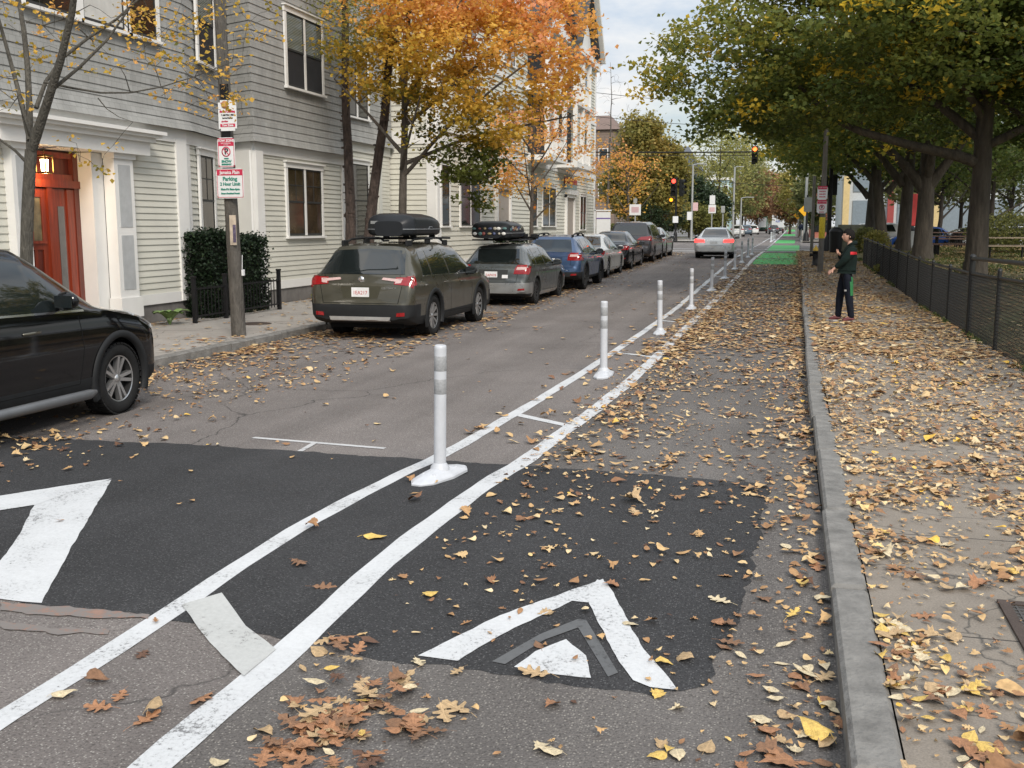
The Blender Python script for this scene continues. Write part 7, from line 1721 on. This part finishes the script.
nm.polygons.foreach_set('use_smooth', [True]*len(nm.polygons))
bm = bmesh.new(); bmesh.ops.create_icosphere(bm, subdivisions=4, radius=1)       # hair cap
for v in bm.verts:
    x, y, z = v.co; n_ = 1+.05*math.sin(x*23+y*17)*math.sin(z*19)
    v.co = Vector((x*.110*n_+.004, y*.087*n_, z*.132*n_+.008))
bmesh.ops.delete(bm, geom=[v for v in bm.verts if (v.co.z < .02 and v.co.x < -.005) or v.co.z < -.07 or (v.co.x < -.06 and v.co.z < .05) ], context='VERTS')
me = bpy.data.meshes.new('hair'); bm.to_mesh(me); bm.free(); me.transform(Matrix.Translation(HC) @ Matrix.Rotation(R(6), 4, 'Z') @ Matrix.Rotation(R(-2), 4, 'Y'))
me.polygons.foreach_set('use_smooth', [True]*len(me.polygons)); h_ = link('hair', me, man, M_hair); sd = h_.modifiers.new('s', 'SOLIDIFY'); sd.thickness = .012; sd.offset = -1
m = MB()
for s in (-1, 1): m.lathe([(0, -.0), (.011, .002), (.011, .004)], (HC.x-.088, s*.027, HC.z+.004), 'x', 10)
m.build('eye', simple('eye_dark', (.02, .015, .01), .2), man)
def sub(keys, edges, radm, name, mat, extra=None, sub=2):
    vv = [J[k] if isinstance(k, str) else k for k in keys]; return skin_mesh(name, vv, edges, radm, mat, man, sub)
cuffL = tuple(Vector(J['eL']).lerp(Vector(J['wL']), .93)); cuffR = tuple(Vector(J['eR']).lerp(Vector(J['wR']), .92))
sub(['wai', 'che', 'sho', (.06, 0, 1.425), 'sL', 'eL', cuffL, 'sR', 'eR', cuffR, (.01, 0, .95), (.015, 0, .885)], [(0, 1), (1, 2), (2, 3), (2, 4), (4, 5), (5, 6), (2, 7), (7, 8), (8, 9), (0, 10), (10, 11)],
    [(.150, .165), (.150, .175), (.105, .115), (.072, .078), .100, .072, .048, .100, .072, .048, (.155, .165), (.135, .150)], 'hoodie', M_hood)
bmx = MB()      # folded hood behind the neck
bmx.tube([(.06+.075*math.cos(a), .095*math.sin(a), 1.425+.03*math.cos(a)) for a in [R(-125)+R(250)*i/14 for i in range(15)]], [.018+.026*math.sin(math.pi*i/14) for i in range(15)], 10); bmx.build('hood', M_hood, man)
def shrink_band(name, mat, fn, src, off=.004):
    b = bmesh.new(); b.from_mesh(src.data); bmesh.ops.delete(b, geom=[f for f in b.faces if not fn(f.calc_center_median())], context='FACES')
    b.normal_update()
    ns = {v.index: v.normal.copy() for v in b.verts}
    for v in b.verts: v.co += v.normal*off
    me = bpy.data.meshes.new(name); b.to_mesh(me); b.free(); me.polygons.foreach_set('use_smooth', [True]*len(me.polygons)); return link(name, me, man, mat)
hd = [c for c in man.children if c.name.startswith('hoodie')][0]
b = bmesh.new(); b.from_mesh(hd.data)
for z in (1.245, 1.295): bmesh.ops.bisect_plane(b, geom=b.verts[:]+b.edges[:]+b.faces[:], plane_co=(0, 0, z), plane_no=(0, 0, 1))
bmesh.ops.bisect_plane(b, geom=b.verts[:]+b.edges[:]+b.faces[:], plane_co=(.055, 0, 0), plane_no=(1, 0, 0)); b.to_mesh(hd.data); b.free()
shrink_band('red_chest_band', M_band, lambda c: 1.245 < c.z < 1.295 and c.x > .055, hd)
sub(['pel', 'hL', 'kL', tuple(Vector(J['kL']).lerp(Vector(J['aL']), 1.10)), 'hR', 'kR', tuple(Vector(J['kR']).lerp(Vector(J['aR']), 1.10)), (.01, 0, 1.0)], [(0, 1), (1, 2), (2, 3), (0, 4), (4, 5), (5, 6), (0, 7)],
    [(.135, .145), .105, .078, .058, .105, .078, .058, (.125, .14)], 'track_pants', M_pant)
pn = [c for c in man.children if c.name.startswith('track_pants')][0]
shrink_band('green_stripe', M_gstr, lambda c: .50 < c.z < .84 and c.y < -.06 and c.x > .098-.05*(c.z-.5), pn)
shrink_band('thigh_emblem', simple('emblem_white', (.6, .6, .6), .5), lambda c: .56 < c.z < .615 and c.y < -.13 and -.015 < c.x < .03, pn, .005)
for s, (a, t) in enumerate((('aL', 'tL'), ('aR', 'tR'))):
    A, T_ = Vector(J[a]), Vector(J[t]); dd = (T_-A); dd.z = 0; dd.normalize()
    o = skin_mesh('shoe', [tuple(A+Vector((0, 0, .0))), tuple(A-dd*.035+Vector((0, 0, -.05))), tuple(A+dd*.07+Vector((0, 0, -.045))), tuple(A+dd*.165+Vector((0, 0, -.062)))], [(0, 1), (0, 2), (2, 3)], [(.052, .05), (.05, .045), (.054, .042), (.048, .032)], M_shoe, man)
    m = MB(); sd_ = Vector((-dd.y, dd.x, 0)); pts = [A-dd*.085, A-dd*.07+sd_*.035, A+dd*.06+sd_*.042, A+dd*.15+sd_*.045, A+dd*.205, A+dd*.15-sd_*.045, A+dd*.06-sd_*.040, A-dd*.07-sd_*.035]
    m.add([(p.x, p.y, .0) for p in pts]+[(p.x, p.y, .030) for p in pts], [list(range(8))[::-1], list(range(8, 16))]+[(i, (i+1) % 8, 8+(i+1) % 8, 8+i) for i in range(8)]); m.build('sole', M_sole, o)

# ================================================================== fallen leaves
HALF = {'oak': [(0, .0), (.10, .03), (.17, .15), (.24, .17), (.27, .07), (.36, .12), (.43, .33), (.50, .34), (.52, .12), (.60, .14), (.70, .29), (.77, .26), (.76, .10), (.85, .10), (.93, .12), (1, 0)],
        'maple': [(0, 0), (-.04, .12), (.06, .30), (.18, .27), (.20, .50), (.34, .40), (.46, .52), (.50, .30), (.66, .26), (.70, .12), (1, 0)],
        'linden': [(0, 0), (-.05, .14), (.03, .32), (.22, .42), (.45, .40), (.65, .28), (.85, .10), (1, 0)],
        'elm': [(0, 0), (.08, .14), (.28, .25), (.52, .26), (.76, .15), (1, 0)]}
def leaf_template(kind, lod):
    h = HALF[kind]; out = [(x, y) for x, y in h]+[(x, -y*.93) for x, y in h[-2:0:-1]]
    if lod: 
        out = np.array(out)[[i for i in range(len(out)) if i % 4 != 1]] if len(out) > 22 else out
    return np.array(out)
def leaf3d(kind, k1, k2, tw, rg, lod=0):
    """vertices: outline, mid ring, centre; curled about its midrib and along its length"""
    o = leaf_template(kind, lod); n = len(o); c = np.array([.48, 0])
    if lod: V = np.vstack([o, c[None]])
    else: V = np.vstack([o, c+(o-c)*.5, c[None]])
    x, y = V[:, 0]-.5, V[:, 1]
    z = k1*y*y*3.2+k2*x*x*1.6+tw*x*y*2.2+.035*np.sin(x*14+y*9+rg.random()*6)*(np.abs(y)+.1)*2
    P = np.stack([x*(1-.3*abs(k2)), y*(1-.45*abs(k1)), z], 1); P[:, 2] -= P[:, 2].min()
    if lod: F = [(i, (i+1) % n, n) for i in range(n)]
    else: F = [(i, (i+1) % n, n+(i+1) % n, n+i) for i in range(n)]+[(n+i, n+(i+1) % n, 2*n) for i in range(n)]
    return P, F
LEAFC = {'tan': (.42, .29, .155), 'cream': (.58, .48, .31), 'brown': (.20, .105, .055), 'russet': (.32, .155, .075), 'yellow': (.62, .42, .11), 'dark brown': (.12, .06, .035)}
LM_l = {}
for k, c in LEAFC.items(): LM_l[k] = veinmat('fallen_leaf_'+k.replace(' ', '_'), c)
LM_litter = leafmat('leaf_litter', [(0, (.08, .04, .025)), (.12, (.19, .095, .05)), (.34, (.34, .185, .085)), (.55, (.49, .31, .14)), (.74, (.57, .41, .21)), (.86, (.66, .53, .33)), (.93, (.68, .44, .10)), (1, (.70, .43, .07))], 0, .65)
rg = np.random.default_rng(17)
def zone(x0, x1, y0, y1, dmax, fn, zoff, typ):
    n = int((x1-x0)*(y1-y0)*dmax); x = rg.uniform(x0, x1, n); y = rg.uniform(y0, y1, n); k = rg.random(n) < np.clip(fn(x, y)/dmax, 0, 1)
    return x[k], y[k], zoff, typ
cxv = lambda y: np.interp(y, [p[0] for p in CURB], [p[1] for p in CURB]); rlv = lambda y: np.interp(y, [p[0] for p in rl], [p[1] for p in rl])
cl = lambda x, y, s=.5, sd=1: np.clip((vnoise(x, y, s, sd)*.65+vnoise(x, y, s*.4, sd+1)*.35-.32)*2.6, 0, 1.6)
Z = []
Z.append(zone(.42, 2.98, 2.6, 9, 420, lambda x, y: (130+150*np.clip((y-4.5)/4, 0, 1)+210*np.exp(-((x-cxv(y)-.2)/.14)**2)+90*np.clip(x-1.9, 0, 1))*cl(x, y, .5)+28+70*np.clip((4.6-y)/.8, 0, 1)*(x < 1.1), .12, 'walk'))
Z.append(zone(.42, 2.98, 9, 20, 300, lambda x, y: (270+60*np.exp(-((x-cxv(y)-.2)/.15)**2)+70*np.clip(x-1.8, 0, 1))*(.42+.6*cl(x, y, .6)), .12, 'walk'))
Z.append(zone(.42, 2.98, 20, 60, 170, lambda x, y: 160*(.5+.5*cl(x, y, .9)), .12, 'walk'))
Z.append(zone(-.6, .27, 2.6, 9, 420, lambda x, y: np.where(x < cxv(y)-.01, 230*np.exp(-((x-cxv(y)+.02)/.17)**2), 0)*(.25+.9*cl(x, y, .45, 5)), 0, 'gutter'))
Z.append(zone(-.7, .7, 9, 60, 300, lambda x, y: np.where(x < cxv(y)-.01, 240*np.exp(-((x-cxv(y)+.02)/.26)**2), 0)*(.4+.7*cl(x, y, .6, 5)), 0, 'gutter'))
Z.append(zone(-2.0, .2, 2.6, 8, 60, lambda x, y: (30+40*np.clip((y-5.5)/3, 0, 1))*(.3+1.2*cl(x, y, .4, 9)), 0, 'lane'))
Z.append(zone(-2.1, .3, 8, 44, 330, lambda x, y: (88+60*np.clip((y-12)/10, 0, 1)+260*np.exp(-((x-rlv(y)-.32)/.22)**2)*np.clip((y-7.6)/1.2, 0, 1)*np.clip((34-y)/8, .25, 1))*(.3+.9*cl(x, y, .55, 13)), 0, 'lane'))
Z.append(zone(-1.9, .6, 44, 62, 60, lambda x, y: np.where(y < 45, 40, 12)+25*np.clip(x-.1, 0, 1), 0, 'lane'))
Z.append(zone(-1.95, -1.1, 3.05, 4.6, 420, lambda x, y: 420*np.exp(-((x+1.54-(y-3.5)*.06)/.21)**2)*np.exp(-((y-3.45)/.29)**2)*(.55+cl(x, y, .2, 3)), .0, 'pile'))
Z.append(zone(-1.98, -1.5, 3.6, 5.0, 160, lambda x, y: 150*np.exp(-((x+1.78)/.12)**2)*np.exp(-((y-3.95)/.16)**2)*(.4+cl(x, y, .2, 4)), .0, 'pile'))
Z.append(zone(-2.8, -2.1, 2.8, 60, 12, lambda x, y: 7*(.3+cl(x, y, .4, 21)), 0, 'buffer'))
Z.append(zone(-5.4, -2.8, 3, 60, 3, lambda x, y: 1.3, 0, 'road'))
Z.append(zone(-8.08, -5.0, 4.5, 60, 290, lambda x, y: (250*np.exp(-((x+8.1)/1.2)**2)+60*np.exp(-((x+6.0)/.55)**2))*(.3+.85*cl(x, y, .7, 31)), 0, 'gutter'))
Z.append(zone(-11.2, -8.28, 9, 60, 60, lambda x, y: (7+34*np.exp(-((x+8.35)/.35)**2)+30*np.exp(-((x+10.9)/.3)**2))*(.2+cl(x, y, .7, 37)), .12, 'walk2'))
Z.append(zone(-12.4, -11.25, 13, 60, 90, lambda x, y: 70+x*0, .105, 'walk2'))
Z.append(zone(3.05, 14, 11, 60, 90, lambda x, y: 75*(.35+.8*cl(x, y, 1.2, 41)), 'lawn', 'lawn'))
Z.append(zone(.44, 2.95, 2.6, 11, 330, lambda x, y: 210*(.35+.9*cl(x, y, .5)), .12, 'small'))
Z.append(zone(-1.95, .25, 2.6, 14, 90, lambda x, y: (18+60*np.exp(-((x-.1)/.3)**2)+14*np.clip(y-5, 0, 2))*(.3+1.1*cl(x, y, .4, 9)), 0, 'smalllane'))
XX = np.concatenate([z[0] for z in Z]); YY = np.concatenate([z[1] for z in Z]); TY = np.concatenate([[z[3]]*len(z[0]) for z in Z]); ZO = np.concatenate([[(-1 if z[2] == 'lawn' else z[2])]*len(z[0]) for z in Z])
gza = lambda y: .38*np.clip((y-24)/26, 0, 1); hmp = lambda y: np.where(np.abs((y-5.9)/1.95) < 1, .05*(1-((y-5.9)/1.95)**2), 0)
ZZ = gza(YY)+np.where(ZO < -.5, .12+.33*np.clip((XX-3)/1.3, 0, 1)+.01, ZO)+np.where((ZO == 0), hmp(YY), 0)+.008
ZZ += np.where(TY == 'pile', rg.random(len(XX))*.03, 0)+rg.random(len(XX))*.012
D = np.hypot(XX, YY)
# leaf size: big oak leaves near, mixed elsewhere
u = rg.random(len(XX)); SZ = np.where(u < .07, rg.uniform(.10, .15, len(XX)), np.where(u < .58, rg.uniform(.055, .09, len(XX)), rg.uniform(.025, .05, len(XX))))
SZ = np.where(TY == 'pile', rg.uniform(.085, .165, len(XX)), SZ); SZ = np.where(TY == 'buffer', rg.uniform(.08, .15, len(XX)), SZ); SZ = np.where((D < 7) & (TY != 'pile'), SZ*1.12, SZ); SZ = np.where((TY == 'small') | (TY == 'smalllane'), rg.uniform(.018, .055, len(XX)), SZ)
def inframe(x, y):
    fw = (-math.sin(PS), math.cos(PS)); d = x*fw[0]+y*fw[1]; s = x*math.cos(PS)+y*math.sin(PS); return (np.abs(s/d*1.0) < .50) & (y > 3.0)
vis = inframe(XX, YY) & (TY != 'small') & (TY != 'smalllane')
order = np.argsort(np.where(vis & (SZ > .045), D/np.maximum(SZ, .04)**.5, 1e9)); ind = order[:285]; isind = np.zeros(len(XX), bool); isind[ind] = True
protos = {}
def proto(kind, colr, var):
    key = (kind, colr, var)
    if key not in protos:
        r_ = np.random.default_rng(hash((kind, var)) % 1000 if False else var*7+len(kind)); k1 = r_.choice([-1, 1])*r_.uniform(.05, .40); k2 = r_.uniform(-.25, .25)
        P, F = leaf3d(kind, k1, k2, r_.uniform(-.3, .3), r_)
        m = MB(); m.add(P.tolist(), F, 0, True); m.tube([(-.5, 0, float(P[0, 2])), (-.72, .03, .01)], .008, 4)
        me = bpy.data.meshes.new('fallen_leaf'); me.from_pydata(m.v, [], m.f); me.polygons.foreach_set('use_smooth', [True]*len(me.polygons)); me.materials.append(LM_l[colr]); protos[key] = me
    return protos[key]
KN = {'oak': 'lobed oak leaf', 'maple': 'pointed maple leaf', 'linden': 'heart-shaped leaf', 'elm': 'narrow oval leaf'}
def where(x, y, t):
    if t == 'pile': return 'heaped beside the white line near the camera'
    if t == 'walk': return 'on the right pavement against the granite kerb' if x < .8 else 'on the right pavement beside the grate' if y < 5.2 and x > .95 else 'on the bare middle of the right pavement' if x < 1.5 else 'on the right pavement toward the fence'
    if t == 'gutter': return 'in the gutter below the right granite kerb' if x > -1 else 'in the gutter near the black SUV'
    if t == 'buffer': return 'between the two white lines near the grey strip' if y < 5.2 else 'between the two white lines by the nearest bollard'
    if t == 'lane':
        if y < 4.0: return 'on the old asphalt in front of the white triangle'
        if y < 5.3: return 'on dark asphalt beside the white arrow marking'
        return 'on the fresh dark asphalt of the speed hump'
    return 'on the car lane left of the white lines'
for i in ind:
    t = TY[i]; q = rg.random()
    kind = 'oak' if (SZ[i] > .10 or t == 'pile') and q < .75 else ['maple', 'linden', 'elm'][int(rg.integers(0, 3))]
    if t in ('pile', 'buffer'): cn = rg.choice(['russet', 'tan', 'brown', 'dark brown', 'cream'], p=[.42, .24, .22, .09, .03])
    else: cn = rg.choice(['russet', 'tan', 'cream', 'yellow', 'brown'], p=[.28, .30, .16, .13, .13])
    if kind in ('linden', 'elm') and rg.random() < .4: cn = rg.choice(['yellow', 'cream'])
    o = bpy.data.objects.new('fallen_leaf', proto(kind, str(cn), int(rg.integers(0, 5)))); col.objects.link(o)
    s_ = float(SZ[i])*(.62 if t == 'pile' and kind != 'oak' else 1.0); o.scale = (s_, s_*float(rg.uniform(.85, 1.1)), s_*float(rg.uniform(.5, 1.2))); o.location = (float(XX[i]), float(YY[i]), float(ZZ[i])-.004)
    o.rotation_euler = (float(rg.normal(0, .12)), float(rg.normal(0, .12)), float(rg.uniform(0, 6.28)))
    sz_ = 'big' if s_ > .12 else 'small' if s_ < .07 else ''
    o['label'] = (' '.join([w for w in (sz_, str(cn), KN[kind]) if w])+' '+where(XX[i], YY[i], t)); o['category'] = 'leaf'; o['group'] = 'fallen leaves near the camera'
def litter(name, mask, tb, lod_near=True):
    """all remaining leaves of one area as one mesh"""
    idx = np.where(mask & ~isind)[0]
    near = idx[D[idx] < 15]; far = idx[D[idx] >= 15]; Vs = []; Fs = []; Ts = []; base = 0
    for kind in HALF:
        for var in range(4):
            P, F = leaf3d(kind, [-.5, .35, -.2, .5][var], [.3, -.15, .35, .1][var], [.4, -.4, .2, 0][var], rg, 1); F = np.array(F)
            sel = near[(near % 16) == list(HALF).index(kind)*4+var]
            if not len(sel): continue
            n = len(sel); a = rg.uniform(0, 6.28, n); tx, ty = rg.normal(0, .13, n), rg.normal(0, .13, n); s = SZ[sel]
            X = P[None, :, 0]*s[:, None]; Y_ = P[None, :, 1]*s[:, None]; Zp = P[None, :, 2]*s[:, None]*rg.uniform(.25, .8, n)[:, None]
            Zp = Zp+np.abs(tx)[:, None]*s[:, None]*.4+X*tx[:, None]+Y_*ty[:, None]
            Xr = X*np.cos(a)[:, None]-Y_*np.sin(a)[:, None]+XX[sel][:, None]; Yr_ = X*np.sin(a)[:, None]+Y_*np.cos(a)[:, None]+YY[sel][:, None]
            Vs.append(np.stack([Xr, Yr_, Zp+ZZ[sel][:, None]-.004], 2).reshape(-1, 3)); k = len(P)
            Fs.append((F[None]+(np.arange(n)*k)[:, None, None]+base).reshape(-1, 3)); base += n*k
            tt = np.clip(rg.beta(2.2, 1.9, n)*.95+tb+(.1 if kind == 'linden' else -.08 if kind == 'oak' else 0), 0, 1); Ts.append(np.repeat(tt, len(F)))
    if len(far):
        n = len(far); s = SZ[far]*1.15+.02; a = rg.uniform(0, 6.28, n); ux, uy = np.cos(a), np.sin(a); tz = rg.normal(0, .14, n)*s*.5
        Q = []
        for (p, q_, h) in ((-.5, 0, 0), (0, -.38, .08), (.5, 0, .0), (.05, .38, .08)):
            Q.append(np.stack([XX[far]+(ux*p-uy*q_)*s, YY[far]+(uy*p+ux*q_)*s, ZZ[far]+h*s+np.abs(tz)+p*tz], 1))
        Vs.append(np.stack(Q, 1).reshape(-1, 3)); i0 = np.arange(n)[:, None]*4+base
        Fs.append(np.concatenate([i0+np.array([[0, 1, 2]]), i0+np.array([[0, 2, 3]])], 1).reshape(-1, 3)); Ts.append(np.repeat(np.clip(rg.beta(2.2, 1.9, n)*.95+tb, 0, 1), 2))
    o = np_mesh(name, np.concatenate(Vs), np.concatenate(Fs), LM_litter, None, np.concatenate(Ts)); o['kind'] = 'stuff'; return o
litter('pavement_leaf_litter', (TY == 'walk') | (TY == 'small'), .0); litter('gutter_leaf_litter', TY == 'gutter', -.07); litter('lane_leaf_litter', (TY == 'lane') | (TY == 'pile') | (TY == 'buffer') | (TY == 'road') | (TY == 'smalllane'), -.05)
litter('left_pavement_leaf_litter', TY == 'walk2', -.04); litter('lawn_leaf_litter', TY == 'lawn', -.03)
# crumbs and stems between the leaves
n = 9000; x = rg.uniform(.42, 2.95, n); y = 2.6+rg.random(n)**1.3*18; k = rg.random(n) < np.clip(cl(x, y, .5), .15, 1); x, y = x[k], y[k]
P = np.stack([x, y, .124+gza(y)], 1); o = leaves_mesh('leaf_crumbs', P, rg.uniform(.008, .03, len(x)), LM_litter, rg.beta(3, 2, len(x)), None, flat=.3, wide=.3, droop=0); o['kind'] = 'stuff'
# grass of the park and tufts under the fence
n = 52000; x = rg.uniform(2.8, 12, n)**1.0; y = rg.uniform(11, 55, n); x = np.where(rg.random(n) < .12, rg.normal(2.93, .06, n), x); k = vnoise(x, y, 1.5, 55) > .38; x, y = x[k], y[k]
z = gza(y)+.12+.33*np.clip((x-3)/1.3, 0, 1); h = rg.uniform(.03, .10, len(x)); a = rg.uniform(0, 6.28, len(x)); w_ = .006+y*.0004; lx_, ly_ = rg.normal(0, .03, len(x)), rg.normal(0, .03, len(x))
V_ = np.stack([np.stack([x-np.cos(a)*w_, y-np.sin(a)*w_, z-.01], 1), np.stack([x+np.cos(a)*w_, y+np.sin(a)*w_, z-.01], 1), np.stack([x+lx_, y+ly_, z+h], 1)], 1).reshape(-1, 3)
LM_grass = leafmat('grass_blades', [(0, (.035, .06, .015)), (.6, (.08, .12, .03)), (1, (.20, .19, .07))], .3); o = np_mesh('grass', V_, np.arange(len(x)*3).reshape(-1, 3), LM_grass, None, rg.random(len(x))); o['kind'] = 'stuff'
# weeds in the park by the fence and the green shrub mass at the right edge
for i, (px, Y, w1, h1, lab, mt, tb) in enumerate([(877, 47, 1.2, 1.1, 'yellow-green leafy sapling clump at the foot of the fourth park trunk', LM_yellow, .55), (1022, 47, 4.5, 1.7, 'bright green shrub below the black SUV at the right edge', LM_horn, .3), (893, 36, 1.0, .35, 'low green weeds at the fence near the third park trunk', LM_horn, .4), (866, 53, 1.4, 1.2, 'leafy green weeds at the far end of the fence', LM_horn, .3)]):
    n = int(1500*w1); P = rg.normal(0, 1, (n, 3)); P /= np.linalg.norm(P, axis=1, keepdims=True); P *= rg.uniform(.5, 1.05, (n, 1))*np.array([w1*.5, w1*.4, h1*.5]); P[:, 2] += h1*.5; P = P[P[:, 2] > .01]
    x = at(px, Y); root = empty('shrub', (x, Y, lz(x, Y)), 0, lab, 'shrub'); leaves_mesh('foliage', P, .09*rg.uniform(.7, 1.3, len(P)), mt, rg.random(len(P))*.5+tb-.25, root)
# ================================================================== light, sky, camera
w_ = 0
w = bpy.data.worlds.new('World'); scene.world = w; w.use_nodes = True
nt = w.node_tree; L_ = nt.links.new; bg = nt.nodes['Background']
sky = nt.nodes.new('ShaderNodeTexSky'); sky.sky_type = 'NISHITA'; sky.sun_disc = False
sky.sun_elevation = R(38); sky.sun_rotation = R(150); sky.air_density = 1.2; sky.dust_density = .6; sky.ozone_density = 1.2
tc = nt.nodes.new('ShaderNodeTexCoord'); mp = nt.nodes.new('ShaderNodeMapping'); mp.inputs['Scale'].default_value = (1, 1, 2.6)
L_(tc.outputs['Generated'], mp.inputs[0])
n = nd(nt, 'ShaderNodeTexNoise', i_Scale=2.6, i_Detail=9, i_Roughness=.55); L_(mp.outputs[0], n.inputs['Vector'])
r = ramp(nt, [(.36, (.45, .45, .45)), (.52, (.97, .97, .97))]); L_(n.outputs['Fac'], r.inputs[0])
n2 = nd(nt, 'ShaderNodeTexNoise', i_Scale=5, i_Detail=7, i_Roughness=.6); L_(mp.outputs[0], n2.inputs['Vector'])
r2 = ramp(nt, [(.38, (5.9, 7.0, 8.4)), (.62, (10.4, 10.2, 9.9))]); L_(n2.outputs['Fac'], r2.inputs[0])
mx = nt.nodes.new('ShaderNodeMixRGB'); L_(r.outputs[0], mx.inputs[0]); L_(sky.outputs[0], mx.inputs[1]); L_(r2.outputs[0], mx.inputs[2])
sx_ = nt.nodes.new('ShaderNodeSeparateXYZ'); L_(tc.outputs['Generated'], sx_.inputs[0])
r4 = ramp(nt, [(0, (.70, .70, .70)), (.25, (.80, .80, .80)), (.7, (1.35, 1.35, 1.35))]); L_(sx_.outputs['Z'], r4.inputs[0])
m4 = nt.nodes.new('ShaderNodeMixRGB'); m4.blend_type = 'MULTIPLY'; m4.inputs[0].default_value = 1; L_(mx.outputs[0], m4.inputs[1]); L_(r4.outputs[0], m4.inputs[2])
L_(m4.outputs[0], bg.inputs['Color']); bg.inputs['Strength'].default_value = .085
sl_ = bpy.data.lights.new('sun', 'SUN'); sl_.energy = 2.0; sl_.angle = R(18); sl_.color = (1, .92, .82)
so = bpy.data.objects.new('sun', sl_); col.objects.link(so)
d = Vector((math.sin(R(150))*math.cos(R(38)), math.cos(R(150))*math.cos(R(38)), math.sin(R(38))))
so.rotation_euler = d.to_track_quat('Z', 'Y').to_euler(); so.location = (0, 0, 30)
cam = bpy.data.cameras.new('camera'); cam.lens = 36*FPX/1024; cam.sensor_width = 36; cam.clip_start = .05; cam.clip_end = 5000
co_ = bpy.data.objects.new('camera', cam); col.objects.link(co_); co_.location = (0, 0, H); co_.rotation_euler = (R(90)-TH, 0, PS)
scene.camera = co_
scene.view_settings.view_transform = 'Standard'; scene.view_settings.look = 'None'; scene.view_settings.exposure = .60; scene.view_settings.gamma = 1
scene.view_settings.use_curve_mapping = False
scene.cycles.max_bounces = 6; scene.cycles.diffuse_bounces = 3; scene.cycles.glossy_bounces = 3; scene.cycles.transmission_bounces = 3; scene.cycles.transparent_max_bounces = 6
scene.cycles.use_denoising = True
